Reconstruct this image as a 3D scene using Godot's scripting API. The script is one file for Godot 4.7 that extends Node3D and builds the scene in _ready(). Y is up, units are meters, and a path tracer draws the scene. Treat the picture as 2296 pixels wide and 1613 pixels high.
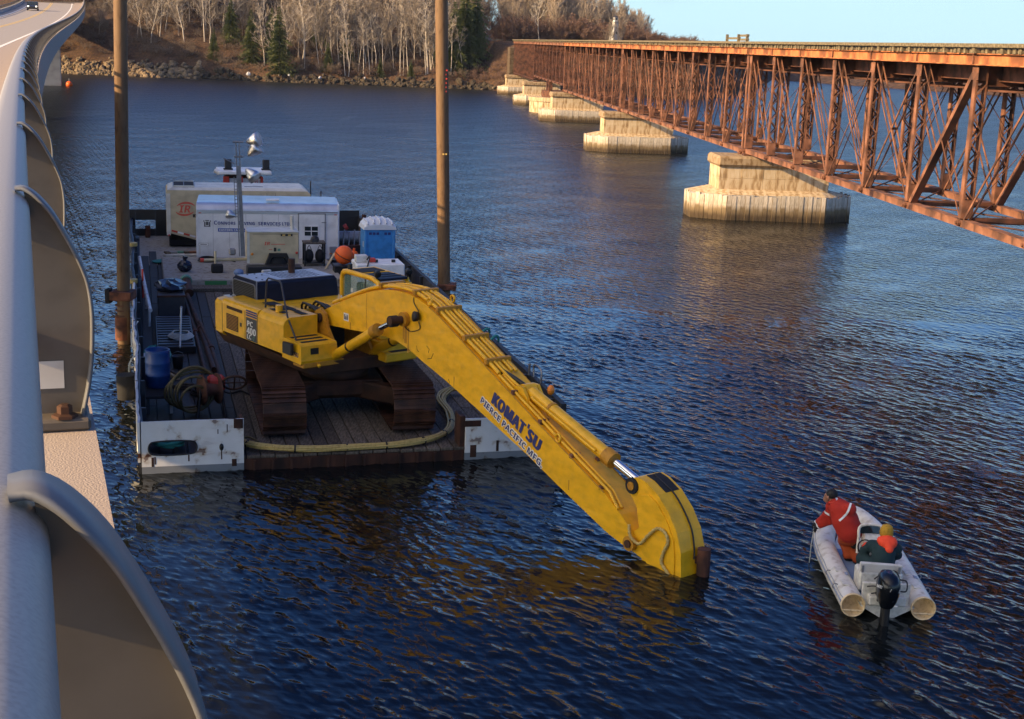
extends Node3D

var rng := RandomNumberGenerator.new()
var noise := FastNoiseLite.new()
var mats := {}
var texs := {}
var used := {}
const HC := 9.0

func _ready():
	rng.seed = 7
	noise.seed = 3
	noise.frequency = 1.0
	# camera
	var cam := Camera3D.new()
	cam.name = "Camera"
	cam.transform = Transform3D(Basis(Vector3.RIGHT, -0.229) * Basis(Vector3.BACK, 0.0386), Vector3(0, HC, 0))
	cam.fov = rad_to_deg(2.0 * atan(806.5 / 3050.0))
	cam.near = 0.05
	cam.far = 4000.0
	add_child(cam)
	cam.current = true
	# sky, exposure
	var env := Environment.new()
	env.background_mode = Environment.BG_SKY
	var sk := Sky.new()
	sk.sky_material = sky_material()
	env.sky = sk
	env.tonemap_mode = Environment.TONE_MAPPER_LINEAR
	env.tonemap_exposure = 1.95
	env.sdfgi_enabled = true
	env.ssao_enabled = true
	env.ssil_enabled = true
	env.fog_enabled = true
	env.fog_density = 0.00006
	env.fog_light_color = Color(0.70, 0.82, 0.95)
	var we := WorldEnvironment.new()
	we.name = "WorldEnvironment"
	we.environment = env
	add_child(we)
	# sun: low, from behind on the left
	var sun := DirectionalLight3D.new()
	sun.name = "Sun"
	sun.light_energy = 1.6
	sun.light_color = Color(1.0, 0.84, 0.62)
	sun.light_angular_distance = 0.5
	sun.shadow_enabled = true
	add_child(sun)
	sun.look_at_from_position(Vector3.ZERO, Vector3(1.0, -0.441, -0.45), Vector3.UP)
	make_materials()
	build_water()
	build_banks()
	build_road_bridge()
	build_rail_bridge()
	build_trees()
	build_barge()
	build_deck_things()
	build_excavator()
	build_boat()

func sky_material() -> PanoramaSkyMaterial:
	var w := 1024
	var h := 512
	var img := Image.create(w, h, false, Image.FORMAT_RGBF)
	var cl := FastNoiseLite.new()
	cl.seed = 11
	cl.fractal_octaves = 4
	cl.frequency = 1.0
	var sd := Vector3(-1.0, 0.441, 0.45).normalized()
	for y in h:
		var el := PI * (0.5 - (y + 0.5) / h)
		for x in w:
			var az := TAU * (x + 0.5) / w
			var d := Vector3(sin(az) * cos(el), sin(el), -cos(az) * cos(el))
			var up: float = maxf(d.y, 0.0)
			var c := Color(0.335, 0.49, 0.545).lerp(Color(0.17, 0.38, 0.74), smoothstep(0.05, 0.19, up))
			c = c.lerp(Color(0.04, 0.12, 0.36), smoothstep(0.14, 0.34, up))
			c = c.lerp(Color(0.012, 0.048, 0.20), smoothstep(0.30, 0.60, up))
			var s: float = maxf(d.dot(sd), 0.0)
			c += Color(0.8, 0.62, 0.38) * pow(s, 9.0) + Color(1.02, 0.87, 0.65) * pow(s, 2.2)
			if d.y > 0.0:
				var n := cl.get_noise_3d(sin(az) * 5.0, cos(az) * 5.0, d.y * 42.0)
				var k: float = smoothstep(0.16, 0.42, n) * smoothstep(0.0, 0.03, d.y) * 0.75
				c = c.lerp(c * 0.72 + Color(0.06, 0.07, 0.09), k)
			else:
				c = Color(0.5, 0.6, 0.7).lerp(Color(0.12, 0.15, 0.2), clampf(-d.y * 5.0, 0, 1))
			img.set_pixel(x, y, c)
	var m := PanoramaSkyMaterial.new()
	m.panorama = ImageTexture.create_from_image(img)
	return m

# ---------- naming and objects ----------
func numbered(called: String) -> String:
	if not used.has(called):
		used[called] = 0
		return called
	used[called] += 1
	return "%s_%03d" % [called, used[called]]

func tag(o: Node, label: String, category: String, group := "", kind := "") -> Node:
	if label: o.set_meta("label", label)
	if category: o.set_meta("category", category)
	if group: o.set_meta("group", group)
	if kind: o.set_meta("kind", kind)
	return o

func thing(called: String, label: String, category: String, xf := Transform3D(), group := "") -> Node3D:
	var o := Node3D.new()
	o.name = numbered(called)
	add_child(o)
	o.transform = xf
	tag(o, label, category, group)
	return o

func mesh_of(s: SurfaceTool, smooth := false) -> ArrayMesh:
	s.generate_normals()
	return s.commit()

func put(called: String, me: Mesh, m: Material, parent: Node = null, xf := Transform3D()) -> MeshInstance3D:
	var o := MeshInstance3D.new()
	o.mesh = me
	o.material_override = m
	o.transform = xf
	if parent == null or parent == self:
		o.name = numbered(called)
		add_child(o)
	else:
		o.name = called
		parent.add_child(o, true)
	return o

func obj(called: String, s: SurfaceTool, m: Material, parent: Node = null, xf := Transform3D()) -> MeshInstance3D:
	return put(called, mesh_of(s), m, parent, xf)

func struct(called: String, s: SurfaceTool, m: Material, label: String, category: String) -> MeshInstance3D:
	var o := obj(called, s, m)
	tag(o, label, category, "", "structure")
	return o

func dup(root: Node3D, xf: Transform3D, label := "", group := "") -> Node3D:
	var r: Node3D = root.duplicate()
	var base: String = root.get_meta("base_name") if root.has_meta("base_name") else RegEx.create_from_string("_[0-9]{3}$").sub(root.name, "")
	r.name = numbered(base)
	add_child(r)
	r.transform = xf
	if label: r.set_meta("label", label)
	if group: r.set_meta("group", group)
	return r

# ---------- shapes ----------
func ST() -> SurfaceTool:
	var s := SurfaceTool.new()
	s.begin(Mesh.PRIMITIVE_TRIANGLES)
	s.set_smooth_group(-1)
	return s

func tri(s: SurfaceTool, a: Vector3, b: Vector3, c: Vector3):
	s.add_vertex(a); s.add_vertex(c); s.add_vertex(b)

func quad(s: SurfaceTool, a: Vector3, b: Vector3, c: Vector3, d: Vector3):
	s.add_vertex(a); s.add_vertex(c); s.add_vertex(b)
	s.add_vertex(a); s.add_vertex(d); s.add_vertex(c)

func box(s: SurfaceTool, c: Vector3, z: Vector3, bas := Basis(), bev := 0.0):
	var h := z * 0.5
	bev = minf(bev, minf(h.x, minf(h.y, h.z)) * 0.45)
	for ax in 3:
		var u := (ax + 1) % 3
		var v := (ax + 2) % 3
		for sg in [-1.0, 1.0]:
			var p := []
			for k in [[-1, -1], [1, -1], [1, 1], [-1, 1]]:
				var q := Vector3.ZERO
				q[ax] = h[ax] * sg
				q[u] = (h[u] - bev) * k[0]
				q[v] = (h[v] - bev) * k[1]
				p.append(c + bas * q)
			if sg > 0: quad(s, p[0], p[1], p[2], p[3])
			else: quad(s, p[3], p[2], p[1], p[0])
	if bev <= 0.0: return
	for ax in 3:  # edges along ax
		var u := (ax + 1) % 3
		var v := (ax + 2) % 3
		for su in [-1.0, 1.0]:
			for sv in [-1.0, 1.0]:
				var p := []
				for k in [[-1, 0], [1, 0], [1, 1], [-1, 1]]:
					var q := Vector3.ZERO
					q[ax] = (h[ax] - bev) * k[0]
					q[u] = (h[u] - (bev if k[1] == 1 else 0.0)) * su
					q[v] = (h[v] - (0.0 if k[1] == 1 else bev)) * sv
					p.append(c + bas * q)
				if su * sv > 0: quad(s, p[0], p[3], p[2], p[1])
				else: quad(s, p[0], p[1], p[2], p[3])
	for sx in [-1.0, 1.0]:
		for sy in [-1.0, 1.0]:
			for sz in [-1.0, 1.0]:
				var a := c + bas * Vector3(h.x * sx, (h.y - bev) * sy, (h.z - bev) * sz)
				var b := c + bas * Vector3((h.x - bev) * sx, h.y * sy, (h.z - bev) * sz)
				var d := c + bas * Vector3((h.x - bev) * sx, (h.y - bev) * sy, h.z * sz)
				if sx * sy * sz > 0: tri(s, a, b, d)
				else: tri(s, a, d, b)

func along(d: Vector3, up := Vector3.UP) -> Basis:
	var z := d.normalized()
	if absf(z.dot(up)) > 0.99: up = Vector3.RIGHT if absf(z.x) < 0.9 else Vector3.BACK
	var x := up.cross(z).normalized()
	return Basis(x, z.cross(x), z)

func bar(s: SurfaceTool, a: Vector3, b: Vector3, w: float, h: float, up := Vector3.UP, bev := 0.0):
	box(s, (a + b) * 0.5, Vector3(w, h, a.distance_to(b)), along(b - a, up), bev)

func tube(s: SurfaceTool, pts: Array, r, n := 8, cap := true):
	var m := pts.size()
	var x := Vector3.ZERO
	var rings := []
	for i in m:
		var t: Vector3 = (pts[mini(i + 1, m - 1)] - pts[maxi(i - 1, 0)]).normalized()
		if i == 0: x = along(t).x
		else: x = (x - t * x.dot(t)).normalized()
		var y := t.cross(x)
		var rr: float = r[i] if r is Array else r
		var ring := []
		for k in n:
			var a := TAU * k / n
			ring.append(pts[i] + (x * cos(a) + y * sin(a)) * rr)
		rings.append(ring)
	loft(s, rings, cap, true)

func loft(s: SurfaceTool, rings: Array, cap := true, smooth := true):
	var n: int = rings[0].size()
	s.set_smooth_group(1 if smooth else -1)
	for i in rings.size() - 1:
		for k in n:
			var k2 := (k + 1) % n
			quad(s, rings[i][k], rings[i][k2], rings[i + 1][k2], rings[i + 1][k])
	s.set_smooth_group(-1)
	if cap:
		for k in range(1, n - 1):
			tri(s, rings[0][0], rings[0][k + 1], rings[0][k])
			var e: Array = rings[-1]
			tri(s, e[0], e[k], e[k + 1])

func lathe(s: SurfaceTool, prof: Array, n := 16, xf := Transform3D(), smooth := true, cap := true):
	var rings := []
	for p in prof:
		var ring := []
		for k in n:
			var a := -TAU * k / n
			ring.append(xf * Vector3(p.x * cos(a), p.y, p.x * sin(a)))
		rings.append(ring)
	loft(s, rings, cap, smooth)

func prism(s: SurfaceTool, poly: PackedVector2Array, z0: float, z1: float, xf := Transform3D(), smooth := false):
	if Geometry2D.is_polygon_clockwise(poly):
		poly = poly.duplicate()
		poly.reverse()
	var ix := Geometry2D.triangulate_polygon(poly)
	for i in range(0, ix.size(), 3):
		var p := [poly[ix[i]], poly[ix[i + 1]], poly[ix[i + 2]]]
		if (p[1] - p[0]).cross(p[2] - p[0]) < 0: p.reverse()
		tri(s, xf * Vector3(p[0].x, p[0].y, z1), xf * Vector3(p[1].x, p[1].y, z1), xf * Vector3(p[2].x, p[2].y, z1))
		tri(s, xf * Vector3(p[0].x, p[0].y, z0), xf * Vector3(p[2].x, p[2].y, z0), xf * Vector3(p[1].x, p[1].y, z0))
	if smooth: s.set_smooth_group(2)
	for i in poly.size():
		var a := poly[i]
		var b := poly[(i + 1) % poly.size()]
		quad(s, xf * Vector3(a.x, a.y, z0), xf * Vector3(b.x, b.y, z0), xf * Vector3(b.x, b.y, z1), xf * Vector3(a.x, a.y, z1))
	s.set_smooth_group(-1)

func ball(s: SurfaceTool, c: Vector3, r: Vector3, n := 12, m := 8, bas := Basis()):
	var prof := []
	for i in m + 1:
		var a := -PI / 2 + PI * i / m
		prof.append(Vector2(maxf(cos(a), 0.001), sin(a)))
	lathe(s, prof, n, Transform3D(bas * Basis.from_scale(r), c))

func rounded(w: float, h: float, r: float, n := 4) -> PackedVector2Array:
	var p := PackedVector2Array()
	for q in [[1, 1, 0], [-1, 1, 1], [-1, -1, 2], [1, -1, 3]]:
		for k in n + 1:
			var a: float = PI / 2 * (q[2] + float(k) / n)
			p.append(Vector2(q[0] * (w / 2 - r) + cos(a) * r, q[1] * (h / 2 - r) + sin(a) * r))
	return p

func smooth_path(p: Array, per := 5) -> Array:
	var out := []
	for i in p.size() - 1:
		var a: Vector3 = p[maxi(i - 1, 0)]
		var d: Vector3 = p[mini(i + 2, p.size() - 1)]
		for k in per:
			out.append(p[i].cubic_interpolate(p[i + 1], a, d, float(k) / per))
	out.append(p[-1])
	return out

func text(parent: Node, called: String, words: String, w: float, h: float, m: Material, xf: Transform3D, bold := 0.0, serif := false, slant := 0.0) -> MeshInstance3D:
	var sf := SystemFont.new()
	sf.font_names = PackedStringArray(["Droid Serif" if serif else "Droid Sans"])
	if bold > 0.35: sf.font_weight = 700
	var t := TextMesh.new()
	t.text = words
	t.font = sf
	t.font_size = 48
	t.pixel_size = 0.01
	t.depth = 0.06
	t.curve_step = 2.0
	var bb := t.get_aabb()
	var arr := ArrayMesh.new()
	arr.add_surface_from_arrays(Mesh.PRIMITIVE_TRIANGLES, t.get_mesh_arrays())
	var k := Transform3D(Basis(Vector3(w / bb.size.x, 0, 0), Vector3(slant * h / bb.size.y, h / bb.size.y, 0), Vector3(0, 0, 0.1)), Vector3.ZERO)
	return put(called, arr, m, parent, xf * k * Transform3D(Basis(), -bb.get_center()))

# ---------- materials ----------
func lin(r: float, g: float, b: float) -> Color:
	return Color(r, g, b).linear_to_srgb()

func ntex(key: String, freq: float, oct: int, ramp: Array, type := FastNoiseLite.TYPE_SIMPLEX_SMOOTH, size := 512, ridged := false) -> NoiseTexture2D:
	if texs.has(key): return texs[key]
	var n := FastNoiseLite.new()
	n.noise_type = type
	n.seed = hash(key) % 1000
	n.frequency = freq
	n.fractal_octaves = oct
	if ridged: n.fractal_type = FastNoiseLite.FRACTAL_RIDGED
	var t := NoiseTexture2D.new()
	t.width = size
	t.height = size
	t.seamless = true
	t.noise = n
	if ramp:
		var g := Gradient.new()
		var of := PackedFloat32Array()
		var co := PackedColorArray()
		for r in ramp:
			of.append(r[0]); co.append(r[1])
		g.offsets = of
		g.colors = co
		t.color_ramp = g
	texs[key] = t
	return t

func M(key: String, c: Color, rough := 0.7, metal := 0.0, tex: Texture2D = null, scale := Vector3.ONE, bump: Texture2D = null, depth := 0.3) -> StandardMaterial3D:
	if mats.has(key): return mats[key]
	var m := StandardMaterial3D.new()
	m.resource_name = key
	m.albedo_color = c.linear_to_srgb()
	m.roughness = rough
	m.metallic = metal
	if tex or bump:
		m.uv1_triplanar = true
		m.uv1_world_triplanar = true
		m.uv1_scale = scale
	if tex: m.albedo_texture = tex
	if bump:
		m.heightmap_enabled = true
		m.heightmap_texture = bump
		m.heightmap_scale = depth
	mats[key] = m
	return m

func g(v: float) -> Color:
	return Color(v, v, v)

func make_materials():
	var blotch := ntex("blotch", 0.008, 5, [[0.0, g(0.84)], [0.45, g(0.95)], [0.6, g(0.985)], [1.0, g(1.0)]])
	var grime := ntex("grime", 0.012, 6, [[0.0, Color(0.62, 0.57, 0.50)], [0.22, Color(0.84, 0.81, 0.77)], [0.4, Color(0.96, 0.955, 0.94)], [1.0, g(1.0)]])
	var fine := ntex("fine", 0.09, 4, [[0.0, g(0.66)], [0.5, g(0.88)], [1.0, g(1.0)]])
	var speck := ntex("speck", 0.03, 6, [[0.0, g(0.74)], [0.3, g(0.9)], [0.5, g(0.97)], [1.0, g(1.0)]])
	var rust := ntex("rust", 0.0050, 6, [[0.0, Color(0.27, 0.20, 0.18)], [0.36, Color(0.42, 0.31, 0.25)], [0.55, Color(0.55, 0.395, 0.305)], [1.0, Color(0.72, 0.56, 0.46)]])
	var rustwhite := ntex("rustwhite", 0.011, 6, [[0.0, Color(0.25, 0.13, 0.07)], [0.15, Color(0.42, 0.24, 0.14)], [0.19, Color(0.82, 0.78, 0.72)], [0.33, Color(0.95, 0.95, 0.945)], [1.0, g(1.0)]])
	var wood := ntex("wood", 0.02, 5, [[0.0, Color(0.45, 0.42, 0.38)], [0.5, Color(0.75, 0.72, 0.68)], [1.0, Color(1.0, 0.98, 0.95)]])
	var stone := ntex("stone", 0.012, 6, [[0.0, Color(0.56, 0.47, 0.36)], [0.36, Color(0.78, 0.69, 0.56)], [0.52, Color(0.92, 0.86, 0.76)], [1.0, Color(1.0, 0.97, 0.91)]])
	var litter := ntex("litter", 0.02, 6, [[0.0, Color(0.22, 0.17, 0.13)], [0.42, Color(0.38, 0.29, 0.21)], [0.6, Color(0.52, 0.38, 0.27)], [1.0, Color(0.74, 0.62, 0.44)]], FastNoiseLite.TYPE_SIMPLEX_SMOOTH, 1024)
	var bump := ntex("bump", 0.06, 5, [])
	var dent := ntex("dent", 0.0050, 3, [])
	M("yellow", Color(0.97, 0.515, 0.012), 0.38, 0.0, blotch, Vector3.ONE * 0.8, dent, 1.2).clearcoat_enabled = false
	M("yellow_dirty", Color(0.56, 0.26, 0.014), 0.55, 0.0, grime, Vector3.ONE * 0.9)
	M("frame_brown", Color(0.22, 0.16, 0.11), 0.75, 0.0, rust, Vector3.ONE * 0.7)
	M("track_steel", Color(0.34, 0.27, 0.23), 0.55, 0.3, rust, Vector3.ONE * 0.8, bump, 0.4)
	M("black", Color(0.012, 0.012, 0.013), 0.5)
	M("black_rough", Color(0.02, 0.02, 0.022), 0.85, 0.0, fine, Vector3.ONE)
	M("hood_edge", Color(0.16, 0.17, 0.19), 0.4)
	M("dark_grey", Color(0.045, 0.047, 0.055), 0.5, 0.0, blotch, Vector3.ONE)
	M("hood_grey", Color(0.014, 0.019, 0.038), 0.55, 0.0, blotch, Vector3.ONE).metallic_specular = 0.3
	M("hood_top", Color(0.44, 0.48, 0.54), 0.45, 0.0, blotch, Vector3.ONE)
	M("chrome", Color(0.75, 0.76, 0.78), 0.12, 1.0)
	M("aluminium", Color(0.60, 0.62, 0.64), 0.38, 1.0)
	M("steel", Color(0.30, 0.30, 0.31), 0.5, 0.6, blotch, Vector3.ONE)
	M("rail_metal", Color(0.33, 0.32, 0.30), 0.48, 0.15, ntex("galvanised", 0.05, 5, [[0.0, g(0.86)], [0.4, g(0.95)], [0.6, g(1.0)], [1.0, g(1.0)]]), Vector3.ONE * 5.0)
	M("post_metal", Color(0.125, 0.108, 0.088), 0.60, 0.1, blotch, Vector3.ONE * 1.5)
	M("flange_metal", Color(0.15, 0.16, 0.175), 0.5, 0.15, blotch, Vector3.ONE * 2.0)
	M("concrete", Color(0.52, 0.44, 0.37), 0.9, 0.0, fine, Vector3.ONE * 4.0, bump, 0.12)
	M("stone_dark", Color(0.38, 0.33, 0.27), 0.9, 0.0, stone, Vector3(0.5, 0.2, 0.5), bump, 0.8)
	M("concrete_grey", Color(0.36, 0.36, 0.36), 0.9, 0.0, blotch, Vector3.ONE * 0.2, bump, 0.4)
	M("asphalt", Color(0.42, 0.39, 0.36), 0.85, 0.0, fine, Vector3.ONE * 0.5)
	M("sidewalk", Color(0.45, 0.37, 0.31), 0.9, 0.0, fine, Vector3.ONE * 0.5)
	M("paint_white", Color(0.75, 0.75, 0.73), 0.7)
	M("paint_yellow", Color(0.60, 0.42, 0.12), 0.7)
	M("rust", Color(0.66, 0.555, 0.53), 0.85, 0.0, rust, Vector3.ONE * 0.35, bump, 0.3)
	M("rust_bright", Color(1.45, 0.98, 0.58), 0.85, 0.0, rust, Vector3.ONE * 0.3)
	M("rust_dark", Color(0.38, 0.28, 0.27), 0.85, 0.0, rust, Vector3.ONE * 0.5)
	M("tie_wood", Color(0.30, 0.27, 0.19), 0.9, 0.0, wood, Vector3(1, 1, 1) * 0.6)
	M("stone", Color(0.60, 0.555, 0.48), 0.9, 0.0, stone, Vector3(0.5, 0.12, 0.5), bump, 0.8)
	var tb := M("timber_sheath", Color(1, 1, 1), 0.9, 0.0, ntex("timber", 0.02, 5, [[0.0, Color(0.70, 0.68, 0.64)], [0.5, Color(0.90, 0.885, 0.86)], [1.0, g(1.0)]]), Vector3(1.6, 0.25, 1.6))
	tb.vertex_color_use_as_albedo = true
	M("litter", Color(0.33, 0.305, 0.275), 0.95, 0.0, litter, Vector3.ONE * 0.09, bump, 6.0)
	M("far_hill", Color(0.26, 0.22, 0.19), 0.95, 0.0, litter, Vector3.ONE * 0.02)
	M("sand", Color(0.42, 0.36, 0.28), 0.95)
	M("rock", Color(0.27, 0.24, 0.20), 0.9, 0.0, stone, Vector3.ONE * 0.5)
	M("rock_dark", Color(0.11, 0.09, 0.07), 0.9, 0.0, stone, Vector3.ONE * 0.3, bump, 3.0)
	M("birch_bark", Color(0.54, 0.495, 0.43), 0.85, 0.0, grime, Vector3(1, 2, 1))
	M("grey_bark", Color(0.36, 0.29, 0.23), 0.9, 0.0, grime, Vector3(1, 1, 1))
	M("brush", Color(0.17, 0.13, 0.10), 0.9)
	M("twig", Color(0.215, 0.18, 0.145), 0.9)
	M("twig_light", Color(0.36, 0.30, 0.24), 0.9)
	M("twig_grey", Color(0.35, 0.305, 0.255), 0.9)
	M("twig_red", Color(0.17, 0.105, 0.08), 0.9)
	var nd := M("needles", Color(0.085, 0.105, 0.030), 0.8)
	nd.backlight_enabled = true
	nd.backlight = Color(0.10, 0.12, 0.05)
	M("dry_grass", Color(0.36, 0.25, 0.14), 0.95)
	M("hull_black", Color(0.018, 0.018, 0.02), 0.6, 0.0, blotch, Vector3.ONE * 0.4, dent, 2.0)
	M("hull_rust", Color(0.21, 0.14, 0.11), 0.85, 0.0, rust, Vector3(1.2, 0.4, 1.2))
	M("white_rust", Color(0.80, 0.80, 0.78), 0.5, 0.0, rustwhite, Vector3.ONE * 0.35, dent, 2.0)
	M("grey_paint", Color(0.22, 0.24, 0.26), 0.6, 0.0, rustwhite, Vector3.ONE * 0.5)
	M("white", Color(0.80, 0.80, 0.80), 0.4, 0.0, blotch, Vector3.ONE * 0.4)
	M("white_dirty", Color(0.66, 0.65, 0.62), 0.6, 0.0, grime, Vector3.ONE * 0.5)
	M("trailer_white", Color(0.78, 0.79, 0.80), 0.3, 0.0, blotch, Vector3.ONE * 0.25, dent, 0.8)
	M("trailer_roof", Color(0.62, 0.64, 0.68), 0.28, 0.6, blotch, Vector3.ONE * 0.3)
	M("tan", Color(0.60, 0.50, 0.31), 0.45, 0.0, blotch, Vector3.ONE * 0.4, dent, 0.8)
	M("tan_light", Color(0.66, 0.64, 0.56), 0.45, 0.0, blotch, Vector3.ONE * 0.4)
	M("red", Color(0.55, 0.05, 0.03), 0.6)
	M("red_logo", Color(0.62, 0.10, 0.06), 0.6)
	M("blue_text", Color(0.03, 0.05, 0.20), 0.6)
	M("navy", Color(0.02, 0.03, 0.16), 0.55)
	M("grey_text", Color(0.10, 0.10, 0.10), 0.6)
	M("banner_blue", Color(0.02, 0.08, 0.36), 0.5)
	M("potty_blue", Color(0.03, 0.22, 0.58), 0.45, 0.0, blotch, Vector3.ONE * 0.6)
	M("barrel_blue", Color(0.008, 0.06, 0.24), 0.45, 0.0, blotch, Vector3.ONE)
	M("potty_roof", Color(0.60, 0.64, 0.70), 0.45)
	M("orange", Color(0.90, 0.13, 0.012), 0.5)
	M("orange_lamp", Color(0.85, 0.25, 0.02), 0.3)
	M("deck_steel", Color(0.035, 0.030, 0.026), 0.7, 0.2, grime, Vector3.ONE * 0.8, bump, 0.3)
	M("plank", Color(0.215, 0.19, 0.162), 0.9, 0.0, wood, Vector3(1.6, 1.0, 0.35), bump, 0.3)
	M("plank_dark", Color(0.15, 0.13, 0.11), 0.9, 0.0, wood, Vector3(1.6, 1.0, 0.35), bump, 0.3)
	M("plank_pale", Color(0.255, 0.228, 0.195), 0.9, 0.0, wood, Vector3(1.6, 1.0, 0.35), bump, 0.3)
	M("slab", Color(0.36, 0.34, 0.30), 0.9, 0.0, grime, Vector3.ONE * 0.6, bump, 0.6)
	M("green_stain", Color(0.05, 0.22, 0.07), 0.8)
	M("spud", Color(0.17, 0.098, 0.045), 0.7, 0.0, grime, Vector3(1.2, 0.25, 1.2))
	M("spud_rusty", Color(0.62, 0.42, 0.34), 0.85, 0.0, rust, Vector3.ONE * 0.8)
	M("hose_dark", Color(0.12, 0.09, 0.035), 0.7)
	M("hose_yellow", Color(0.58, 0.43, 0.14), 0.6, 0.0, grime, Vector3.ONE * 2.0)
	M("rope_pale", Color(0.50, 0.52, 0.48), 0.9)
	M("rope_green", Color(0.03, 0.22, 0.20), 0.9)
	M("plastic_bag", Color(0.012, 0.016, 0.03), 0.22)
	M("glass_dark", Color(0.02, 0.03, 0.035), 0.06)
	var gl := M("glass", Color(0.55, 0.68, 0.64), 0.04)
	gl.transparency = BaseMaterial3D.TRANSPARENCY_ALPHA
	gl.albedo_color = Color(0.6, 0.75, 0.7, 0.18)
	M("rib_hull", Color(0.76, 0.73, 0.67), 0.42, 0.0, grime, Vector3.ONE * 0.7)
	M("rib_cap", Color(0.88, 0.68, 0.40), 0.5, 0.0, grime, Vector3.ONE * 1.6)
	M("rib_trim", Color(0.25, 0.29, 0.38), 0.6)
	M("cream", Color(0.72, 0.70, 0.62), 0.5, 0.0, blotch, Vector3.ONE * 2.0)
	M("floor_blue", Color(0.16, 0.24, 0.40), 0.7)
	M("engine_black", Color(0.0050, 0.007, 0.010), 0.22)
	var bd := M("body_colour", Color(1, 1, 1), 0.8, 0.0, fine, Vector3.ONE * 4.0, bump, 0.5)
	bd.vertex_color_use_as_albedo = true
	M("jacket_red", Color(0.62, 0.035, 0.018), 0.75, 0.0, fine, Vector3.ONE * 4.0)
	M("hood_orange", Color(0.90, 0.07, 0.02), 0.75)
	M("cap_yellow", Color(0.68, 0.38, 0.03), 0.85, 0.0, fine, Vector3.ONE * 6.0, bump, 0.6)
	M("hair", Color(0.008, 0.007, 0.007), 0.7)
	M("skin", Color(0.45, 0.22, 0.14), 0.6)
	M("reflective", Color(0.75, 0.76, 0.78), 0.35)
	M("teal", Color(0.012, 0.045, 0.055), 0.85)
	M("ice_white", Color(0.5, 0.52, 0.55), 0.7)
	M("lighthouse_white", Color(0.50, 0.50, 0.49), 0.7)
	M("car_dark", Color(0.02, 0.022, 0.028), 0.2)
	M("amber", Color(0.75, 0.25, 0.02), 0.3)
	M("green_metal", Color(0.10, 0.24, 0.17), 0.6)

func mt(k: String) -> Material:
	if not mats.has(k): push_error("no material " + k)
	return mats[k]

# ---------- water ----------
func axis(spans: Array) -> PackedFloat32Array:
	var p := PackedFloat32Array()
	for s in spans:
		var n := int(round((s[1] - s[0]) / s[2]))
		for i in n: p.append(s[0] + (s[1] - s[0]) * i / n)
	p.append(spans[-1][1])
	return p

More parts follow.
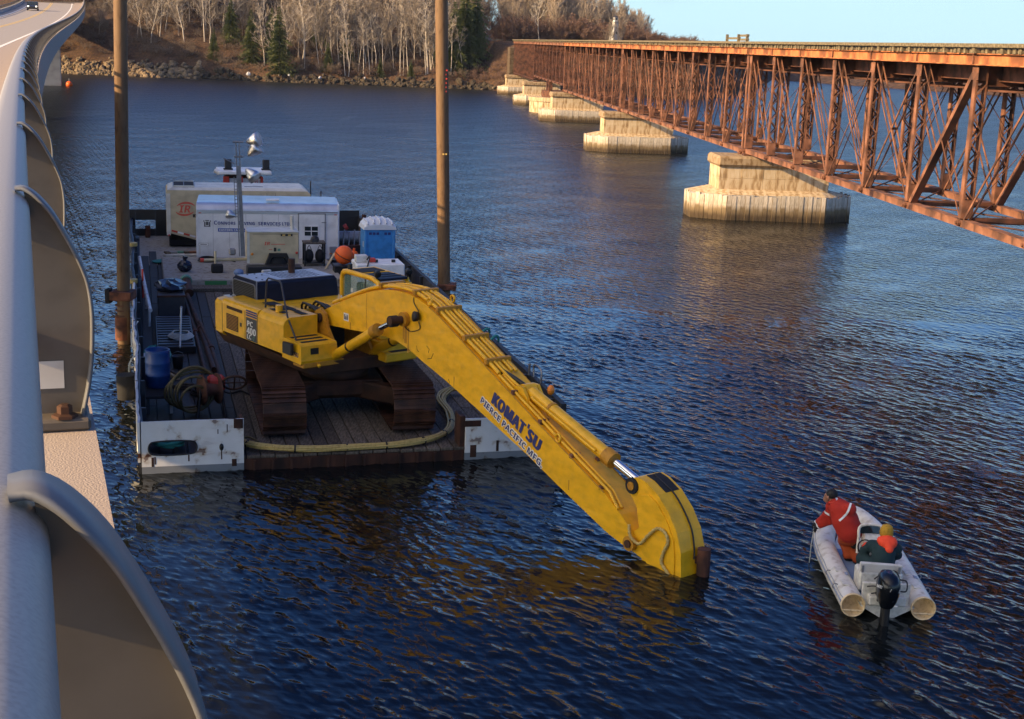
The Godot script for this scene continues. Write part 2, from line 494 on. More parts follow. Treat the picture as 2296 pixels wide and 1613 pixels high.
func build_water():
	var size := 1024
	var tab := PackedFloat32Array()
	tab.resize(size)
	for i in size: tab[i] = sin(TAU * i / size)
	var hgt := PackedFloat32Array()
	hgt.resize(size * size)
	var r := RandomNumberGenerator.new()
	r.seed = 21
	var tile := 11.0
	for w in 34:
		var kk := 13.0 * pow(125.0 / 13.0, (w + r.randf()) / 34.0)
		var a := deg_to_rad(-48.0) + r.randfn() * 0.55
		var kx := int(round(cos(a) * kk)) & (size - 1)
		var ky := int(round(sin(a) * kk)) & (size - 1)
		var amp := (0.066 / kk) * (1.0 if kk > 28.0 else kk / 28.0)
		var ph := r.randi() & (size - 1)
		var i := 0
		for y in size:
			var p := (ky * y + ph) & (size - 1)
			for x in size:
				hgt[i] += amp * tab[p]
				p = (p + kx) & (size - 1)
				i += 1
	var md := PackedFloat32Array()
	md.resize(size * size)
	var ii := 0
	for y in size:
		for x in size:
			md[ii] = 0.95 + 0.26 * tab[(2 * x + y + 100) & (size - 1)] + 0.22 * tab[(3 * y - x + 700) & (size - 1)] + 0.18 * tab[(5 * x + 3 * y + 400) & (size - 1)]
			ii += 1
	for i in hgt.size(): hgt[i] *= md[i]
	for i in hgt.size():  # sharper crests, flatter troughs
		var v := hgt[i] / 0.0050
		hgt[i] = 0.0050 * (v + 0.22 * v * absf(v) if v > 0.0 else v - 0.10 * v * absf(v))
	var wave := hgt.duplicate()
	for i in hgt.size(): hgt[i] *= size / tile
	var img := Image.create_from_data(size, size, false, Image.FORMAT_RF, hgt.to_byte_array())
	img.bump_map_to_normal_map(1.0)
	var m := StandardMaterial3D.new()
	m.resource_name = "water"
	m.albedo_color = lin(0.0065, 0.0085, 0.0090)
	m.roughness = 0.06
	m.metallic_specular = 0.36
	m.normal_enabled = true
	m.normal_texture = ImageTexture.create_from_image(img)
	m.normal_scale = 0.55
	var bands := [m]
	for k in range(1, 9):
		var m2: StandardMaterial3D = m.duplicate()
		m2.normal_scale = 0.55 + 0.2 * k
		m2.roughness = 0.06 + 0.032 * k
		bands.append(m2)
	var xs := axis([[-1500, -300, 150], [-300, -60, 20], [-60, -22, 2.0], [-22, 32, 0.45], [32, 80, 1.5], [80, 300, 20], [300, 1500, 150]])
	var zs := axis([[-2200, -400, 150], [-400, -130, 10], [-130, -75, 1.5], [-75, -8, 0.45], [-8, 30, 3.0], [30, 400, 90]])
	var vs := PackedVector3Array()
	var ns := PackedVector3Array()
	var us := PackedVector2Array()
	var nx := xs.size()
	var ws := []
	for k in 8:
		var wl := 2.2 * pow(5.0, k / 7.0)
		var a := deg_to_rad(-48.0) + r.randfn() * 0.5
		ws.append([Vector2(cos(a), sin(a)) * TAU / wl, 0.0011 * wl, r.randf() * TAU])
	var swell := func(x: float, z: float) -> Vector3:
		var fade := smoothstep(-60.0, -45.0, x) * (1.0 - smoothstep(60.0, 80.0, x)) * smoothstep(-130.0, -100.0, z) * (1.0 - smoothstep(-6.0, 0.0, z))
		var o := Vector3.ZERO
		if fade > 0.0:
			for w in ws:
				var t: float = w[0].x * x + w[0].y * z + w[2]
				var cs: float = w[1] * cos(t) * fade
				o += Vector3(w[0].x * cs, w[1] * sin(t) * fade, w[0].y * cs)
		return o
	for z in zs:
		for x in xs:
			var o: Vector3 = swell.call(x, z)
			ns.append(Vector3(-o.x, 1.0, -o.z).normalized())
			us.append(Vector2(x * 0.995 + z * 0.1, z * 0.995 - x * 0.1) / tile)
			vs.append(Vector3(x, o.y, z))
	var ix := []
	for k in 9: ix.append(PackedInt32Array())
	for j in zs.size() - 1:
		for i in nx - 1:
			var a := j * nx + i
			if xs[i] > -12.0 and xs[i] < 23.9 and zs[j] > -48.0 and zs[j] < -12.1: continue
			var d := Vector2(xs[i], zs[j]).length() * (1.0 + 0.22 * noise.get_noise_2d(xs[i] * 0.05, zs[j] * 0.16))
			var k := clampi(int(log(maxf(d, 1.0) / 30.0) / log(1.22)), 0, 8)
			ix[k].append_array(PackedInt32Array([a, a + 1, a + nx + 1, a, a + nx + 1, a + nx]))
	var me := ArrayMesh.new()
	for k in 9:
		var arr := []
		arr.resize(Mesh.ARRAY_MAX)
		arr[Mesh.ARRAY_VERTEX] = vs
		arr[Mesh.ARRAY_NORMAL] = ns
		arr[Mesh.ARRAY_TEX_UV] = us
		arr[Mesh.ARRAY_INDEX] = ix[k]
		me.add_surface_from_arrays(Mesh.PRIMITIVE_TRIANGLES, arr)
		me.surface_set_material(k, bands[k])
	# the water round the barge and the boat has its ripples as real relief
	var x0 := xs[xs.bsearch(-11.99)]
	var x1 := xs[xs.bsearch(23.9)]
	var z0 := zs[zs.bsearch(-47.99)]
	var z1 := zs[zs.bsearch(-12.1)]
	var cnx := int((x1 - x0) / 0.06)
	var cnz := int((z1 - z0) / 0.06)
	var pv := PackedVector3Array()
	var pn := PackedVector3Array()
	var pu := PackedVector2Array()
	var pi := PackedInt32Array()
	var px := float(size) / tile
	for j in cnz + 1:
		var z := lerpf(z0, z1, float(j) / cnz)
		for i in cnx + 1:
			var x := lerpf(x0, x1, float(i) / cnx)
			var o: Vector3 = swell.call(x, z)
			var f := clampf(minf(minf(x - x0, x1 - x), minf(z - z0, z1 - z)) / 2.5, 0.0, 1.0) * 0.62
			var u := (x * 0.995 + z * 0.1) * px
			var v := (z * 0.995 - x * 0.1) * px
			var iu := int(floor(u))
			var iv := int(floor(v))
			var k00 := wave[(iv & 1023) * 1024 + (iu & 1023)]
			var kx := (wave[(iv & 1023) * 1024 + ((iu + 3) & 1023)] - wave[(iv & 1023) * 1024 + ((iu - 3) & 1023)]) * px / 6.0
			var kz := (wave[((iv + 3) & 1023) * 1024 + (iu & 1023)] - wave[((iv - 3) & 1023) * 1024 + (iu & 1023)]) * px / 6.0
			pv.append(Vector3(x, o.y + k00 * f, z))
			pn.append(Vector3(-o.x - kx * f, 1.0, -o.z - kz * f).normalized())
			pu.append(Vector2(u, v) / size)
	for j in cnz:
		for i in cnx:
			var a := j * (cnx + 1) + i
			pi.append_array(PackedInt32Array([a, a + 1, a + cnx + 2, a, a + cnx + 2, a + cnx + 1]))
	var pa := []
	pa.resize(Mesh.ARRAY_MAX)
	pa[Mesh.ARRAY_VERTEX] = pv
	pa[Mesh.ARRAY_NORMAL] = pn
	pa[Mesh.ARRAY_TEX_UV] = pu
	pa[Mesh.ARRAY_INDEX] = pi
	me.add_surface_from_arrays(Mesh.PRIMITIVE_TRIANGLES, pa)
	var mn: StandardMaterial3D = m.duplicate()
	mn.normal_scale = 0.25
	me.surface_set_material(9, mn)
	var o := put("water", me, null)
	tag(o, "dark blue rippled river water around the barge and under both bridges", "water", "", "structure")

# ---------- far banks ----------
func shore(x: float) -> float:
	var z := -264.0 + noise.get_noise_2d(x * 0.06, 3.0) * 3.0
	z = lerpf(z, -255.5, smoothstep(-8.0, 2.0, x))
	if x > 33.0: z = -255.5 - (x - 33.0) * 2.6 - pow(maxf(x - 45.0, 0.0), 1.2)
	if x < -110.0: z += (x + 110.0) * -0.25
	return z

func ground(x: float, z: float) -> float:
	var d := shore(x) - z
	if d < -1.0: return -2.0
	var n := noise.get_noise_2d(x * 0.11, z * 0.11)
	var top: float = lerpf(23.0, 9.2, smoothstep(-34.0, -9.0, x))
	var h: float = 0.0
	if x < -6.0:
		h = lerpf(0.0, 1.9, clampf(d / 3.0, 0.0, 1.0)) + maxf(d - 3.0, 0.0) * 0.42
		if h > 10.0: h = 10.0 + (h - 10.0) * 0.55
	else: h = d * 0.62
	h = minf(h, top - 2.5 / (1.0 + maxf(d - 10.0, 0.0) * 0.05) + 2.0)
	h = minf(h, top)
	return h - 0.3 + n * 1.1 * clampf(d * 0.2, 0.0, 1.0) + noise.get_noise_2d(x * 0.9, z * 0.9) * 0.35

func build_banks():
	var s := SurfaceTool.new()
	s.begin(Mesh.PRIMITIVE_TRIANGLES)
	s.set_smooth_group(0)
	var xs := axis([[-400, -110, 12], [-110, 50, 1.2], [50, 260, 8]])
	var rows := 62
	for j in rows:
		var d := -4.0 + (j * 0.9 if j < 34 else 30.6 + pow(j - 33.0, 1.9) * 1.0)
		for x in xs:
			var z: float = shore(x) - d
			s.add_vertex(Vector3(x, ground(x, z) if d > -1.0 else -1.5, z))
	var nx := xs.size()
	for j in rows - 1:
		for i in nx - 1:
			var a := j * nx + i
			s.add_index(a); s.add_index(a + nx + 1); s.add_index(a + 1)
			s.add_index(a); s.add_index(a + nx); s.add_index(a + nx + 1)
	struct("riverbank", s, mt("litter"), "steep brown wooded riverbank across the water", "terrain")
	# low far shore seen through the truss
	s = SurfaceTool.new()
	s.begin(Mesh.PRIMITIVE_TRIANGLES)
	s.set_smooth_group(0)
	var line := [[60, -520], [90, -452], [122, -378], [160, -330], [240, -270], [420, -200], [800, -60]]
	var cols := []
	for i in line.size() - 1:
		for k in 16:
			var t := k / 16.0
			cols.append(Vector2(lerpf(line[i][0], line[i + 1][0], t), lerpf(line[i][1], line[i + 1][1], t)))
	for i in cols.size():
		var dirn: Vector2 = (cols[mini(i + 1, cols.size() - 1)] - cols[maxi(i - 1, 0)]).normalized()
		var out := Vector2(dirn.y, -dirn.x)
		if out.x < 0: out = -out
		for k in 9:
			var dd: float = [-3.0, 1.0, 4.0, 9.0, 16.0, 30.0, 60.0, 120.0, 300.0][k]
			var hh: float = [-1.0, 0.4, 1.2, 3.4, 4.6, 5.2, 6.0, 7.0, 8.0][k]
			var p: Vector2 = cols[i] + out * dd
			s.add_vertex(Vector3(p.x, hh + noise.get_noise_2d(p.x * 0.08, p.y * 0.08) * 1.1 * clampf(dd * 0.1, 0, 1), p.y))
	for i in cols.size() - 1:
		for k in 8:
			var a := i * 9 + k
			s.add_index(a); s.add_index(a + 9); s.add_index(a + 10)
			s.add_index(a); s.add_index(a + 10); s.add_index(a + 1)
	struct("far_shore", s, mt("far_hill"), "low hazy far shore seen beneath the rusty railway bridge", "terrain")
	# riprap
	var rk := []
	for v in 3:
		s = ST()
		var ring := []
		rng.seed = 40 + v
		for j in 5:
			var a := -PI / 2 + PI * j / 4.0
			var rr := []
			for k in 7:
				var q := TAU * k / 7.0
				var f := rng.randf_range(0.72, 1.15)
				rr.append(Vector3(cos(q) * cos(a) * f * 1.15, sin(a) * f * 0.75, sin(q) * cos(a) * f))
			ring.append(rr)
		loft(s, ring, true, false)
		rk.append(mesh_of(s))
	var tr := []
	for i in 900:
		var x := rng.randf_range(-100, -6) if i % 3 else rng.randf_range(-92, -60)
		var d := absf(rng.randfn()) * (1.3 if x > -62 else 2.4) - 0.4
		var z: float = shore(x) - d
		var sc := rng.randf_range(0.25, 0.8)
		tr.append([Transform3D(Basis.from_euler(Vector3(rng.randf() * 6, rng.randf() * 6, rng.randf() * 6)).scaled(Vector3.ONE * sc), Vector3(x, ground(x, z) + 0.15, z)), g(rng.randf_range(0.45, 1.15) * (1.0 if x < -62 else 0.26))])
	for x in [-2.0, 3.0, 6.0]:
		for i in 14:
			var xx: float = x + rng.randfn() * 2.5
			var z: float = shore(xx) - absf(rng.randfn()) * 1.2
			tr.append([Transform3D(Basis.from_euler(Vector3(rng.randf() * 6, rng.randf() * 6, 0)).scaled(Vector3.ONE * rng.randf_range(0.2, 0.6)), Vector3(xx, ground(xx, z), z)), g(0.5)])
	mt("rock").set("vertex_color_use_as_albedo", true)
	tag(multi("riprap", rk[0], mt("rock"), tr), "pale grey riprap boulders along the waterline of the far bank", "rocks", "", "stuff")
	rng.seed = 77
	for x in [-44.5, -30.2, -52.6, -38.6]:
		var sc := rng.randf_range(0.22, 0.42)
		var z: float = shore(x) - 0.9
		var o := put("white_boulder", rk[rng.randi() % 3], mt("ice_white"), null, Transform3D(Basis.from_euler(Vector3(rng.randf() * 3, rng.randf() * 3, 0)).scaled(Vector3(sc, sc * 1.2, sc)), Vector3(x, 0.9 + rng.randf() * 0.6, z)))
		tag(o, "small white boulder at the dark foot of the wooded bank", "boulder", "white boulders along the shore")
	# orange mooring buoy
	var b := thing("mooring_buoy", "small orange mooring buoy floating before the road bridge pier", "buoy", Transform3D(Basis(), Vector3(-68.9, 0.25, -210.3)))
	s = ST()
	ball(s, Vector3.ZERO, Vector3(0.5, 0.5, 0.5), 14, 10)
	obj("float", s, mt("orange"), b)
	s = ST()
	tube(s, [Vector3(0, 0.5, 0), Vector3(0, 0.85, 0)], 0.06, 6)
	obj("lifting_eye", s, mt("steel"), b)

func multi(called: String, me: Mesh, m: Material, tr: Array, parent: Node = null) -> MultiMeshInstance3D:
	var mm := MultiMesh.new()
	mm.transform_format = MultiMesh.TRANSFORM_3D
	mm.use_colors = true
	mm.mesh = me
	mm.instance_count = tr.size()
	for i in tr.size():
		mm.set_instance_transform(i, tr[i][0])
		mm.set_instance_color(i, tr[i][1])
	var o := MultiMeshInstance3D.new()
	o.multimesh = mm
	o.material_override = m
	if parent:
		o.name = called
		parent.add_child(o, true)
	else:
		o.name = numbered(called)
		add_child(o)
	return o

# ---------- road bridge ----------
const PHI := 0.349
func road(s: float, lat: float, y: float) -> Vector3:  # y relative to the top rail
	var f := Vector3(-sin(PHI), 0, -cos(PHI))
	var r := Vector3(cos(PHI), 0, -sin(PHI))
	var q := maxf(s, 0.0)
	var l := 3.076e-4 * q * q - 0.535e-6 * q * q * q - 0.055 * smoothstep(0.0, 40.0, q)
	var hy := 0.071e-2 * q + 0.368e-4 * q * q + 0.085e-6 * q * q * q
	var sl := 6.152e-4 * q - 1.605e-6 * q * q
	return f * (s - sl * lat) + r * (l + lat) + Vector3(0, HC - 0.42 + hy + y, 0)

func sweep(s: SurfaceTool, prof: Array, st: Array, smooth := false):
	var rings := []
	for q in st:
		var ring := []
		for p in prof: ring.append(road(q, p.x, p.y))
		rings.append(ring)
	loft(s, rings, true, smooth)

func stations(a: float, b: float, n: int) -> Array:
	var o := []
	for i in n + 1: o.append(lerpf(a, b, float(i) / n))
	return o

func V2(l: Array) -> Array:
	var o := []
	for i in range(0, l.size(), 2): o.append(Vector2(l[i], l[i + 1]))
	return o

func build_road_bridge():
	var far := stations(-40, 300, 68)
	var b := thing("road_bridge", "long concrete road bridge curving away along the left edge to the far bank", "bridge")
	var s := ST()
	sweep(s, V2([0.15, -0.63, 0.15, -1.75, -0.35, -1.95, -12.0, -1.95, -12.0, -1.10, -0.42, -1.10, -0.42, -0.63]), far)
	obj("deck", s, mt("concrete"), b)
	s = ST()
	sweep(s, V2([-1.95, -1.096, -10.6, -1.096, -10.6, -1.10, -1.95, -1.10]), far)
	obj("road_surface", s, mt("asphalt"), b)
	s = ST()
	sweep(s, V2([-0.424, -0.93, -1.9, -0.93, -1.9, -1.098, -0.424, -1.098]), far)
	obj("sidewalk", s, mt("sidewalk"), b)
	s = ST()
	sweep(s, V2([-2.25, -1.088, -2.45, -1.088, -2.45, -1.0955, -2.25, -1.0955]), far)
	obj("edge_line", s, mt("paint_white"), b)
	s = ST()
	sweep(s, V2([-10.0, -1.088, -10.2, -1.088, -10.2, -1.0955, -10.0, -1.0955]), far)
	obj("edge_line", s, mt("paint_white"), b)
	for x in [-6.05, -6.35]:
		s = ST()
		sweep(s, V2([x, -1.088, x - 0.16, -1.088, x - 0.16, -1.0955, x, -1.0955]), far)
		obj("centre_line", s, mt("paint_yellow"), b)
	s = ST()
	sweep(s, V2([-11.4, -0.55, -11.4, -1.098, -11.9, -1.098, -11.9, -0.55]), far)
	obj("far_parapet", s, mt("concrete_grey"), b)
	for l in [-2.2, -6.0, -9.8]:
		s = ST()
		sweep(s, V2([l + 0.3, -1.952, l + 0.3, -3.35, l - 0.3, -3.35, l - 0.3, -1.952]), far)
		obj("girder", s, mt("concrete_grey"), b)
	for q in [62.0, 142.0, 222.0]:
		s = ST()
		var c := road(q, -6.0, 0)
		var bs := Basis(Vector3.UP, PHI)
		box(s, Vector3(c.x, (c.y - 3.4) * 0.5 - 1.0, c.z), Vector3(5.6, c.y - 3.4 + 2.0 - 0.02, 2.2), bs, 0.1)
		obj("pier", s, mt("concrete_grey"), b)
	# railing on the near side
	var rl := thing("bridge_railing", "pale metal bridge railing with curved posts filling the left foreground", "railing")
	s = ST()
	var rp := []
	rp = V2([0.009, -0.045, 0.007, -0.034, 0.001, -0.022, -0.012, -0.010, -0.028, -0.003, -0.05, 0.0, -0.09, 0.0, -0.115, -0.004, -0.128, -0.014, -0.134, -0.03, -0.134, -0.06, -0.12, -0.078, -0.01, -0.078, 0.009, -0.068])
	sweep(s, rp, stations(-6, 30, 72) + stations(31, 300, 130), true)
	obj("top_rail", s, mt("rail_metal"), rl)
	s = ST()
	rp = []
	for p in rounded(0.10, 0.055, 0.02, 3): rp.append(Vector2(p.x - 0.06, p.y - 0.385))
	sweep(s, rp, stations(-6, 30, 36) + stations(32, 300, 100), true)
	obj("lower_rail", s, mt("rail_metal"), rl)
	# post: curved outer flange, web, base plate
	var prof := [[-0.026, 0.008], [-0.004, 0.010], [0.020, -0.003], [0.045, -0.028], [0.069, -0.060], [0.090, -0.098], [0.113, -0.144], [0.133, -0.19], [0.149, -0.24], [0.157, -0.30], [0.158, -0.36], [0.154, -0.44], [0.145, -0.51], [0.134, -0.565], [0.126, -0.60]]
	var pts := []
	for p in prof: pts.append(Vector3(p[0], p[1], 0))
	pts = smooth_path(pts, 3)
	var fl := ST()
	var rings := []
	for i in pts.size():
		var t: Vector3 = (pts[mini(i + 1, pts.size() - 1)] - pts[maxi(i - 1, 0)]).normalized()
		var n := Vector3(-t.y, t.x, 0)  # outwards
		if n.x < 0 and i > 6: n = -n
		var k := float(i) / (pts.size() - 1)
		var hw: float = lerpf(0.030, 0.050, smoothstep(0.0, 0.25, k))
		var th := 0.010
		var q: Vector3 = pts[i]
		var ring := []
		for c in [[hw * 0.92, 0], [hw, -th * 0.5], [hw * 0.92, -th], [-hw * 0.92, -th], [-hw, -th * 0.5], [-hw * 0.92, 0]]: ring.append(q + n * c[1] + Vector3(0, 0, c[0]))
		rings.append(ring)
	loft(fl, rings, true, true)
	var web := ST()
	var poly := PackedVector2Array()
	for i in range(4, pts.size()): poly.append(Vector2(pts[i].x - 0.008, pts[i].y - 0.006))
	poly.append(Vector2(-0.05, -0.60))
	poly.append(Vector2(-0.085, -0.46))
	poly.append(Vector2(-0.098, -0.30))
	poly.append(Vector2(-0.085, -0.16))
	poly.append(Vector2(-0.055, -0.077))
	poly.append(Vector2(0.004, -0.070))
	prism(web, poly, -0.009, 0.009)
	var base := ST()
	box(base, Vector3(0.045, -0.612, 0), Vector3(0.19, 0.032, 0.17), Basis(), 0.008)
	var nut := ST()
	lathe(nut, [Vector2(0.001, -0.596), Vector2(0.034, -0.596), Vector2(0.034, -0.588), Vector2(0.02, -0.584), Vector2(0.02, -0.565), Vector2(0.012, -0.56), Vector2(0.001, -0.56)], 6, Transform3D(Basis(), Vector3(0.075, 0, 0.055)), false)
	var mm := [mesh_of(fl), mesh_of(web), mesh_of(base), mesh_of(nut)]
	for k in 118:
		var q := 1.27 + 2.45 * (k - 1)
		var o := road(q, 0, 0)
		var a := (road(q + 0.2, 0, 0) - road(q - 0.2, 0, 0)).normalized()
		var x := a.cross(Vector3.UP).normalized()
		var xf := Transform3D(Basis(x, Vector3.UP, x.cross(Vector3.UP)), o)
		var w := put("post", mm[1], mt("post_metal"), rl, xf)
		put("flange", mm[0], mt("flange_metal"), w)
		if k < 40:
			put("base_plate", mm[2], mt("post_metal"), w)
		if k < 10: put("nut", mm[3], mt("frame_brown"), w)
	# white label stuck on the second post
	s = ST()
	box(s, Vector3(0.03, -0.49, 0.0105), Vector3(0.095, 0.075, 0.002))
	obj("white_label", s, mt("white_dirty"), rl, Transform3D(Basis(Vector3.UP, PHI), road(3.72, 0, 0)))
	# far railing
	var fr := thing("far_railing", "dark railing along the far side of the road at top left", "railing")
	for y in [-0.05, -0.32]:
		s = ST()
		sweep(s, V2([-11.58, y, -11.58, y - 0.09, -11.7, y - 0.09, -11.7, y]), stations(0, 300, 100))
		obj("rail", s, mt("post_metal"), fr)
	s = ST()
	box(s, Vector3(0, -0.28, 0), Vector3(0.09, 0.54, 0.05))
	var me := mesh_of(s)
	for k in range(8, 118):
		put("post", me, mt("post_metal"), fr, Transform3D(Basis(Vector3.UP, PHI), road(2.45 * k, -11.64, 0)))
	# car
	var cq := 247.0
	var cx := (road(cq - 1, -8.2, 0) - road(cq + 1, -8.2, 0)).normalized()
	var car := thing("oncoming_car", "dark car with headlights on, driving over the road bridge towards us", "car", Transform3D(Basis(Vector3.UP.cross(cx), Vector3.UP, cx), road(cq, -8.0, -1.09)))
	s = ST()
	var cb := PackedVector2Array([Vector2(-2.1, 0.25), Vector2(2.1, 0.25), Vector2(2.15, 0.7), Vector2(1.2, 0.92), Vector2(0.5, 1.4), Vector2(-1.2, 1.42), Vector2(-2.0, 0.95)])
	prism(s, cb, -0.88, 0.88, Transform3D(Basis(Vector3(0, 0, 1), Vector3.UP, Vector3(-1, 0, 0)), Vector3.ZERO))
	obj("body", s, mt("car_dark"), car)
	s = ST()
	quad(s, Vector3(-0.75, 0.95, 1.21), Vector3(0.75, 0.95, 1.21), Vector3(0.66, 1.36, 0.62), Vector3(-0.66, 1.36, 0.62))
	obj("windscreen", s, mt("glass_dark"), car)
	for x in [-0.62, 0.62]:
		s = ST()
		ball(s, Vector3(x, 0.68, 2.08), Vector3(0.17, 0.11, 0.1), 10, 6)
		obj("headlight", s, lamp_mat(), car)
		for z in [1.35, -1.35]:
			s = ST()
			lathe(s, [Vector2(0.001, -0.1), Vector2(0.3, -0.1), Vector2(0.32, 0), Vector2(0.3, 0.1), Vector2(0.001, 0.1)], 14, Transform3D(Basis(Vector3.BACK, PI / 2), Vector3(x * 1.28, 0.32, z)))
			obj("wheel", s, mt("black_rough"), car)

func lamp_mat() -> StandardMaterial3D:
	var m := M("headlamp", Color(0.8, 0.8, 0.75), 0.2)
	m.emission_enabled = true
	m.emission = Color(1.0, 0.93, 0.8)
	m.emission_energy_multiplier = 2.2
	return m

# ---------- railway truss bridge ----------
const PSI := 0.0811
const P0 := Vector3(12.40, 0, -75.98)
func rail_xf(s: float, n := 0.0, y := 0.0) -> Transform3D:
	var b := Basis(Vector3.UP, PSI)
	return Transform3D(b, P0 + b * Vector3(n, y, s))

func laced(s: SurfaceTool, a: Vector3, b: Vector3, wx: float, wz: float, step: float):
	# two plates joined by lacing bars on both faces
	for sx in [-1, 1]:
		box(s, (a + b) * 0.5 + Vector3(sx * wx * 0.5, 0, 0), Vector3(0.035, b.y - a.y, wz))
		for sz in [-1, 1]: box(s, (a + b) * 0.5 + Vector3(sx * (wx * 0.5 - 0.025), 0, sz * (wz * 0.5 + 0.008)), Vector3(0.055, b.y - a.y, 0.014))
	var n := int((b.y - a.y - 1.1) / step)
	for sz in [-1, 1]:
		for e in [[a.y, 0.62], [b.y - 0.5, 0.5]]: box(s, Vector3(a.x, e[0] + e[1] * 0.5, a.z + sz * (wz * 0.5 + 0.012)), Vector3(wx - 0.09, e[1], 0.012))
		for i in n:
			var y0 := a.y + 0.62 + i * step
			var k := 1.0 if i % 2 else -1.0
			bar(s, Vector3(a.x - k * wx * 0.42, y0, a.z + sz * (wz * 0.5 + 0.017)), Vector3(a.x + k * wx * 0.42, y0 + step, a.z + sz * (wz * 0.5 + 0.017)), 0.048, 0.012, Vector3.BACK)

func truss_span(called: String, label: String, s0: float, panels: int, pl: float, yb: float, kind: int) -> Node3D:
	var t := thing(called, label, "bridge span", rail_xf(s0), "rusty truss spans of the railway bridge")
	var L := panels * pl
	var yt := 8.86
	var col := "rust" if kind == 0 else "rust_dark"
	var s: SurfaceTool
	var a_post := ST()
	laced(a_post, Vector3(0, yb + 0.05, 0), Vector3(0, yt, 0), 0.37, 0.26, 0.38)
	var post := mesh_of(a_post)
	s = ST()
	lathe(s, [Vector2(0.001, -0.09), Vector2(0.10, -0.09), Vector2(0.10, 0.03), Vector2(0.06, 0.03), Vector2(0.06, 0.09), Vector2(0.001, 0.09)], 8, Transform3D(Basis(Vector3.BACK, PI / 2), Vector3.ZERO), false)
	var pin := mesh_of(s)
	s = ST()
	box(s, Vector3.ZERO, Vector3(0.016, 0.42, 0.52), Basis(), 0.004)
	for q in [[-0.15, -0.2], [0.15, -0.2], [-0.15, 0.2], [0.15, 0.2], [0, -0.2], [0, 0.2], [-0.15, 0], [0.15, 0]]: box(s, Vector3(-0.01, q[0], q[1]), Vector3(0.016, 0.035, 0.035), Basis(), 0.008)
	var gusset := mesh_of(s)
	for side in 2:
		var x := 0.12 if side == 0 else 3.42
		for i in panels + 1:
			var z := i * pl
			if kind == 0: put("gusset_plate", gusset, mt(col), t, Transform3D(Basis(), Vector3(x - 0.20, yt - 0.28, clampf(z, 0.3, L - 0.3))))
			if i == 0: z += 0.28
			if i == panels: z -= 0.28
			put("post", post, mt(col), t, Transform3D(Basis(), Vector3(x, 0, z)))
			put("chord_pin", pin, mt(col), t, Transform3D(Basis(), Vector3(x - 0.24, yb - 0.1, z)))
		for i in panels:
			s = ST()
			for dx in [-0.13, 0.13]: bar(s, Vector3(x + dx, yb - 0.12, i * pl + 0.02), Vector3(x + dx, yb - 0.12, (i + 1) * pl - 0.02), 0.06, 0.24)
			box(s, Vector3(x, yb + 0.006, (i + 0.5) * pl), Vector3(0.36, 0.012, pl - 0.35))
			obj("bottom_chord", s, mt(col), t)
			var first := i < panels / 2
			var mid := (panels % 2 == 1 and i == panels / 2)
			for k in 2:
				var down := (first and k == 0) or (not first and k == 1)
				var th := 0.055 if (down or mid) else 0.022
				if kind == 2 and k == 1: continue
				if kind == 0 and not down and not mid and absi(i - panels / 2) > 1: continue
				var za := i * pl + 0.16
				var zb := (i + 1) * pl - 0.16
				s = ST()
				for dx in [-0.11, 0.11]:
					if k == 0: bar(s, Vector3(x + dx, yt - 0.05, za), Vector3(x + dx, yb, zb), 0.03, th * 1.6)
					else: bar(s, Vector3(x + dx, yb, za), Vector3(x + dx, yt - 0.05, zb), 0.03, th * 1.6)
				if kind == 0 and s0 >= 0 and i == 5 and k == 1:  # the stout compression member of the nearest span
					bar(s, Vector3(x, yb, za), Vector3(x, yt - 0.05, zb), 0.26, 0.18)
				if mid and kind == 0:
					var c := Vector3(x, (yt + yb) * 0.5, (za + zb) * 0.5)
					box(s, c, Vector3(0.25, 0.1, 0.1))
				obj("diagonal", s, mt(col), t)
		s = ST()
		var gx := -0.15 if side == 0 else 3.69
		box(s, Vector3(gx, 9.03, L * 0.5), Vector3(0.03, 0.32, L - 0.04))
		box(s, Vector3(gx, 9.205, L * 0.5), Vector3(0.26, 0.03, L - 0.04))
		box(s, Vector3(gx, 8.863, L * 0.5), Vector3(0.24, 0.03, L - 0.04))
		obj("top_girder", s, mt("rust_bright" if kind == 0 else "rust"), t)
		for i in panels * 2 + 1:
			s = ST()
			box(s, Vector3(gx - (0.05 if side == 0 else -0.05), 9.03, clampf(i * pl * 0.5, 0.08, L - 0.08)), Vector3(0.07, 0.31, 0.05))
			if i % 2 == 0: obj("stiffener", s, mt("rust"), t)
		s = ST()
		box(s, Vector3(gx + (-0.22 if side == 0 else 0.22), 9.47, L * 0.5), Vector3(0.16, 0.12, L - 0.02))
		obj("guard_timber", s, mt("tie_wood"), t)
	for x in [0.85, 2.7]:
		s = ST()
		box(s, Vector3(x, 8.76, L * 0.5), Vector3(0.03, 0.80, L - 0.06))
		for y in [8.36, 9.17]: box(s, Vector3(x, y, L * 0.5), Vector3(0.24, 0.03, L - 0.06))
		obj("stringer", s, mt("rust_dark"), t)
	for i in panels + 1:
		var z := clampf(i * pl, 0.3, L - 0.3)
		s = ST()
		box(s, Vector3(1.77, 8.50, z), Vector3(2.9, 0.62, 0.04))
		for y in [8.2, 8.84]: box(s, Vector3(1.77, y, z), Vector3(2.9, 0.03, 0.26))
		obj("floor_beam", s, mt("rust_dark"), t)
		s = ST()
		bar(s, Vector3(0.3, yb - 0.02, z), Vector3(3.24, yb - 0.02, z), 0.2, 0.2)
		obj("bottom_strut", s, mt("rust_dark"), t)
		if i % 2 == 0:
			for q in [[0.3, yb + 0.3, 3.24, 7.95], [3.24, yb + 0.3, 0.3, 7.95]]: stube(t, "sway_rod", "rust_dark", [Vector3(q[0], q[1], z), Vector3(q[2], q[3], z)], 0.015, 5)
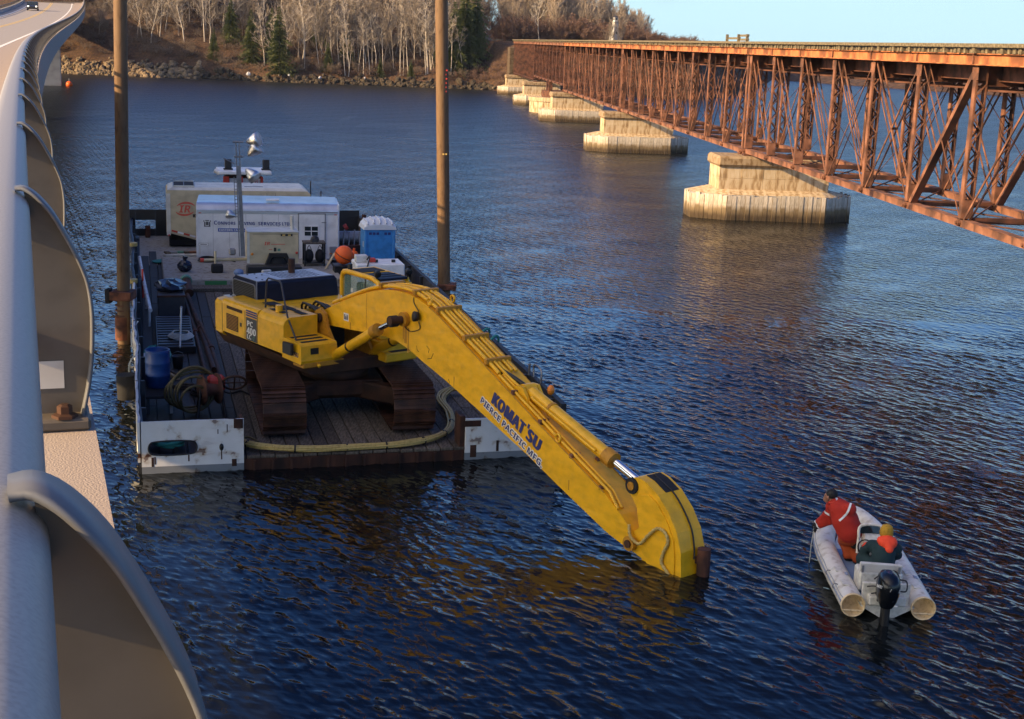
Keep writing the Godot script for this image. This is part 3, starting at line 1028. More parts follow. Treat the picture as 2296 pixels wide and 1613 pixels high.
		if i < panels:
			for q in [[0.3, 3.24, 0.0], [3.24, 0.3, 0.05]]:
				stube(t, "lateral_rod", "rust_dark", [Vector3(q[0], yb - 0.08 + q[2], z), Vector3(q[1], yb - 0.08 + q[2], minf(z + pl, L - 0.3))], 0.03, 5)
				bar_part(t, "lateral_brace", "rust_dark", Vector3(q[0], 8.05 + q[2] * 1.8, z), Vector3(q[1], 8.05 + q[2] * 1.8, minf(z + pl, L - 0.3)), 0.07, 0.07)
	s = ST()
	var k := 0
	while k * 0.42 < L - 0.1:
		box(s, Vector3(1.77 + rng.randf_range(-0.05, 0.05), 9.315, k * 0.42 + 0.14), Vector3(4.15 + rng.randf_range(-0.08, 0.08), 0.185, 0.21))
		k += 1
	tag(obj("sleepers", s, mt("tie_wood"), t), "", "", "", "stuff")
	return t

func octagon(hx0: float, hx1: float, hz: float, ch: float) -> PackedVector2Array:
	return PackedVector2Array([Vector2(hx0, -hz + ch), Vector2(hx0, hz - ch), Vector2(hx0 + ch * 1.5, hz), Vector2(hx1 - ch * 1.5, hz), Vector2(hx1, hz - ch), Vector2(hx1, -hz + ch), Vector2(hx1 - ch * 1.5, -hz), Vector2(hx0 + ch * 1.5, -hz)])

func pier_ring(p: PackedVector2Array, y: float) -> Array:
	var o := []
	for q in p: o.append(Vector3(q.x, y, -q.y))
	return o

func rail_pier(s0: float, label: String, detailed: bool, x0 := -2.95, x1 := 5.95):
	var t := thing("bridge_pier", label, "bridge pier", rail_xf(s0), "stone piers under the railway bridge")
	var s := ST()
	var foot := octagon(x0, x1, 2.05, 1.15)
	loft(s, [pier_ring(foot, -1.5), pier_ring(foot, 1.38)], true, false)
	obj("footing", s, mt("concrete_grey"), t)
	# weathered timber sheathing
	var ring := []
	for i in foot.size():
		var a := foot[i]
		var b := foot[(i + 1) % foot.size()]
		var n := maxi(1, int(a.distance_to(b) / 0.24))
		for k in n: ring.append([a.lerp(b, (k + 0.03) / n), a.lerp(b, (k + 0.97) / n)])
	var all := ST()
	for e in ring:
		s = ST() if detailed else all
		var a: Vector2 = e[0]
		var b: Vector2 = e[1]
		var nrm := Vector2(-(b - a).y, (b - a).x).normalized()
		if nrm.dot(a + b - Vector2(x0 + x1, 0)) < 0: nrm = -nrm
		var o := nrm * rng.randf_range(0.05, 0.085)
		var top := rng.randf_range(1.30, 1.46)
		var tone := rng.randf_range(0.75, 1.1)
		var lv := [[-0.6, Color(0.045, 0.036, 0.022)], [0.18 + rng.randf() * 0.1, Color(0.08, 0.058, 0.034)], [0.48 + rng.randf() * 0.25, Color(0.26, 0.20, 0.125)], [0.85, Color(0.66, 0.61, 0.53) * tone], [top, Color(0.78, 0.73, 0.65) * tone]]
		for i in 4:
			var q := []
			for j in [i, i + 1]:
				for p in [a + o, b + o]:
					q.append([Vector3(p.x, lv[j][0], -p.y), lv[j][1]])
			for ix in [0, 1, 3, 0, 3, 2]:
				s.set_color(q[ix][1])
				s.add_vertex(q[ix][0])
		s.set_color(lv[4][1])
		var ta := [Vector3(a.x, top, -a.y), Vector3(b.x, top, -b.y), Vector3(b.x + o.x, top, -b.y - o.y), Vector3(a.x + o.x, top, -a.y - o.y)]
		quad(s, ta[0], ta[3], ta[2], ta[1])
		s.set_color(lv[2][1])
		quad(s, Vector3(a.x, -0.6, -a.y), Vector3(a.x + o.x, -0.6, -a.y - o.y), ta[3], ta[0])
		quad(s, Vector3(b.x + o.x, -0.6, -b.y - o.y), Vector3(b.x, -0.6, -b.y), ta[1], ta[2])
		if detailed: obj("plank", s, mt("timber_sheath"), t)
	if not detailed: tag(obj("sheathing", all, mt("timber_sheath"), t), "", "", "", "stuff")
	s = ST()
	var b0 := octagon(x0 + 1.35, x1 - 1.35, 1.25, 0.35)
	var skirt := octagon(x0 + 0.05, x1 - 0.05, 1.98, 1.1)
	loft(s, [pier_ring(skirt, 1.385), pier_ring(octagon(x0 + 1.2, x1 - 1.2, 1.36, 0.4), 1.62)], true, false)
	obj("shoulder", s, mt("stone"), t)
	# masonry courses, each stone its own block
	var y := 1.6
	for row in 2:
		var h := 0.62
		var n := 5
		for i in n:
			for side in [-1, 1]:
				var w := (x1 - x0 - 2.75) / n
				s = ST()
				box(s, Vector3(x0 + 1.375 + (i + 0.5) * w, y + h * 0.5, side * 0.62 + rng.randf_range(-0.006, 0.006)), Vector3(w - 0.006, h - 0.005, 1.24), Basis(), 0.012)
				obj("stone_block", s, mt("stone"), t)
		y += h
	s = ST()
	box(s, Vector3((x0 + x1) * 0.5, 3.13, 0), Vector3(x1 - x0 - 2.45, 0.58, 2.85), Basis(), 0.12)
	obj("cap_stone", s, mt("stone_dark"), t)
	s = ST()
	for x in [0.12, 3.42]:
		for z in [-0.5, 0.5]: box(s, Vector3(x, 3.47, z), Vector3(0.6, 0.1, 0.55), Basis(), 0.02)
	obj("bearing", s, mt("rust_dark"), t)

func build_rail_bridge():
	truss_span("truss_span", "nearest rusty truss span, running out of the right edge of the picture", 0.02, 9, 5.08, 3.78, 0)
	truss_span("truss_span", "second rusty truss span, between the nearest two stone piers", -45.8, 9, 5.08, 3.72, 0)
	truss_span("truss_span", "third rusty truss span, behind the second stone pier", -91.6, 9, 5.08, 3.72, 0)
	truss_span("truss_span", "dark shallow swing span over the round pivot pier", -133.0, 9, 4.58, 4.35, 1)
	truss_span("truss_span", "last rusty truss span, with close upright bars, next to the far bank", -174.0, 18, 2.27, 3.75, 2)
	rail_pier(-0.1, "nearest stone bridge pier on a timber-sheathed footing", true)
	rail_pier(-45.7, "second bridge pier, framed by the barge spud and the nearest pier", false)
	rail_pier(-90.2, "third bridge pier, just in front of the round pivot pier", false)
	rail_pier(-131.6, "fourth bridge pier, beyond the round pivot pier", false, -3.0, 5.2)
	rail_pier(-170.0, "farthest bridge pier, nearest to the wooded bank", false, -3.0, 5.2)
	var t := thing("pivot_pier", "low round sunlit stone pier below the swing span", "bridge pier", rail_xf(-111.0), "stone piers under the railway bridge")
	var s := ST()
	lathe(s, [Vector2(0.01, -1.5), Vector2(3.6, -1.5), Vector2(3.6, 1.5), Vector2(3.75, 1.5), Vector2(3.75, 2.0), Vector2(0.01, 2.05)], 20, Transform3D(Basis(), Vector3(1.2, 0, 0)), false)
	obj("drum", s, mt("stone"), t)
	s = ST()
	lathe(s, [Vector2(0.01, 2.06), Vector2(2.6, 2.06), Vector2(2.6, 2.9), Vector2(0.01, 2.9)], 20, Transform3D(Basis(), Vector3(1.77, 0, 0)), false)
	for x in [0.2, 3.3]:
		for z in [-1.6, 1.6]: box(s, Vector3(x, 3.55, z), Vector3(0.5, 1.3, 0.5))
	obj("turntable", s, mt("rust_dark"), t)
	# abutment
	t = thing("bridge_abutment", "dark stone abutment where the railway bridge meets the far bank", "abutment", rail_xf(-178.2))
	s = ST()
	box(s, Vector3(1.77, 3.3, 0), Vector3(5.0, 9.6, 5.0), Basis(), 0.1)
	obj("wall", s, mt("rock_dark"), t)
	# timber barrier standing on the deck
	t = thing("timber_barrier", "small timber barrier of posts and rails standing on the railway bridge deck", "barrier", rail_xf(-11.4, 1.77))
	for x in [-1.2, 0.3, 1.35]:
		s = ST()
		box(s, Vector3(0, 9.72, x * 2.1), Vector3(0.16, 0.6, 0.14))
		obj("post", s, mt("tie_wood"), t)
	for q in [[-1.2, 0.3, 9.78], [0.3, 1.35, 9.94], [0.3, 1.35, 9.70]]:
		s = ST()
		bar(s, Vector3(0.1, q[2], q[0] * 2.1), Vector3(0.1, q[2], q[1] * 2.1), 0.06, 0.13)
		obj("rail", s, mt("tie_wood"), t)
	# lighthouse
	t = thing("lighthouse", "small white tapering wooden lighthouse standing among bare trees", "lighthouse", Transform3D(Basis(Vector3.UP, 0.5).scaled(Vector3.ONE * 0.7), Vector3(18.3, 10.0, -284)))
	s = ST()
	var lr := []
	for q in [[-1.5, 1.45], [0.0, 1.25], [3.6, 0.8], [5.4, 0.62]]:
		lr.append([Vector3(-q[1], q[0], -q[1]), Vector3(-q[1], q[0], q[1]), Vector3(q[1], q[0], q[1]), Vector3(q[1], q[0], -q[1])])
	loft(s, lr, true, false)
	obj("tower", s, mt("lighthouse_white"), t)
	s = ST()
	box(s, Vector3(0, 5.48, 0), Vector3(1.9, 0.14, 1.9))
	obj("gallery", s, mt("lighthouse_white"), t)
	s = ST()
	box(s, Vector3(0, 6.15, 0), Vector3(1.0, 1.2, 1.0))
	obj("lantern_room", s, mt("lighthouse_white"), t)
	s = ST()
	for z in [0.51, -0.51]: box(s, Vector3(0, 6.25, z), Vector3(0.6, 0.55, 0.03))
	for x in [0.51, -0.51]: box(s, Vector3(x, 6.25, 0), Vector3(0.03, 0.55, 0.6))
	obj("lantern_glass", s, mt("glass_dark"), t)
	s = ST()
	lathe(s, [Vector2(0.85, 6.76), Vector2(0.1, 7.3), Vector2(0.1, 7.55), Vector2(0.001, 7.6)], 8, Transform3D(Basis(), Vector3.ZERO), false)
	obj("roof", s, mt("dark_grey"), t)
	s = ST()
	box(s, Vector3(0, 2.4, 0.97), Vector3(0.4, 0.7, 0.06), Basis(Vector3.RIGHT, -0.12))
	obj("window", s, mt("glass_dark"), t)
	# light stone house far behind the bridge end
	t = thing("low_wall", "low pale concrete barrier at the landward end of the railway bridge", "wall", Transform3D(Basis(Vector3.UP, 0.1), Vector3(-4.5, 8.7, -300)))
	s = ST()
	for k in 3: box(s, Vector3(k * 1.7 - 1.7, 0.45, 0), Vector3(1.6, 0.9, 0.6), Basis(), 0.08)
	obj("block", s, mt("concrete_grey"), t)

# ---------- trees ----------
func branch(tk: SurfaceTool, tw: SurfaceTool, p: Vector3, d: Vector3, len: float, r: float, lv: int, style: Dictionary):
	var pts := [p]
	var n := 4 if lv < 2 else 3
	var q := p
	var dd := d
	for i in n:
		dd = (dd + Vector3(rng.randfn(), rng.randfn(), rng.randfn()) * style.wobble * (0.5 if lv == 0 else 1.0) + Vector3(0, style.up * (0.0 if lv == 0 else 1.0), 0)).normalized()
		q += dd * len / n
		pts.append(q)
	var rad := []
	for i in n + 1: rad.append(maxf(r * (1.0 - 0.8 * i / n), style.tip))
	tube(tk if lv < 2 else tw, pts, rad, 6 if lv == 0 else 3, false)
	if lv >= 3: return
	var kids: int = style.kids[lv]
	for i in kids:
		var t: float = lerpf(style.start if lv == 0 else 0.2, 1.0, (i + rng.randf()) / kids)
		var seg := clampi(int(t * n), 0, n - 1)
		var c: Vector3 = pts[seg].lerp(pts[seg + 1], t * n - seg)
		var ax: Vector3 = (pts[seg + 1] - pts[seg]).normalized()
		var az := rng.randf() * TAU
		var side := Vector3(cos(az), 0, sin(az)) if lv == 0 else Vector3(rng.randfn(), rng.randfn() * 0.6 + 0.2, rng.randfn()).normalized()
		var bd: Vector3 = (ax * style.lean + side * (1.0 - style.lean * 0.5)).normalized()
		var bl: float = len * style.ratio[lv] * (1.15 - 0.75 * t if lv == 0 else 1.0) * rng.randf_range(0.7, 1.2)
		branch(tk, tw, c, bd, bl, maxf(rad[seg] * 0.55, style.tip), lv + 1, style)

func bare_tree(seed_: int, h: float, r: float, style: Dictionary) -> Array:
	rng.seed = seed_
	var tk := ST()
	var tw := ST()
	var stems: int = style.get("stems", 1)
	for k in stems:
		var a := rng.randf() * TAU
		var lean: float = 0.05 if stems == 1 else 0.3
		branch(tk, tw, Vector3(cos(a), 0, sin(a)) * 0.15 * (stems - 1), Vector3(cos(a) * lean, 1, sin(a) * lean).normalized(), h * rng.randf_range(0.8, 1.0), r, 0, style)
	return [mesh_of(tk), mesh_of(tw)]

func spruce(seed_: int, h: float, w: float) -> Array:
	rng.seed = seed_
	var tk := ST()
	tube(tk, [Vector3(0, -0.3, 0), Vector3(0, h * 0.6, 0), Vector3(0, h, 0)], [h * 0.018, h * 0.010, 0.015], 6)
	var s := ST()
	var y := h * 0.06
	while y < h * 0.985:
		var k := 1.0 - y / h
		var br := w * pow(k, 0.8) * rng.randf_range(0.75, 1.15)
		var n := 5 + int(8 * k)
		for i in n:
			if rng.randf() < 0.12: continue
			var az := TAU * i / n + rng.randf() * 0.8
			var out := Vector3(cos(az), 0, sin(az))
			var l := br * rng.randf_range(0.65, 1.15)
			var side := Vector3(-out.z, 0, out.x)
			var a := Vector3(0, y, 0)
			for m in 9:
				var t := (m + rng.randf()) / 9.0
				var c := a + out * l * t + Vector3(0, -l * 0.42 * t * t + l * 0.08 * t, 0)
				var sz := 0.42 * (1.1 - 0.6 * t) * clampf(l, 0.5, 1.4)
				for q in [-1.0, 1.0]:
					var tip: Vector3 = c + (side * q * rng.randf_range(0.5, 1.0) + out * 0.8 + Vector3(0, rng.randf_range(-0.5, 0.15), 0)) * sz
					tri(s, c - out * sz * 0.18, c + out * sz * 0.2 + Vector3(0, 0.05, 0), tip)
					tri(s, c + Vector3(0, -0.05, 0), c + out * sz * 0.35, c + (side * q * 0.5 + Vector3(0, -0.9, 0)) * sz * 0.8)
		y += h * 0.030 * (0.7 + k * 0.6)
	return [mesh_of(tk), mesh_of(s)]

func plant(called: String, m: Array, mats2: Array, label: String, cat: String, group: String, xf: Transform3D) -> Node3D:
	var t := thing(called, label, cat, xf, group)
	put("trunk", m[0], mt(mats2[0]), t)
	put("crown", m[1], mt(mats2[1]), t)
	return t

func build_trees():
	var birch := {"wobble": 0.16, "up": 0.10, "tip": 0.026, "kids": [13, 5, 4], "start": 0.28, "lean": 0.62, "ratio": [0.36, 0.45, 0.45]}
	var hazy := {"wobble": 0.12, "up": 0.12, "tip": 0.018, "kids": [16, 7, 5], "start": 0.22, "lean": 0.72, "ratio": [0.34, 0.5, 0.5]}
	var broad := {"wobble": 0.10, "up": 0.16, "tip": 0.020, "kids": [22, 8, 6], "start": 0.06, "lean": 0.85, "ratio": [0.42, 0.5, 0.5]}
	var stem := {"wobble": 0.07, "up": 0.05, "tip": 0.024, "kids": [10, 5, 4], "start": 0.55, "lean": 0.65, "ratio": [0.25, 0.45, 0.45]}
	var bush := {"wobble": 0.2, "up": 0.1, "tip": 0.012, "kids": [7, 5, 4], "start": 0.15, "lean": 0.6, "ratio": [0.5, 0.5, 0.5], "stems": 5}
	var B := []
	for i in 4: B.append(bare_tree(100 + i, 11.0 + i, 0.14, birch))
	var Hz := []
	for i in 3: Hz.append(bare_tree(200 + i, 10.5, 0.11, hazy))
	var Br := []
	for i in 3: Br.append(bare_tree(250 + i, 10.5, 0.10, broad))
	var Sm := []
	for i in 3: Sm.append(bare_tree(300 + i, 11.0, 0.09, stem))
	var Bu := []
	for i in 2: Bu.append(bare_tree(400 + i, 2.6, 0.03, bush))
	var S := []
	for i in 3: S.append(spruce(500 + i, 10.0, 2.9))
	var src := {}
	rng.seed = 9
	# individually seen spruces: x, inland, height, label
	for q in [[-53.0, 6.0, 8.5, "dark spruce low on the slope, right of the shadow on the bank"], [-46.6, 2.5, 10.5, "tallest spruce at the water's edge, about midway between the two spud piles"], [-49.3, 9.0, 8.0, "dark spruce standing higher up, just left of the tallest one at the water's edge"],
			[-37.5, 4.0, 4.5, "short bushy spruce at the foot of the slope among white birches"], [-58.5, 14.0, 7.5, "dark spruce high on the slope behind the shadowed part of the bank"], [-41.0, 16.0, 7.0, "dark spruce top showing high among the birches right of the tallest spruce"],
			[-27.5, 2.6, 3.2, "low round evergreen near the shore, left of the right-hand spud pile"], [-13.5, 7.0, 11.0, "dark spruce just right of the right-hand spud pile"], [-11.6, 9.0, 13.0, "tallest of the dark spruces at the right end of the wood"], [-15.8, 9.0, 9.0, "dark spruce partly hidden behind the right-hand spud pile"],
			[-9.6, 11.0, 11.0, "rightmost spruce of the wood, nearest to the bridge abutment"], [-21.5, 3.0, 3.0, "small evergreen at the shore close to the left of the right-hand spud pile"], [-34.5, 8.5, 6.0, "bushy spruce on the middle slope behind the white boulders"], [-60.5, 8.0, 5.0, "small spruce at the upper edge of the shadow on the bank"]]:
		var z: float = shore(q[0]) - q[1]
		var v := rng.randi() % 3
		var xf := Transform3D(Basis(Vector3.UP, rng.randf() * TAU).scaled(Vector3.ONE * q[2] * 0.125), Vector3(q[0], ground(q[0], z) - 0.1, z))
		if not src.has("s%d" % v): src["s%d" % v] = plant("spruce_tree", S[v], ["grey_bark", "needles"], q[3], "tree", "spruces on the far bank", xf)
		else: dup(src["s%d" % v], xf, q[3])
	rng.seed = 12
	var put_bare := func(kind: String, arr: Array, mm: Array, lb: String, grp: String, x: float, d: float, sc: float, tilt: float):
		var z: float = shore(x) - d
		var v := rng.randi() % arr.size()
		var xf := Transform3D((Basis(Vector3.BACK, tilt) * Basis(Vector3.UP, rng.randf() * TAU)).scaled(Vector3.ONE * sc), Vector3(x, ground(x, z) - 0.15, z))
		var key := kind + str(arr[v][0].get_instance_id())
		if not src.has(key): src[key] = plant(kind, arr[v], mm, lb, "tree", grp, xf)
		else: dup(src[key], xf, lb, grp)
	# white birches on the slope
	for i in 62:
		var x := lerpf(-78.0, -14.0, (i + rng.randf()) / 62.0)
		var lim := 4.0 if x > -52.0 else 14.0
		put_bare.call("birch_tree", B, ["birch_bark", "twig_grey"], "pale bare birch on the steep slope of the far bank", "bare birches on the slope", x, lim + rng.randf() * 17.0, rng.randf_range(0.75, 1.1), rng.randfn() * 0.07)
	for i in 80:
		var x := lerpf(-86.0, -10.0, (i + rng.randf()) / 80.0)
		var lim := 6.0 if x > -50.0 else 16.0
		put_bare.call("bare_tree", Br if i % 2 else Hz, ["grey_bark", "twig"], "brown bare tree with a hazy twig crown on the far bank", "brown bare trees on the slope", x, lim + rng.randf() * 24.0, rng.randf_range(0.7, 1.15), rng.randfn() * 0.05)
	for i in 44:
		var x := lerpf(-40.0, -11.0, (i + rng.randf()) / 44.0)
		put_bare.call("slender_tree", Sm, ["birch_bark", "twig"], "slender pale trunk in the dense stand left of the railway bridge", "slender trunks at the water's edge", x, 3.0 + rng.randf() * 12.0, rng.randf_range(0.7, 1.1), rng.randfn() * 0.09)
	# trees on the flat ground behind the railway bridge
	for i in 90:
		var x := lerpf(-5.0, 27.0, (i + rng.randf()) / 90.0)
		put_bare.call("tall_bare_tree", Br, ["grey_bark", "twig_light"], "brown bare tree on the level ground behind the railway bridge", "brown bare trees behind the railway bridge", x, 42.0 + rng.randf() * 26.0, rng.randf_range(0.85, 1.1) * lerpf(1.25, 0.6, clampf((x - 4.0) / 24.0, 0, 1)), rng.randfn() * 0.04)
	put_bare.call("white_birch", B, ["birch_bark", "birch_bark"], "single white birch with a forked crown above the railway bridge deck", "", 3.2, 36.0, 0.82, 0.0)
	put_bare.call("slim_tree", Br, ["grey_bark", "twig"], "bare tree whose twigs partly hide the lighthouse", "", 17.2, 25.0, 0.5, 0.0)
	put_bare.call("slim_tree", Br, ["grey_bark", "twig"], "bare tree just right of the lighthouse", "", 19.4, 27.0, 0.62, 0.05)
	# continuous masses
	var tr := []
	for i in 900:
		var x := rng.randf_range(-100, -9)
		var d := 3.0 + pow(rng.randf(), 1.2) * 42.0
		if x < -60 and d < 8: continue
		var z: float = shore(x) - d
		var sc := rng.randf_range(0.35, 0.95)
		tr.append([Transform3D(Basis(Vector3.UP, rng.randf() * TAU).scaled(Vector3(sc, sc * rng.randf_range(0.7, 1.1), sc)), Vector3(x, ground(x, z) - 0.1, z)), g(1)])
	tag(multi("undergrowth", Bu[0][1], mt("brush"), tr), "brown leafless undergrowth covering the far bank", "undergrowth", "", "stuff")
	tr = []
	for i in 420:
		var x := lerpf(14.0, 46.0, rng.randf())
		var d := rng.randf_range(34.0, 75.0) - clampf((x - 33.0) * 1.2, 0.0, 20.0)
		var z: float = minf(shore(x) - 3.0, -255.5 - d)
		var sc := rng.randf_range(0.6, 1.1) * lerpf(1.7, 0.55, clampf((x - 16.0) / 26.0, 0, 1))
		tr.append([Transform3D(Basis(Vector3.UP, rng.randf() * TAU).scaled(Vector3.ONE * sc), Vector3(x, ground(x, z) - 0.1, z)), g(1)])
	for i in 420:
		var x := rng.randf_range(-6.0, 24.0)
		var z := -255.5 - rng.randf_range(36.0, 70.0)
		var sc := rng.randf_range(0.9, 2.3)
		tr.append([Transform3D(Basis(Vector3.UP, rng.randf() * TAU).scaled(Vector3.ONE * sc), Vector3(x, ground(x, z) - 0.1, z)), g(1)])
	for i in 260:
		var x := rng.randf_range(-40, 34)
		var d := absf(rng.randfn()) * 4.0 + 1.5
		if x < -9: d += 1.0
		var z: float = shore(x) - d
		var sc := rng.randf_range(0.25, 0.6)
		tr.append([Transform3D(Basis(Vector3.UP, rng.randf() * TAU).scaled(Vector3.ONE * sc), Vector3(x, ground(x, z) - 0.1, z)), g(1)])
	tag(multi("red_brush", Bu[1][1], mt("twig_red"), tr), "low reddish brown brush behind and below the railway bridge end", "brush", "", "stuff")
	tr = []
	for i in 420:
		var x := rng.randf_range(-110, -8)
		var d := rng.randf_range(28.0, 75.0)
		var z: float = shore(x) - d
		var sc := rng.randf_range(0.8, 1.3)
		tr.append([Transform3D(Basis(Vector3.UP, rng.randf() * TAU).scaled(Vector3.ONE * sc), Vector3(x, ground(x, z) - 0.1, z)), g(1)])
	tag(multi("far_woodland", Hz[0][1], mt("brush"), tr), "far mass of leafless twigs high on the wooded bank", "woodland", "", "stuff")

# ---------- barge ----------
const BETA := 0.27053
const BO := Vector3(-7.58, 0, -26.87)
func bxf(s: float, t: float, y: float, turn := 0.0) -> Transform3D:
	var b := Basis(Vector3.UP, BETA)
	return Transform3D(b * Basis(Vector3.UP, turn), BO + b * Vector3(s, y, -t))

func lw(t: float) -> float: return -0.010 * t - 0.03 * sin(t * 0.7) * minf(t, 1.0)   # inside line of the left wall
func rw(t: float) -> float: return 9.05 + 0.012 * t

func wall_strip(s: SurfaceTool, side: int, off: float, th: float, y0: float, y1: float, t0: float, t1: float, n: int, wob := 0.0):
	var rings := []
	for i in n + 1:
		var t := lerpf(t0, t1, float(i) / n)
		var x := (lw(t) - off) if side == 0 else (rw(t) + off)
		x += noise.get_noise_2d(t * 0.9, 5.0 + side) * wob
		var k := -1.0 if side == 0 else 1.0
		var yy := y1 + noise.get_noise_2d(t * 0.5, 9.0) * wob * 0.6
		rings.append([Vector3(x, y0, -t), Vector3(x, yy, -t), Vector3(x + k * th, yy, -t), Vector3(x + k * th, y0, -t)])
	loft(s, rings, true, false)

func plate_with_slot(s: SurfaceTool, w: float, y0: float, y1: float, c: Vector2, hw: float, hh: float, th: float):
	var n := 40
	var inn := []
	var out := []
	for i in n:
		var a := TAU * i / n + 0.001
		var d := Vector2(cos(a), sin(a))
		var p := Vector2(clampf(d.x * hw * 1.3, -(hw - hh), hw - hh), 0)
		p += d * hh
		inn.append(c + p)
		var k := INF
		if d.x > 0: k = minf(k, (w - c.x) / d.x)
		if d.x < 0: k = minf(k, -c.x / d.x)
		if d.y > 0: k = minf(k, (y1 - c.y) / d.y)
		if d.y < 0: k = minf(k, (y0 - c.y) / d.y)
		out.append(c + d * k)
	for cor in [Vector2(0, y0), Vector2(w, y0), Vector2(w, y1), Vector2(0, y1)]:
		var best := 0
		for i in n:
			if out[i].distance_to(cor) < out[best].distance_to(cor): best = i
		out[best] = cor
	for i in n:
		var j := (i + 1) % n
		for z in [th, 0.0]:
			var q := [Vector3(inn[i].x, inn[i].y, z), Vector3(out[i].x, out[i].y, z), Vector3(out[j].x, out[j].y, z), Vector3(inn[j].x, inn[j].y, z)]
			if z > 0: quad(s, q[0], q[1], q[2], q[3])
			else: quad(s, q[3], q[2], q[1], q[0])
		quad(s, Vector3(inn[i].x, inn[i].y, 0), Vector3(inn[i].x, inn[i].y, th), Vector3(inn[j].x, inn[j].y, th), Vector3(inn[j].x, inn[j].y, 0))
		quad(s, Vector3(out[i].x, out[i].y, th), Vector3(out[i].x, out[i].y, 0), Vector3(out[j].x, out[j].y, 0), Vector3(out[j].x, out[j].y, th))

func sbox(parent: Node, called: String, m: String, c: Vector3, z: Vector3, bev := 0.0, bas := Basis()) -> MeshInstance3D:
	var s := ST()
	box(s, c, z, bas, bev)
	return obj(called, s, mt(m), parent)

func stube(parent: Node, called: String, m: String, pts: Array, r, n := 8) -> MeshInstance3D:
	var s := ST()
	tube(s, pts, r, n)
	return obj(called, s, mt(m), parent)

func B3(s: float, t: float, y: float) -> Vector3: return Vector3(s, y, -t)

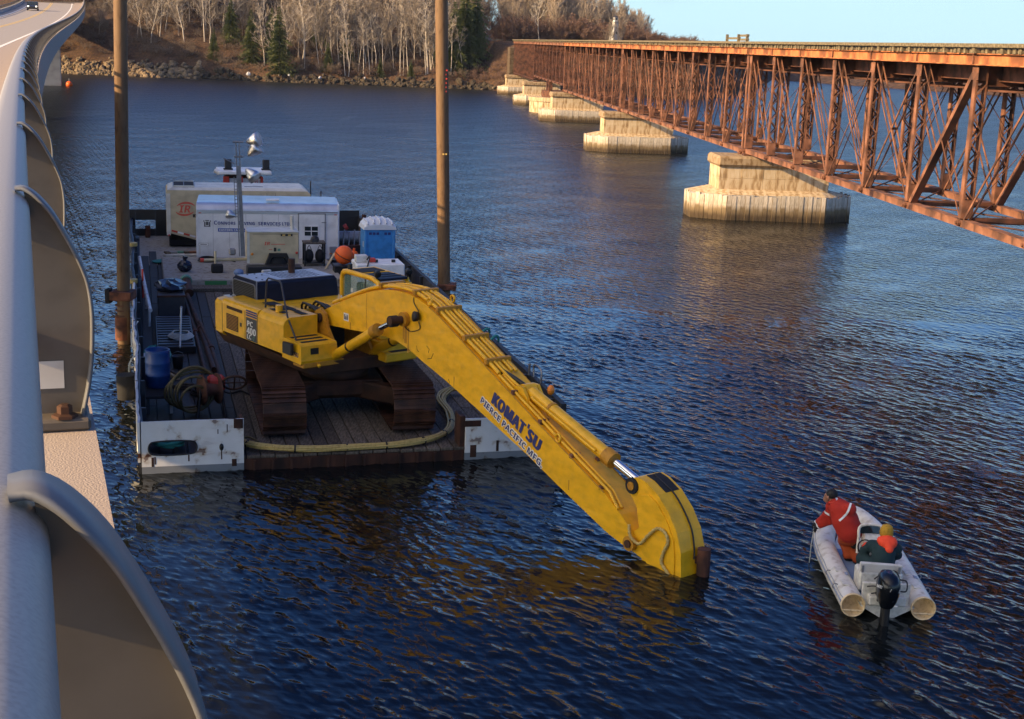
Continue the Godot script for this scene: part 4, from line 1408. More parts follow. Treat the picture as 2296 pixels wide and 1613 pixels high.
func build_barge():
	rng.seed = 5
	var b := thing("work_barge", "dark flat work barge with a planked deck, carrying the yellow excavator", "barge", bxf(0, 0, 0))
	var s := ST()
	loft(s, [[B3(0.02, 0.05, -1.2), B3(9.03, 0.05, -1.2), B3(9.03, 0.05, 0.22), B3(0.02, 0.05, 0.22)], [B3(-0.3, 33, -1.2), B3(9.4, 33, -1.2), B3(9.4, 33, 0.22), B3(-0.3, 33, 0.22)]], true, false)
	obj("hull", s, mt("hull_black"), b)
	s = ST()
	box(s, B3(4.46, 0.03, -0.2), Vector3(4.76, 0.86, 0.06))
	for i in 12: box(s, B3(2.3 + i * 0.39, -0.01, -0.15), Vector3(0.06, 0.7, 0.05))
	obj("bow_plate", s, mt("hull_rust"), b)
	# planks, each a part
	var wood := ["plank", "plank", "plank_dark", "plank_pale"]
	for i in 30:
		var x0 := 0.05 + i * 0.2985
		var t0 := -0.02
		var k := 0
		while t0 < 24.0:
			var l := rng.randf_range(4.2, 6.5) if k else rng.randf_range(2.0, 6.0)
			var w: String = wood[rng.randi() % 4] if x0 > 1.85 else "deck_steel"
			sbox(b, "plank" if x0 > 1.85 else "deck_plate", w, B3(x0 + 0.149, t0 + l * 0.5, 0.265 + rng.randf_range(-0.006, 0.008)), Vector3(0.28, 0.07, l - 0.015), 0.012)
			t0 += l
			k += 1
	sbox(b, "aft_deck", "slab", B3(4.5, 28.8, 0.255), Vector3(9.0, 0.06, 8.2))
	# front bulwarks
	s = ST()
	plate_with_slot(s, 2.08, 0.15, 1.12, Vector2(0.63, 0.545), 0.49, 0.155, 0.04)
	obj("left_bulwark", s, mt("white_rust"), b, Transform3D(Basis(), Vector3(0, 0, -0.01)))
	s = ST()
	var rim := []
	for i in 41:
		var a := TAU * i / 40.0
		var d := Vector2(cos(a), sin(a))
		rim.append(Vector3(0.63 + clampf(d.x * 0.64, -0.335, 0.335) + d.x * 0.155, 0.545 + d.y * 0.155, 0.035))
	tube(s, rim, 0.018, 6, false)
	obj("slot_rim", s, mt("hull_black"), b)
	sbox(b, "corner_plate", "hull_rust", Vector3(1.97, 1.02, 0.035), Vector3(0.19, 0.2, 0.012))
	for q in [[0.22, 0.25, 0.05, 0.2], [0.27, 0.28, 0.03, 0.16], [0.95, 0.31, 0.03, 0.14], [1.62, 0.36, 0.025, 0.22], [1.88, 0.17, 0.10, 0.16], [1.74, 0.93, 0.02, 0.16], [1.55, 0.86, 0.02, 0.1]]: sbox(b, "rust_streak", "hull_rust", Vector3(q[0], q[1], 0.0315), Vector3(q[2], q[3], 0.003))
	s = ST()
	lathe(s, [Vector2(0.001, 0), Vector2(0.045, 0), Vector2(0.045, 0.006), Vector2(0.001, 0.006)], 12, Transform3D(Basis(Vector3.RIGHT, PI / 2).scaled_local(Vector3(1, 1, 1.8)), Vector3(1.62, 0.52, 0.03)))
	obj("drain_hole", s, mt("black"), b)
	sbox(b, "waterline_band", "grey_paint", Vector3(1.04, -0.15, 0.0), Vector3(2.08, 0.6, 0.06))
	sbox(b, "right_bulwark", "white_rust", Vector3(7.96, 0.55, 0.0), Vector3(2.2, 0.78, 0.06), 0.01)
	sbox(b, "waterline_band", "grey_paint", Vector3(7.96, -0.15, -0.002), Vector3(2.2, 0.62, 0.06))
	for q in [[7.03, 0.83, 0.36, 0.14], [7.05, 0.2, 0.14, 0.28], [7.6, 0.30, 0.06, 0.25]]: sbox(b, "rust_streak", "hull_rust", Vector3(q[0], q[1], 0.0315), Vector3(q[2], q[3], 0.004))
	sbox(b, "corner_post", "hull_rust", B3(6.8, 0.25, 0.62), Vector3(0.12, 0.75, 0.5), 0.01)
	sbox(b, "corner_post", "hull_rust", B3(2.05, 0.3, 0.66), Vector3(0.06, 0.8, 0.6), 0.01)
	# side walls
	s = ST()
	wall_strip(s, 0, 0.0, 0.05, -0.4, 1.09, 0.0, 32.5, 60, 0.05)
	obj("left_wall", s, mt("hull_black"), b)
	s = ST()
	wall_strip(s, 0, 0.012, 0.05, 0.25, 1.115, -0.02, 17.0, 40, 0.05)
	obj("cap_rail", s, mt("white_rust"), b)
	s = ST()
	wall_strip(s, 0, -0.045, 0.04, 0.3, 1.06, 0.05, 32.0, 60, 0.03)
	obj("inner_plating", s, mt("dark_grey"), b)
	s = ST()
	wall_strip(s, 1, 0.0, 0.12, -0.4, 1.20, 0.0, 32.5, 40, 0.02)
	obj("right_wall", s, mt("hull_black"), b)
	for i in 14: sbox(b, "rib", "hull_black", B3(rw(i * 2.3 + 0.6) - 0.05, i * 2.3 + 0.6, 0.72), Vector3(0.12, 0.9, 0.1))
	for i in 13: sbox(b, "rib", "dark_grey", B3(lw(i * 2.4 + 1.4) + 0.10, i * 2.4 + 1.4, 0.65), Vector3(0.1, 0.78, 0.08))
	# stern wall with an opening
	for q in [[-0.4, -0.15, 0.3, 1.43], [-0.15, 0.68, 0.3, 0.60], [-0.15, 0.68, 0.98, 1.43], [0.68, 9.5, 0.3, 1.43]]: sbox(b, "stern_wall", "hull_black", B3((q[0] + q[1]) * 0.5, 32.4, (q[2] + q[3]) * 0.5), Vector3(q[1] - q[0] - 0.004, q[3] - q[2] - 0.004, 0.1))
	sbox(b, "towing_bitt", "rust_dark", B3(0.35, 31.9, 0.55), Vector3(0.22, 0.5, 0.22), 0.03)
	stube(b, "yellow_cap", "hose_yellow", [B3(-0.25, 24.2, 1.1), B3(-0.25, 24.2, 1.22)], 0.2, 10)
	stube(b, "yellow_cap", "hose_yellow", [B3(-0.22, 16.6, 1.06), B3(-0.22, 16.6, 1.18)], 0.17, 10)
	# raised slab amidships
	sbox(b, "raised_slab", "slab", B3(3.9, 22.2, 0.44), Vector3(6.2, 0.32, 5.0), 0.03)
	sbox(b, "green_stain", "green_stain", B3(2.55, 19.697, 0.47), Vector3(0.75, 0.16, 0.004))
	sbox(b, "wooden_step", "plank", B3(2.6, 19.3, 0.36), Vector3(3.4, 0.12, 0.7), 0.02)
	# gear on the outside of the left wall
	stube(b, "fender", "black_rough", [B3(-0.32, 5.6, 0.15), B3(-0.34, 5.6, 0.75)], 0.24, 12)
	var fr := []
	for i in 17: fr.append(B3(-0.35 + cos(i * 0.39) * 0.3, 9.0 + sin(i * 0.39) * 0.12, 0.35 + sin(i * 0.39) * 0.3))
	stube(b, "mooring_line", "rope_pale", smooth_path([B3(-0.05, 6.2, 1.12), B3(-0.25, 6.0, 0.95), B3(-0.28, 6.4, 0.3), B3(-0.3, 7.5, 0.0)], 4), 0.02, 5)
	stube(b, "mooring_line", "rope_pale", smooth_path([B3(-0.05, 10.2, 1.12), B3(-0.22, 9.5, 0.95), B3(-0.18, 8.6, 0.7), B3(-0.02, 7.4, 1.1)], 4), 0.02, 5)
	stube(b, "green_line", "rope_green", smooth_path([B3(9.0, 7.4, 1.22), B3(9.2, 7.5, 1.32), B3(9.3, 7.6, 1.2), B3(9.28, 7.7, 0.8)], 5), 0.035, 6)
	stube(b, "green_line", "rope_green", smooth_path([B3(9.0, 6.4, 1.22), B3(9.2, 6.5, 1.34), B3(9.3, 6.6, 1.2), B3(9.28, 6.7, 0.8)], 5), 0.035, 6)
	stube(b, "cleat", "steel", [B3(9.05, 2.7, 1.2), B3(9.05, 2.65, 1.5)], 0.03, 6)
	stube(b, "cleat", "steel", smooth_path([B3(9.12, 1.9, 1.2), B3(9.12, 1.9, 1.5), B3(9.12, 2.5, 1.5), B3(9.12, 2.5, 1.2)], 4), 0.025, 6)
	s = ST()
	ball(s, B3(9.02, 0.75, 1.33), Vector3(0.09, 0.12, 0.09), 10, 8)
	obj("orange_beacon", s, mt("orange_lamp"), b)
	# spuds
	var sp := thing("spud_pile", "rusty brown steel spud pile at the left side of the barge, sunlit near its top", "pile", Transform3D(Basis(), Vector3(-11.39, 0, -38.77)), "two spud piles of the barge")
	stube(sp, "pipe", "spud", [Vector3(-0.02, -3, 0), Vector3(0.19, 10.45, 0), Vector3(0.26, 15.0, 0)], 0.185, 20)
	for y in [0.82, 0.97, 1.12]: stube(sp, "band", "rust", [Vector3(0, y, 0), Vector3(0, y + 0.04, 0)], 0.205, 18)
	stube(sp, "lower_sleeve", "spud_rusty", [Vector3(-0.01, 0.12, 0), Vector3(0.0, 0.8, 0)], 0.215, 18)
	sbox(sp, "bracket", "spud_rusty", Vector3(0.05, 1.45, 0.05), Vector3(0.62, 0.26, 0.62), 0.02)
	sbox(sp, "guide_block", "black_rough", Vector3(-0.35, 1.42, 0.1), Vector3(0.16, 0.42, 0.3), 0.02)
	sp = thing("spud_pile", "brown steel spud pile at the right side of the barge, rising out of frame", "pile", Transform3D(Basis(), Vector3(-2.40, 0, -46.94)), "two spud piles of the barge")
	stube(sp, "pipe", "spud", [Vector3(0.05, -3, 0), Vector3(-0.45, 11.15, 0), Vector3(-0.58, 15.5, 0)], 0.215, 20)
	sbox(sp, "bracket", "spud_rusty", Vector3(0.02, 0.6, 0), Vector3(0.66, 0.2, 0.66), 0.02)
	sbox(sp, "lower_bracket", "spud_rusty", Vector3(0.02, 0.22, 0), Vector3(0.6, 0.12, 0.6), 0.02)
	for k in 3: sbox(sp, "paint_mark", "paint_yellow", Vector3(-0.30 + k * 0.09, 5.2, 0.20 - absf(k - 1.0) * 0.02), Vector3(0.06, 0.05, 0.03))
	for k in 7: sbox(sp, "red_mark", "red", Vector3(-0.33 + 0.13 + rng.randf_range(-0.02, 0.03), 8.0 - k * 0.14, 0.165), Vector3(0.05, 0.05, 0.02))
	# tug moored behind the barge
	var tg := thing("tug_boat", "small red tug wheelhouse with white roof behind the barge stern", "tugboat", bxf(4.6, 35.0, 0.34))
	s = ST()
	var hl := []
	for q in [[-1.6, 1.15, 0.35], [-1.2, 1.35, 0.35], [1.2, 1.35, 0.45], [2.6, 1.0, 0.65], [3.4, 0.1, 0.85]]:
		hl.append([Vector3(-q[1], -0.4, -q[0]), Vector3(q[1], -0.4, -q[0]), Vector3(q[1] * 1.06, q[2], -q[0]), Vector3(-q[1] * 1.06, q[2], -q[0])])
	loft(s, hl, true, false)
	obj("hull", s, mt("hull_black"), tg)
	for q in [[-0.8, 0.26], [-0.12, 0.12], [0.3, 0.12], [0.78, 0.1]]: sbox(tg, "front_post", "red" if q[0] != 0.78 else "red", Vector3(q[0], 1.35, 0.66), Vector3(q[1], 2.0, 0.08))
	sbox(tg, "cabin", "frame_brown", Vector3(0, 1.35, -0.1), Vector3(1.62, 2.0, 1.4), 0.02)
	for x in [-0.47, 0.1, 0.53]: sbox(tg, "window", "ice_white" if x < 0.2 else "white_dirty", Vector3(x, 1.95, 0.64), Vector3(0.36, 0.62, 0.05))
	stube(tg, "red_brace", "red", [Vector3(0.36, 1.7, 0.69), Vector3(0.53, 2.25, 0.69), Vector3(0.7, 1.7, 0.69)], 0.035, 5)
	sbox(tg, "roof", "white", Vector3(0.02, 2.53, 0), Vector3(2.35, 0.16, 2.0), 0.05)
	stube(tg, "roof_nose", "white", [Vector3(-1.1, 2.53, 0.8), Vector3(-1.32, 2.62, 0.8)], [0.13, 0.09], 10)
	for x in [-0.68, 1.0]:
		sbox(tg, "loudhailer", "black", Vector3(x, 2.87, 0.2), Vector3(0.3, 0.42, 0.3), 0.03)
		sbox(tg, "mounting", "black", Vector3(x, 2.64, 0.2), Vector3(0.4, 0.06, 0.36))

# ---------- things standing on the barge ----------
func build_deck_things():
	rng.seed = 31
	# white trailer
	var t := thing("white_trailer", "white enclosed cargo trailer with rounded roof and a four-pane door window", "trailer", bxf(2.10, 24.55, 0.3, -0.085))
	var prof := PackedVector2Array([Vector2(-0.001, 0.25), Vector2(-0.001, 2.05)])
	for i in 9:
		var a := PI * 0.5 * i / 8.0
		prof.append(Vector2(-0.35 + 0.35 * cos(a), 2.05 + 0.30 * sin(a)))
	prof.append(Vector2(-2.05, 2.42))
	prof.append(Vector2(-2.35, 2.1))
	prof.append(Vector2(-2.35, 0.25))
	var s := ST()
	prism(s, prof, 0, 5.32, Transform3D(Basis(Vector3(0, 0, -1), Vector3.UP, Vector3(1, 0, 0)) * Basis.from_scale(Vector3(-1, 1, 1)), Vector3.ZERO))
	var roof := ST()
	var rr := []
	for x in [0.02, 5.30]:
		var ring := []
		for i in 9:
			var a := PI * 0.5 * i / 8.0
			ring.append(Vector3(x, 2.06 + 0.31 * sin(a), -0.35 + 0.362 * cos(a)))
		ring.append(Vector3(x, 2.45, -2.05))
		ring.append(Vector3(x, 2.3, -2.05))
		rr.append(ring)
	loft(roof, rr, true, true)
	obj("body", s, mt("trailer_white"), t)
	obj("roof", roof, mt("trailer_roof"), t)
	sbox(t, "roof_trim", "aluminium", Vector3(2.66, 2.03, 0.008), Vector3(5.3, 0.07, 0.02), 0.004)
	sbox(t, "front_cap", "trailer_white", Vector3(5.34, 1.32, -1.15), Vector3(0.06, 2.1, 2.2), 0.025)
	sbox(t, "lower_trim", "aluminium", Vector3(2.66, 0.27, 0.008), Vector3(5.3, 0.05, 0.02))
	for k in 5: sbox(t, "panel_seam", "steel", Vector3(0.62 + k * 0.61, 1.12, 0.001), Vector3(0.008, 1.72, 0.004))
	for q in [[2.1, 0.5, 0.5], [3.3, 0.7, 0.3], [0.12, 0.6, 0.6]]: sbox(t, "rust_run", "tan", Vector3(q[0], q[1] * 0.5 + 0.3, 0.0012), Vector3(0.02, q[2] * 0.6, 0.003))
	for x in [0.02, 5.3]: sbox(t, "corner_trim", "white", Vector3(x, 1.15, 0.004), Vector3(0.06, 1.75, 0.02))
	var door := sbox(t, "door", "trailer_white", Vector3(4.32, 1.06, 0.012), Vector3(0.98, 1.9, 0.03), 0.006)
	for q in [[3.81, 1.06, 0.035, 1.96], [4.83, 1.06, 0.035, 1.96], [4.32, 2.03, 1.06, 0.04]]: sbox(door, "door_frame", "steel", Vector3(q[0], q[1], 0.014), Vector3(q[2], q[3], 0.04))
	var win := sbox(t, "window", "glass_dark", Vector3(4.30, 1.36, 0.030), Vector3(0.50, 0.36, 0.012))
	for q in [[4.30, 1.36, 0.03, 0.38], [4.30, 1.36, 0.54, 0.03], [4.30, 1.555, 0.58, 0.04], [4.30, 1.165, 0.58, 0.04], [4.03, 1.36, 0.04, 0.42], [4.57, 1.36, 0.04, 0.42]]: sbox(win, "muntin", "white", Vector3(q[0], q[1], 0.036), Vector3(q[2], q[3], 0.02))
	for y in [0.5, 1.7]: sbox(door, "hinge", "steel", Vector3(4.78, y, 0.034), Vector3(0.18, 0.03, 0.02))
	sbox(t, "gravel_guard", "aluminium", Vector3(5.14, 0.52, 0.008), Vector3(0.28, 0.5, 0.014))
	sbox(t, "roof_vent", "white", Vector3(2.85, 2.47, -0.55), Vector3(0.5, 0.07, 0.4), 0.02)
	for q in [[0.14, 2.0], [5.22, 2.0], [5.05, 0.5]]: sbox(t, "marker_light", "amber" if q[1] < 1 else "red", Vector3(q[0], q[1], 0.02), Vector3(0.1, 0.03, 0.02))
	sbox(t, "wheel_box", "black_rough", Vector3(2.6, 0.12, -1.1), Vector3(1.6, 0.3, 1.8))
	text(t, "lettering", "C", 0.115, 0.15, mt("blue_text"), Transform3D(Basis(), Vector3(0.71, 1.635, 0.004)), 0.4)
	text(t, "lettering", "ONNORS", 0.66, 0.115, mt("blue_text"), Transform3D(Basis(), Vector3(1.12, 1.62, 0.004)), 0.4)
	text(t, "lettering", "D", 0.11, 0.15, mt("blue_text"), Transform3D(Basis(), Vector3(1.63, 1.635, 0.004)), 0.4)
	text(t, "lettering", "IVING", 0.46, 0.115, mt("blue_text"), Transform3D(Basis(), Vector3(1.94, 1.62, 0.004)), 0.4)
	text(t, "lettering", "SERVICES", 0.84, 0.125, mt("blue_text"), Transform3D(Basis(), Vector3(2.72, 1.62, 0.004)), 0.4)
	text(t, "lettering", "LTD.", 0.32, 0.125, mt("blue_text"), Transform3D(Basis(), Vector3(3.36, 1.62, 0.004)), 0.4)
	# crest: two supporters beside a shield
	s = ST()
	for q in [[0.40, 1.60, 0.10, 0.14], [0.31, 1.58, 0.05, 0.16], [0.49, 1.58, 0.05, 0.16], [0.40, 1.71, 0.14, 0.035], [0.40, 1.49, 0.24, 0.03], [0.28, 1.69, 0.04, 0.05], [0.52, 1.69, 0.04, 0.05]]: box(s, Vector3(q[0], q[1], 0.003), Vector3(q[2], q[3], 0.004))
	obj("crest", s, mt("grey_text"), t)
	sbox(t, "banner", "banner_blue", Vector3(1.36, 1.36, 0.004), Vector3(1.12, 0.13, 0.006))
	text(t, "lettering", "EASTERN CANADA", 1.02, 0.075, mt("paint_white"), Transform3D(Basis(), Vector3(1.36, 1.36, 0.009)), 0.5)
	sbox(t, "maker_plate", "white", Vector3(0.26, 0.80, 0.003), Vector3(0.36, 0.10, 0.005))
	for q in [[0.26, 0.852, 0.37, 0.008], [0.26, 0.748, 0.37, 0.008], [0.078, 0.80, 0.008, 0.1], [0.442, 0.80, 0.008, 0.1], [0.26, 0.8, 0.24, 0.022]]: sbox(t, "plate_border", "grey_text", Vector3(q[0], q[1], 0.006), Vector3(q[2], q[3], 0.004))
	# big compressor
	t = thing("air_compressor", "long tan portable air compressor housing behind the white trailer", "compressor", bxf(1.08, 29.05, 0.3, -0.02))
	s = ST()
	var cp := PackedVector2Array([Vector2(0, 0.62), Vector2(1.2, 0.30), Vector2(5.84, 0.30), Vector2(5.84, 2.22), Vector2(5.70, 2.34), Vector2(0.06, 2.34), Vector2(0, 2.25)])
	prism(s, cp, -2.45, 0)
	obj("housing", s, mt("tan"), t)
	s = ST()
	loft(s, [[Vector3(0.06, 2.342, -0.02), Vector3(5.72, 2.342, -0.02), Vector3(5.72, 2.342, -2.43), Vector3(0.06, 2.342, -2.43)], [Vector3(0.25, 2.44, -0.22), Vector3(5.55, 2.44, -0.22), Vector3(5.55, 2.44, -2.25), Vector3(0.25, 2.44, -2.25)]], true, false)
	obj("roof_panel", s, mt("tan_light"), t)
	for q in [[0.66, 0.95], [0.66, 0.55]]: pass
	sbox(t, "air_outlet", "black_rough", Vector3(0.72, 2.45, -1.2), Vector3(0.82, 0.03, 1.9))
	for q in [[0.72, 0.03, 1.9], [0.3, 0.03, 1.9], [1.13, 0.03, 1.9]]: sbox(t, "outlet_bar", "steel", Vector3(q[0], 2.48, -1.2), Vector3(q[1], 0.05, q[2]))
	for z in [-0.26, -2.14]: sbox(t, "outlet_bar", "tan_light", Vector3(0.72, 2.48, z), Vector3(0.84, 0.06, 0.03))
	sbox(t, "roof_slot", "black", Vector3(3.55, 2.445, -0.7), Vector3(0.75, 0.012, 0.06))
	for x in [4.4, 4.05]: sbox(t, "panel_seam", "dark_grey", Vector3(x, 1.3, 0.002), Vector3(0.012, 1.9, 0.006))
	sbox(t, "end_panel", "tan_light", Vector3(0.09, 1.35, 0.004), Vector3(0.16, 1.7, 0.01))
	for k in 4: sbox(t, "louvre", "black", Vector3(5.12, 2.13 - k * 0.055, 0.003), Vector3(1.14, 0.022, 0.012))
	text(t, "lettering", "1070", 0.36, 0.14, mt("grey_text"), Transform3D(Basis(), Vector3(4.22, 2.05, 0.004)), 0.3, true, 0.25)
	text(t, "lettering", "IR", 0.46, 0.30, mt("red_logo"), Transform3D(Basis(), Vector3(0.76, 1.58, 0.004)), 1.4, false, 0.18)
	s = ST()
	for a0 in [0.5, 3.64]:
		for i in 16:
			var a: float = a0 + i * 0.135
			var a2 := a + 0.136
			var w := 0.035 * sin(PI * (i + 0.5) / 16.0) + 0.008
			var w2 := w
			var p := Vector3(0.76 + cos(a) * 0.40 + sin(a) * 0.05, 1.58 + sin(a) * 0.25, 0.006)
			var q := Vector3(0.76 + cos(a2) * 0.40 + sin(a2) * 0.05, 1.58 + sin(a2) * 0.25, 0.006)
			var n := Vector3(cos(a), sin(a), 0)
			quad(s, p - n * w, p + n * w, q + n * w2, q - n * w2)
	obj("logo_ring", s, mt("red_logo"), t)
	text(t, "lettering", "Ingersoll Rand", 1.3, 0.16, mt("red_logo"), Transform3D(Basis(), Vector3(1.95, 1.56, 0.004)), 0.3)
	sbox(t, "warning_label", "black", Vector3(1.17, 1.30, 0.003), Vector3(0.22, 0.13, 0.005))
	text(t, "lettering", "JD", 0.12, 0.07, mt("paint_yellow"), Transform3D(Basis(), Vector3(1.19, 1.30, 0.007)), 0.8)
	for k in 5: sbox(t, "reflective_tape", "red" if k % 2 == 0 else "white", Vector3(0.32 + k * 0.24, 0.66 - 0.065 * k, 0.004), Vector3(0.235, 0.07, 0.005), 0.0, Basis(Vector3.BACK, -0.26))
	s = ST()
	ball(s, Vector3(0.1, 0.5, 0.0), Vector3(0.05, 0.04, 0.03), 8, 6)
	obj("tail_light", s, mt("red"), t)
	for q in [[5.9, -0.6, 2.72], [6.25, 0.2, 2.4]]: stube(t, "whip_mast", "black", [Vector3(q[0], 1.9, q[1]), Vector3(q[0], q[2], q[1])], 0.025, 6)
	sbox(t, "chassis", "black_rough", Vector3(2.9, 0.17, -1.2), Vector3(5.6, 0.24, 2.0))
	for x in [2.6, 3.7]:
		s = ST()
		lathe(s, [Vector2(0.01, -0.13), Vector2(0.36, -0.13), Vector2(0.38, -0.08), Vector2(0.38, 0.08), Vector2(0.36, 0.13), Vector2(0.01, 0.13)], 18, Transform3D(Basis(Vector3.RIGHT, PI / 2), Vector3(x, 0.38, -0.12)))
		obj("wheel", s, mt("black_rough"), t)
	# light tower
	t = thing("light_tower", "tan towable light tower with a lattice mast and bright lamp heads", "light tower", bxf(3.72, 21.0, 0.6))
	s = ST()
	prism(s, PackedVector2Array([Vector2(0.02, 0.34), Vector2(1.82, 0.34), Vector2(1.82, 1.42), Vector2(1.78, 1.46), Vector2(0.06, 1.46), Vector2(0.02, 1.42)]), -1.15, 0)
	obj("housing", s, mt("tan"), t)
	sbox(t, "lid", "tan_light", Vector3(0.92, 1.475, -0.57), Vector3(1.84, 0.03, 1.19), 0.01)
	sbox(t, "lid_seam", "dark_grey", Vector3(1.0, 1.40, 0.002), Vector3(1.6, 0.012, 0.006))
	sbox(t, "corner_panel", "tan_light", Vector3(0.04, 0.9, 0.003), Vector3(0.1, 1.1, 0.01))
	text(t, "lettering", "IR", 0.2, 0.12, mt("red_logo"), Transform3D(Basis(), Vector3(0.72, 1.06, 0.004)), 1.2, false, 0.18)
	sbox(t, "red_line", "red_logo", Vector3(1.1, 1.03, 0.003), Vector3(0.5, 0.02, 0.003))
	for q in [[0.99, 0.84, 0.09, 0.14, "black"], [1.13, 0.83, 0.1, 0.09, "green_metal"], [0.83, 0.84, 0.12, 0.02, "red_logo"], [1.40, 1.36, 0.42, 0.07, "black"], [1.3, 1.36, 0.1, 0.05, "paint_yellow"], [1.5, 1.36, 0.1, 0.05, "paint_yellow"]]: sbox(t, "label_plate", q[4], Vector3(q[0], q[1], 0.004 if q[4] != "paint_yellow" else 0.008), Vector3(q[2], q[3], 0.006))
	s = ST()
	prism(s, PackedVector2Array([Vector2(0.62, 0.30), Vector2(0.78, 0.72), Vector2(1.40, 0.72), Vector2(1.58, 0.30), Vector2(1.44, 0.30), Vector2(1.32, 0.6), Vector2(0.86, 0.6), Vector2(0.74, 0.30)]), 0.0, 0.26)
	obj("mudguard", s, mt("black_rough"), t)
	s = ST()
	lathe(s, [Vector2(0.01, -0.1), Vector2(0.3, -0.1), Vector2(0.32, -0.06), Vector2(0.32, 0.06), Vector2(0.3, 0.1), Vector2(0.01, 0.1)], 18, Transform3D(Basis(Vector3.RIGHT, PI / 2), Vector3(1.09, 0.31, 0.12)))
	obj("wheel", s, mt("black_rough"), t)
	for q in [[0.18, 0.68, "amber"], [1.76, 0.72, "red"]]:
		s = ST()
		ball(s, Vector3(q[0], q[1], 0.01), Vector3(0.05, 0.05, 0.025), 8, 6)
		obj("side_light", s, mt(q[2]), t)
	stube(t, "drawbar", "tan", [Vector3(0.1, 0.42, -0.5), Vector3(-1.5, 0.42, -0.3)], 0.06, 6)
	stube(t, "jack_stand", "tan", [Vector3(-1.1, 0.75, -0.25), Vector3(-1.1, -0.02, -0.25)], 0.045, 8)
	sbox(t, "winch", "steel", Vector3(-0.5, 0.72, -0.3), Vector3(0.24, 0.24, 0.2), 0.05)
	stube(t, "hitch_ring", "red", [Vector3(-1.62, 0.42, -0.3), Vector3(-1.5, 0.42, -0.3)], 0.075, 8)
	sbox(t, "battery_box", "black_rough", Vector3(-1.05, 0.16, -0.1), Vector3(0.42, 0.3, 0.3), 0.04)
	stube(t, "short_post", "tan_light", [Vector3(1.66, 1.46, -0.5), Vector3(1.64, 2.0, -0.5)], 0.07, 6)
	# mast: a leaning lattice column
	var m0 := Vector3(-0.17, 0.6, -0.1)
	var m1 := Vector3(-0.30, 4.62, -0.1)
	s = ST()
	for dx in [-0.09, 0.09]:
		for dz in [-0.09, 0.09]: bar(s, m0 + Vector3(dx, 0, dz), m1 + Vector3(dx * 0.6, 0, dz * 0.6), 0.03, 0.03)
	bar(s, m0 + Vector3(0.02, 0, 0), m0.lerp(m1, 0.8) + Vector3(0.02, 0, 0), 0.12, 0.12)
	obj("mast", s, mt("steel"), t)
	s = ST()
	for k in 12: bar(s, m0.lerp(m1, 0.35 + k * 0.03) + Vector3(-0.16, 0, 0), m0.lerp(m1, 0.35 + k * 0.03) + Vector3(-0.08, 0, 0), 0.02, 0.02)
	bar(s, m0.lerp(m1, 0.34) + Vector3(-0.17, 0, 0), m0.lerp(m1, 0.7) + Vector3(-0.17, 0, 0), 0.025, 0.025)
	obj("mast_ladder", s, mt("steel"), t)
	stube(t, "crossbar", "steel", [m1 + Vector3(-0.16, 0.02, 0), m1 + Vector3(0.2, 0.02, 0)], 0.035, 6)
	stube(t, "crossbar", "steel", [m1 + Vector3(-0.12, -0.5, 0), m1 + Vector3(0.2, -0.5, 0)], 0.035, 6)
	stube(t, "tilt_arm", "steel", [m1 + Vector3(-0.5, -0.55, 0), m1 + Vector3(-0.1, -0.75, 0)], 0.02, 5)
	var dish := ST()
	lathe(dish, [Vector2(0.03, -0.05), Vector2(0.075, 0.0), Vector2(0.13, 0.1), Vector2(0.185, 0.22), Vector2(0.205, 0.34), Vector2(0.19, 0.34), Vector2(0.17, 0.22), Vector2(0.10, 0.08)], 18, Transform3D(), true, false)
	var dm := mesh_of(dish)
	s = ST()
	lathe(s, [Vector2(0.01, 0.31), Vector2(0.188, 0.32), Vector2(0.188, 0.335), Vector2(0.01, 0.345)], 18)
	var lens := mesh_of(s)
	var heads := [[Vector3(0.06, 4.66, 0.05), Vector3(1.0, 0.35, 0.5)], [Vector3(0.1, 4.22, 0.05), Vector3(0.7, 0.7, 0.2)], [Vector3(0.02, 3.68, 0.1), Vector3(0.75, -0.75, 0.5)], [Vector3(-0.42, 2.05, 0.0), Vector3(-0.7, 0.15, -0.4)]]
	for q in heads:
		var d: Vector3 = q[1].normalized()
		var bs := along(d) * Basis(Vector3.RIGHT, PI / 2)
		var h := put("lamp_head", dm, mt("aluminium"), t, Transform3D(bs.scaled_local(Vector3.ONE * (1.25 if q[0].y > 3 else 0.8)), q[0]))
		put("lens", lens, mt("glass_dark") if q[0].y < 3 else mt("white_dirty"), h)
	# work table with a helmet
	t = thing("work_table", "dark steel work table with tools standing before the trailer door", "table", bxf(5.9, 22.4, 0.3))
	sbox(t, "table_top", "plank", Vector3(0.4, 1.16, -0.25), Vector3(0.82, 0.07, 0.62), 0.01)
	for x in [0.04, 0.76]:
		for z in [0.02, -0.52]: sbox(t, "leg", "black", Vector3(x, 0.57, z), Vector3(0.06, 1.14, 0.06))
	sbox(t, "shelf", "black", Vector3(0.4, 0.42, -0.25), Vector3(0.74, 0.05, 0.56))
	var hm := thing("hard_hat", "dark welding helmet lying on the steel work table", "helmet", bxf(6.33, 22.6, 1.495))
	s = ST()
	lathe(s, [Vector2(0.17, 0.0), Vector2(0.165, 0.08), Vector2(0.13, 0.17), Vector2(0.06, 0.215), Vector2(0.001, 0.225)], 14)
	obj("shell", s, mt("black"), hm)
	sbox(hm, "visor", "dark_grey", Vector3(-0.04, 0.06, 0.16), Vector3(0.2, 0.12, 0.04), 0.01)
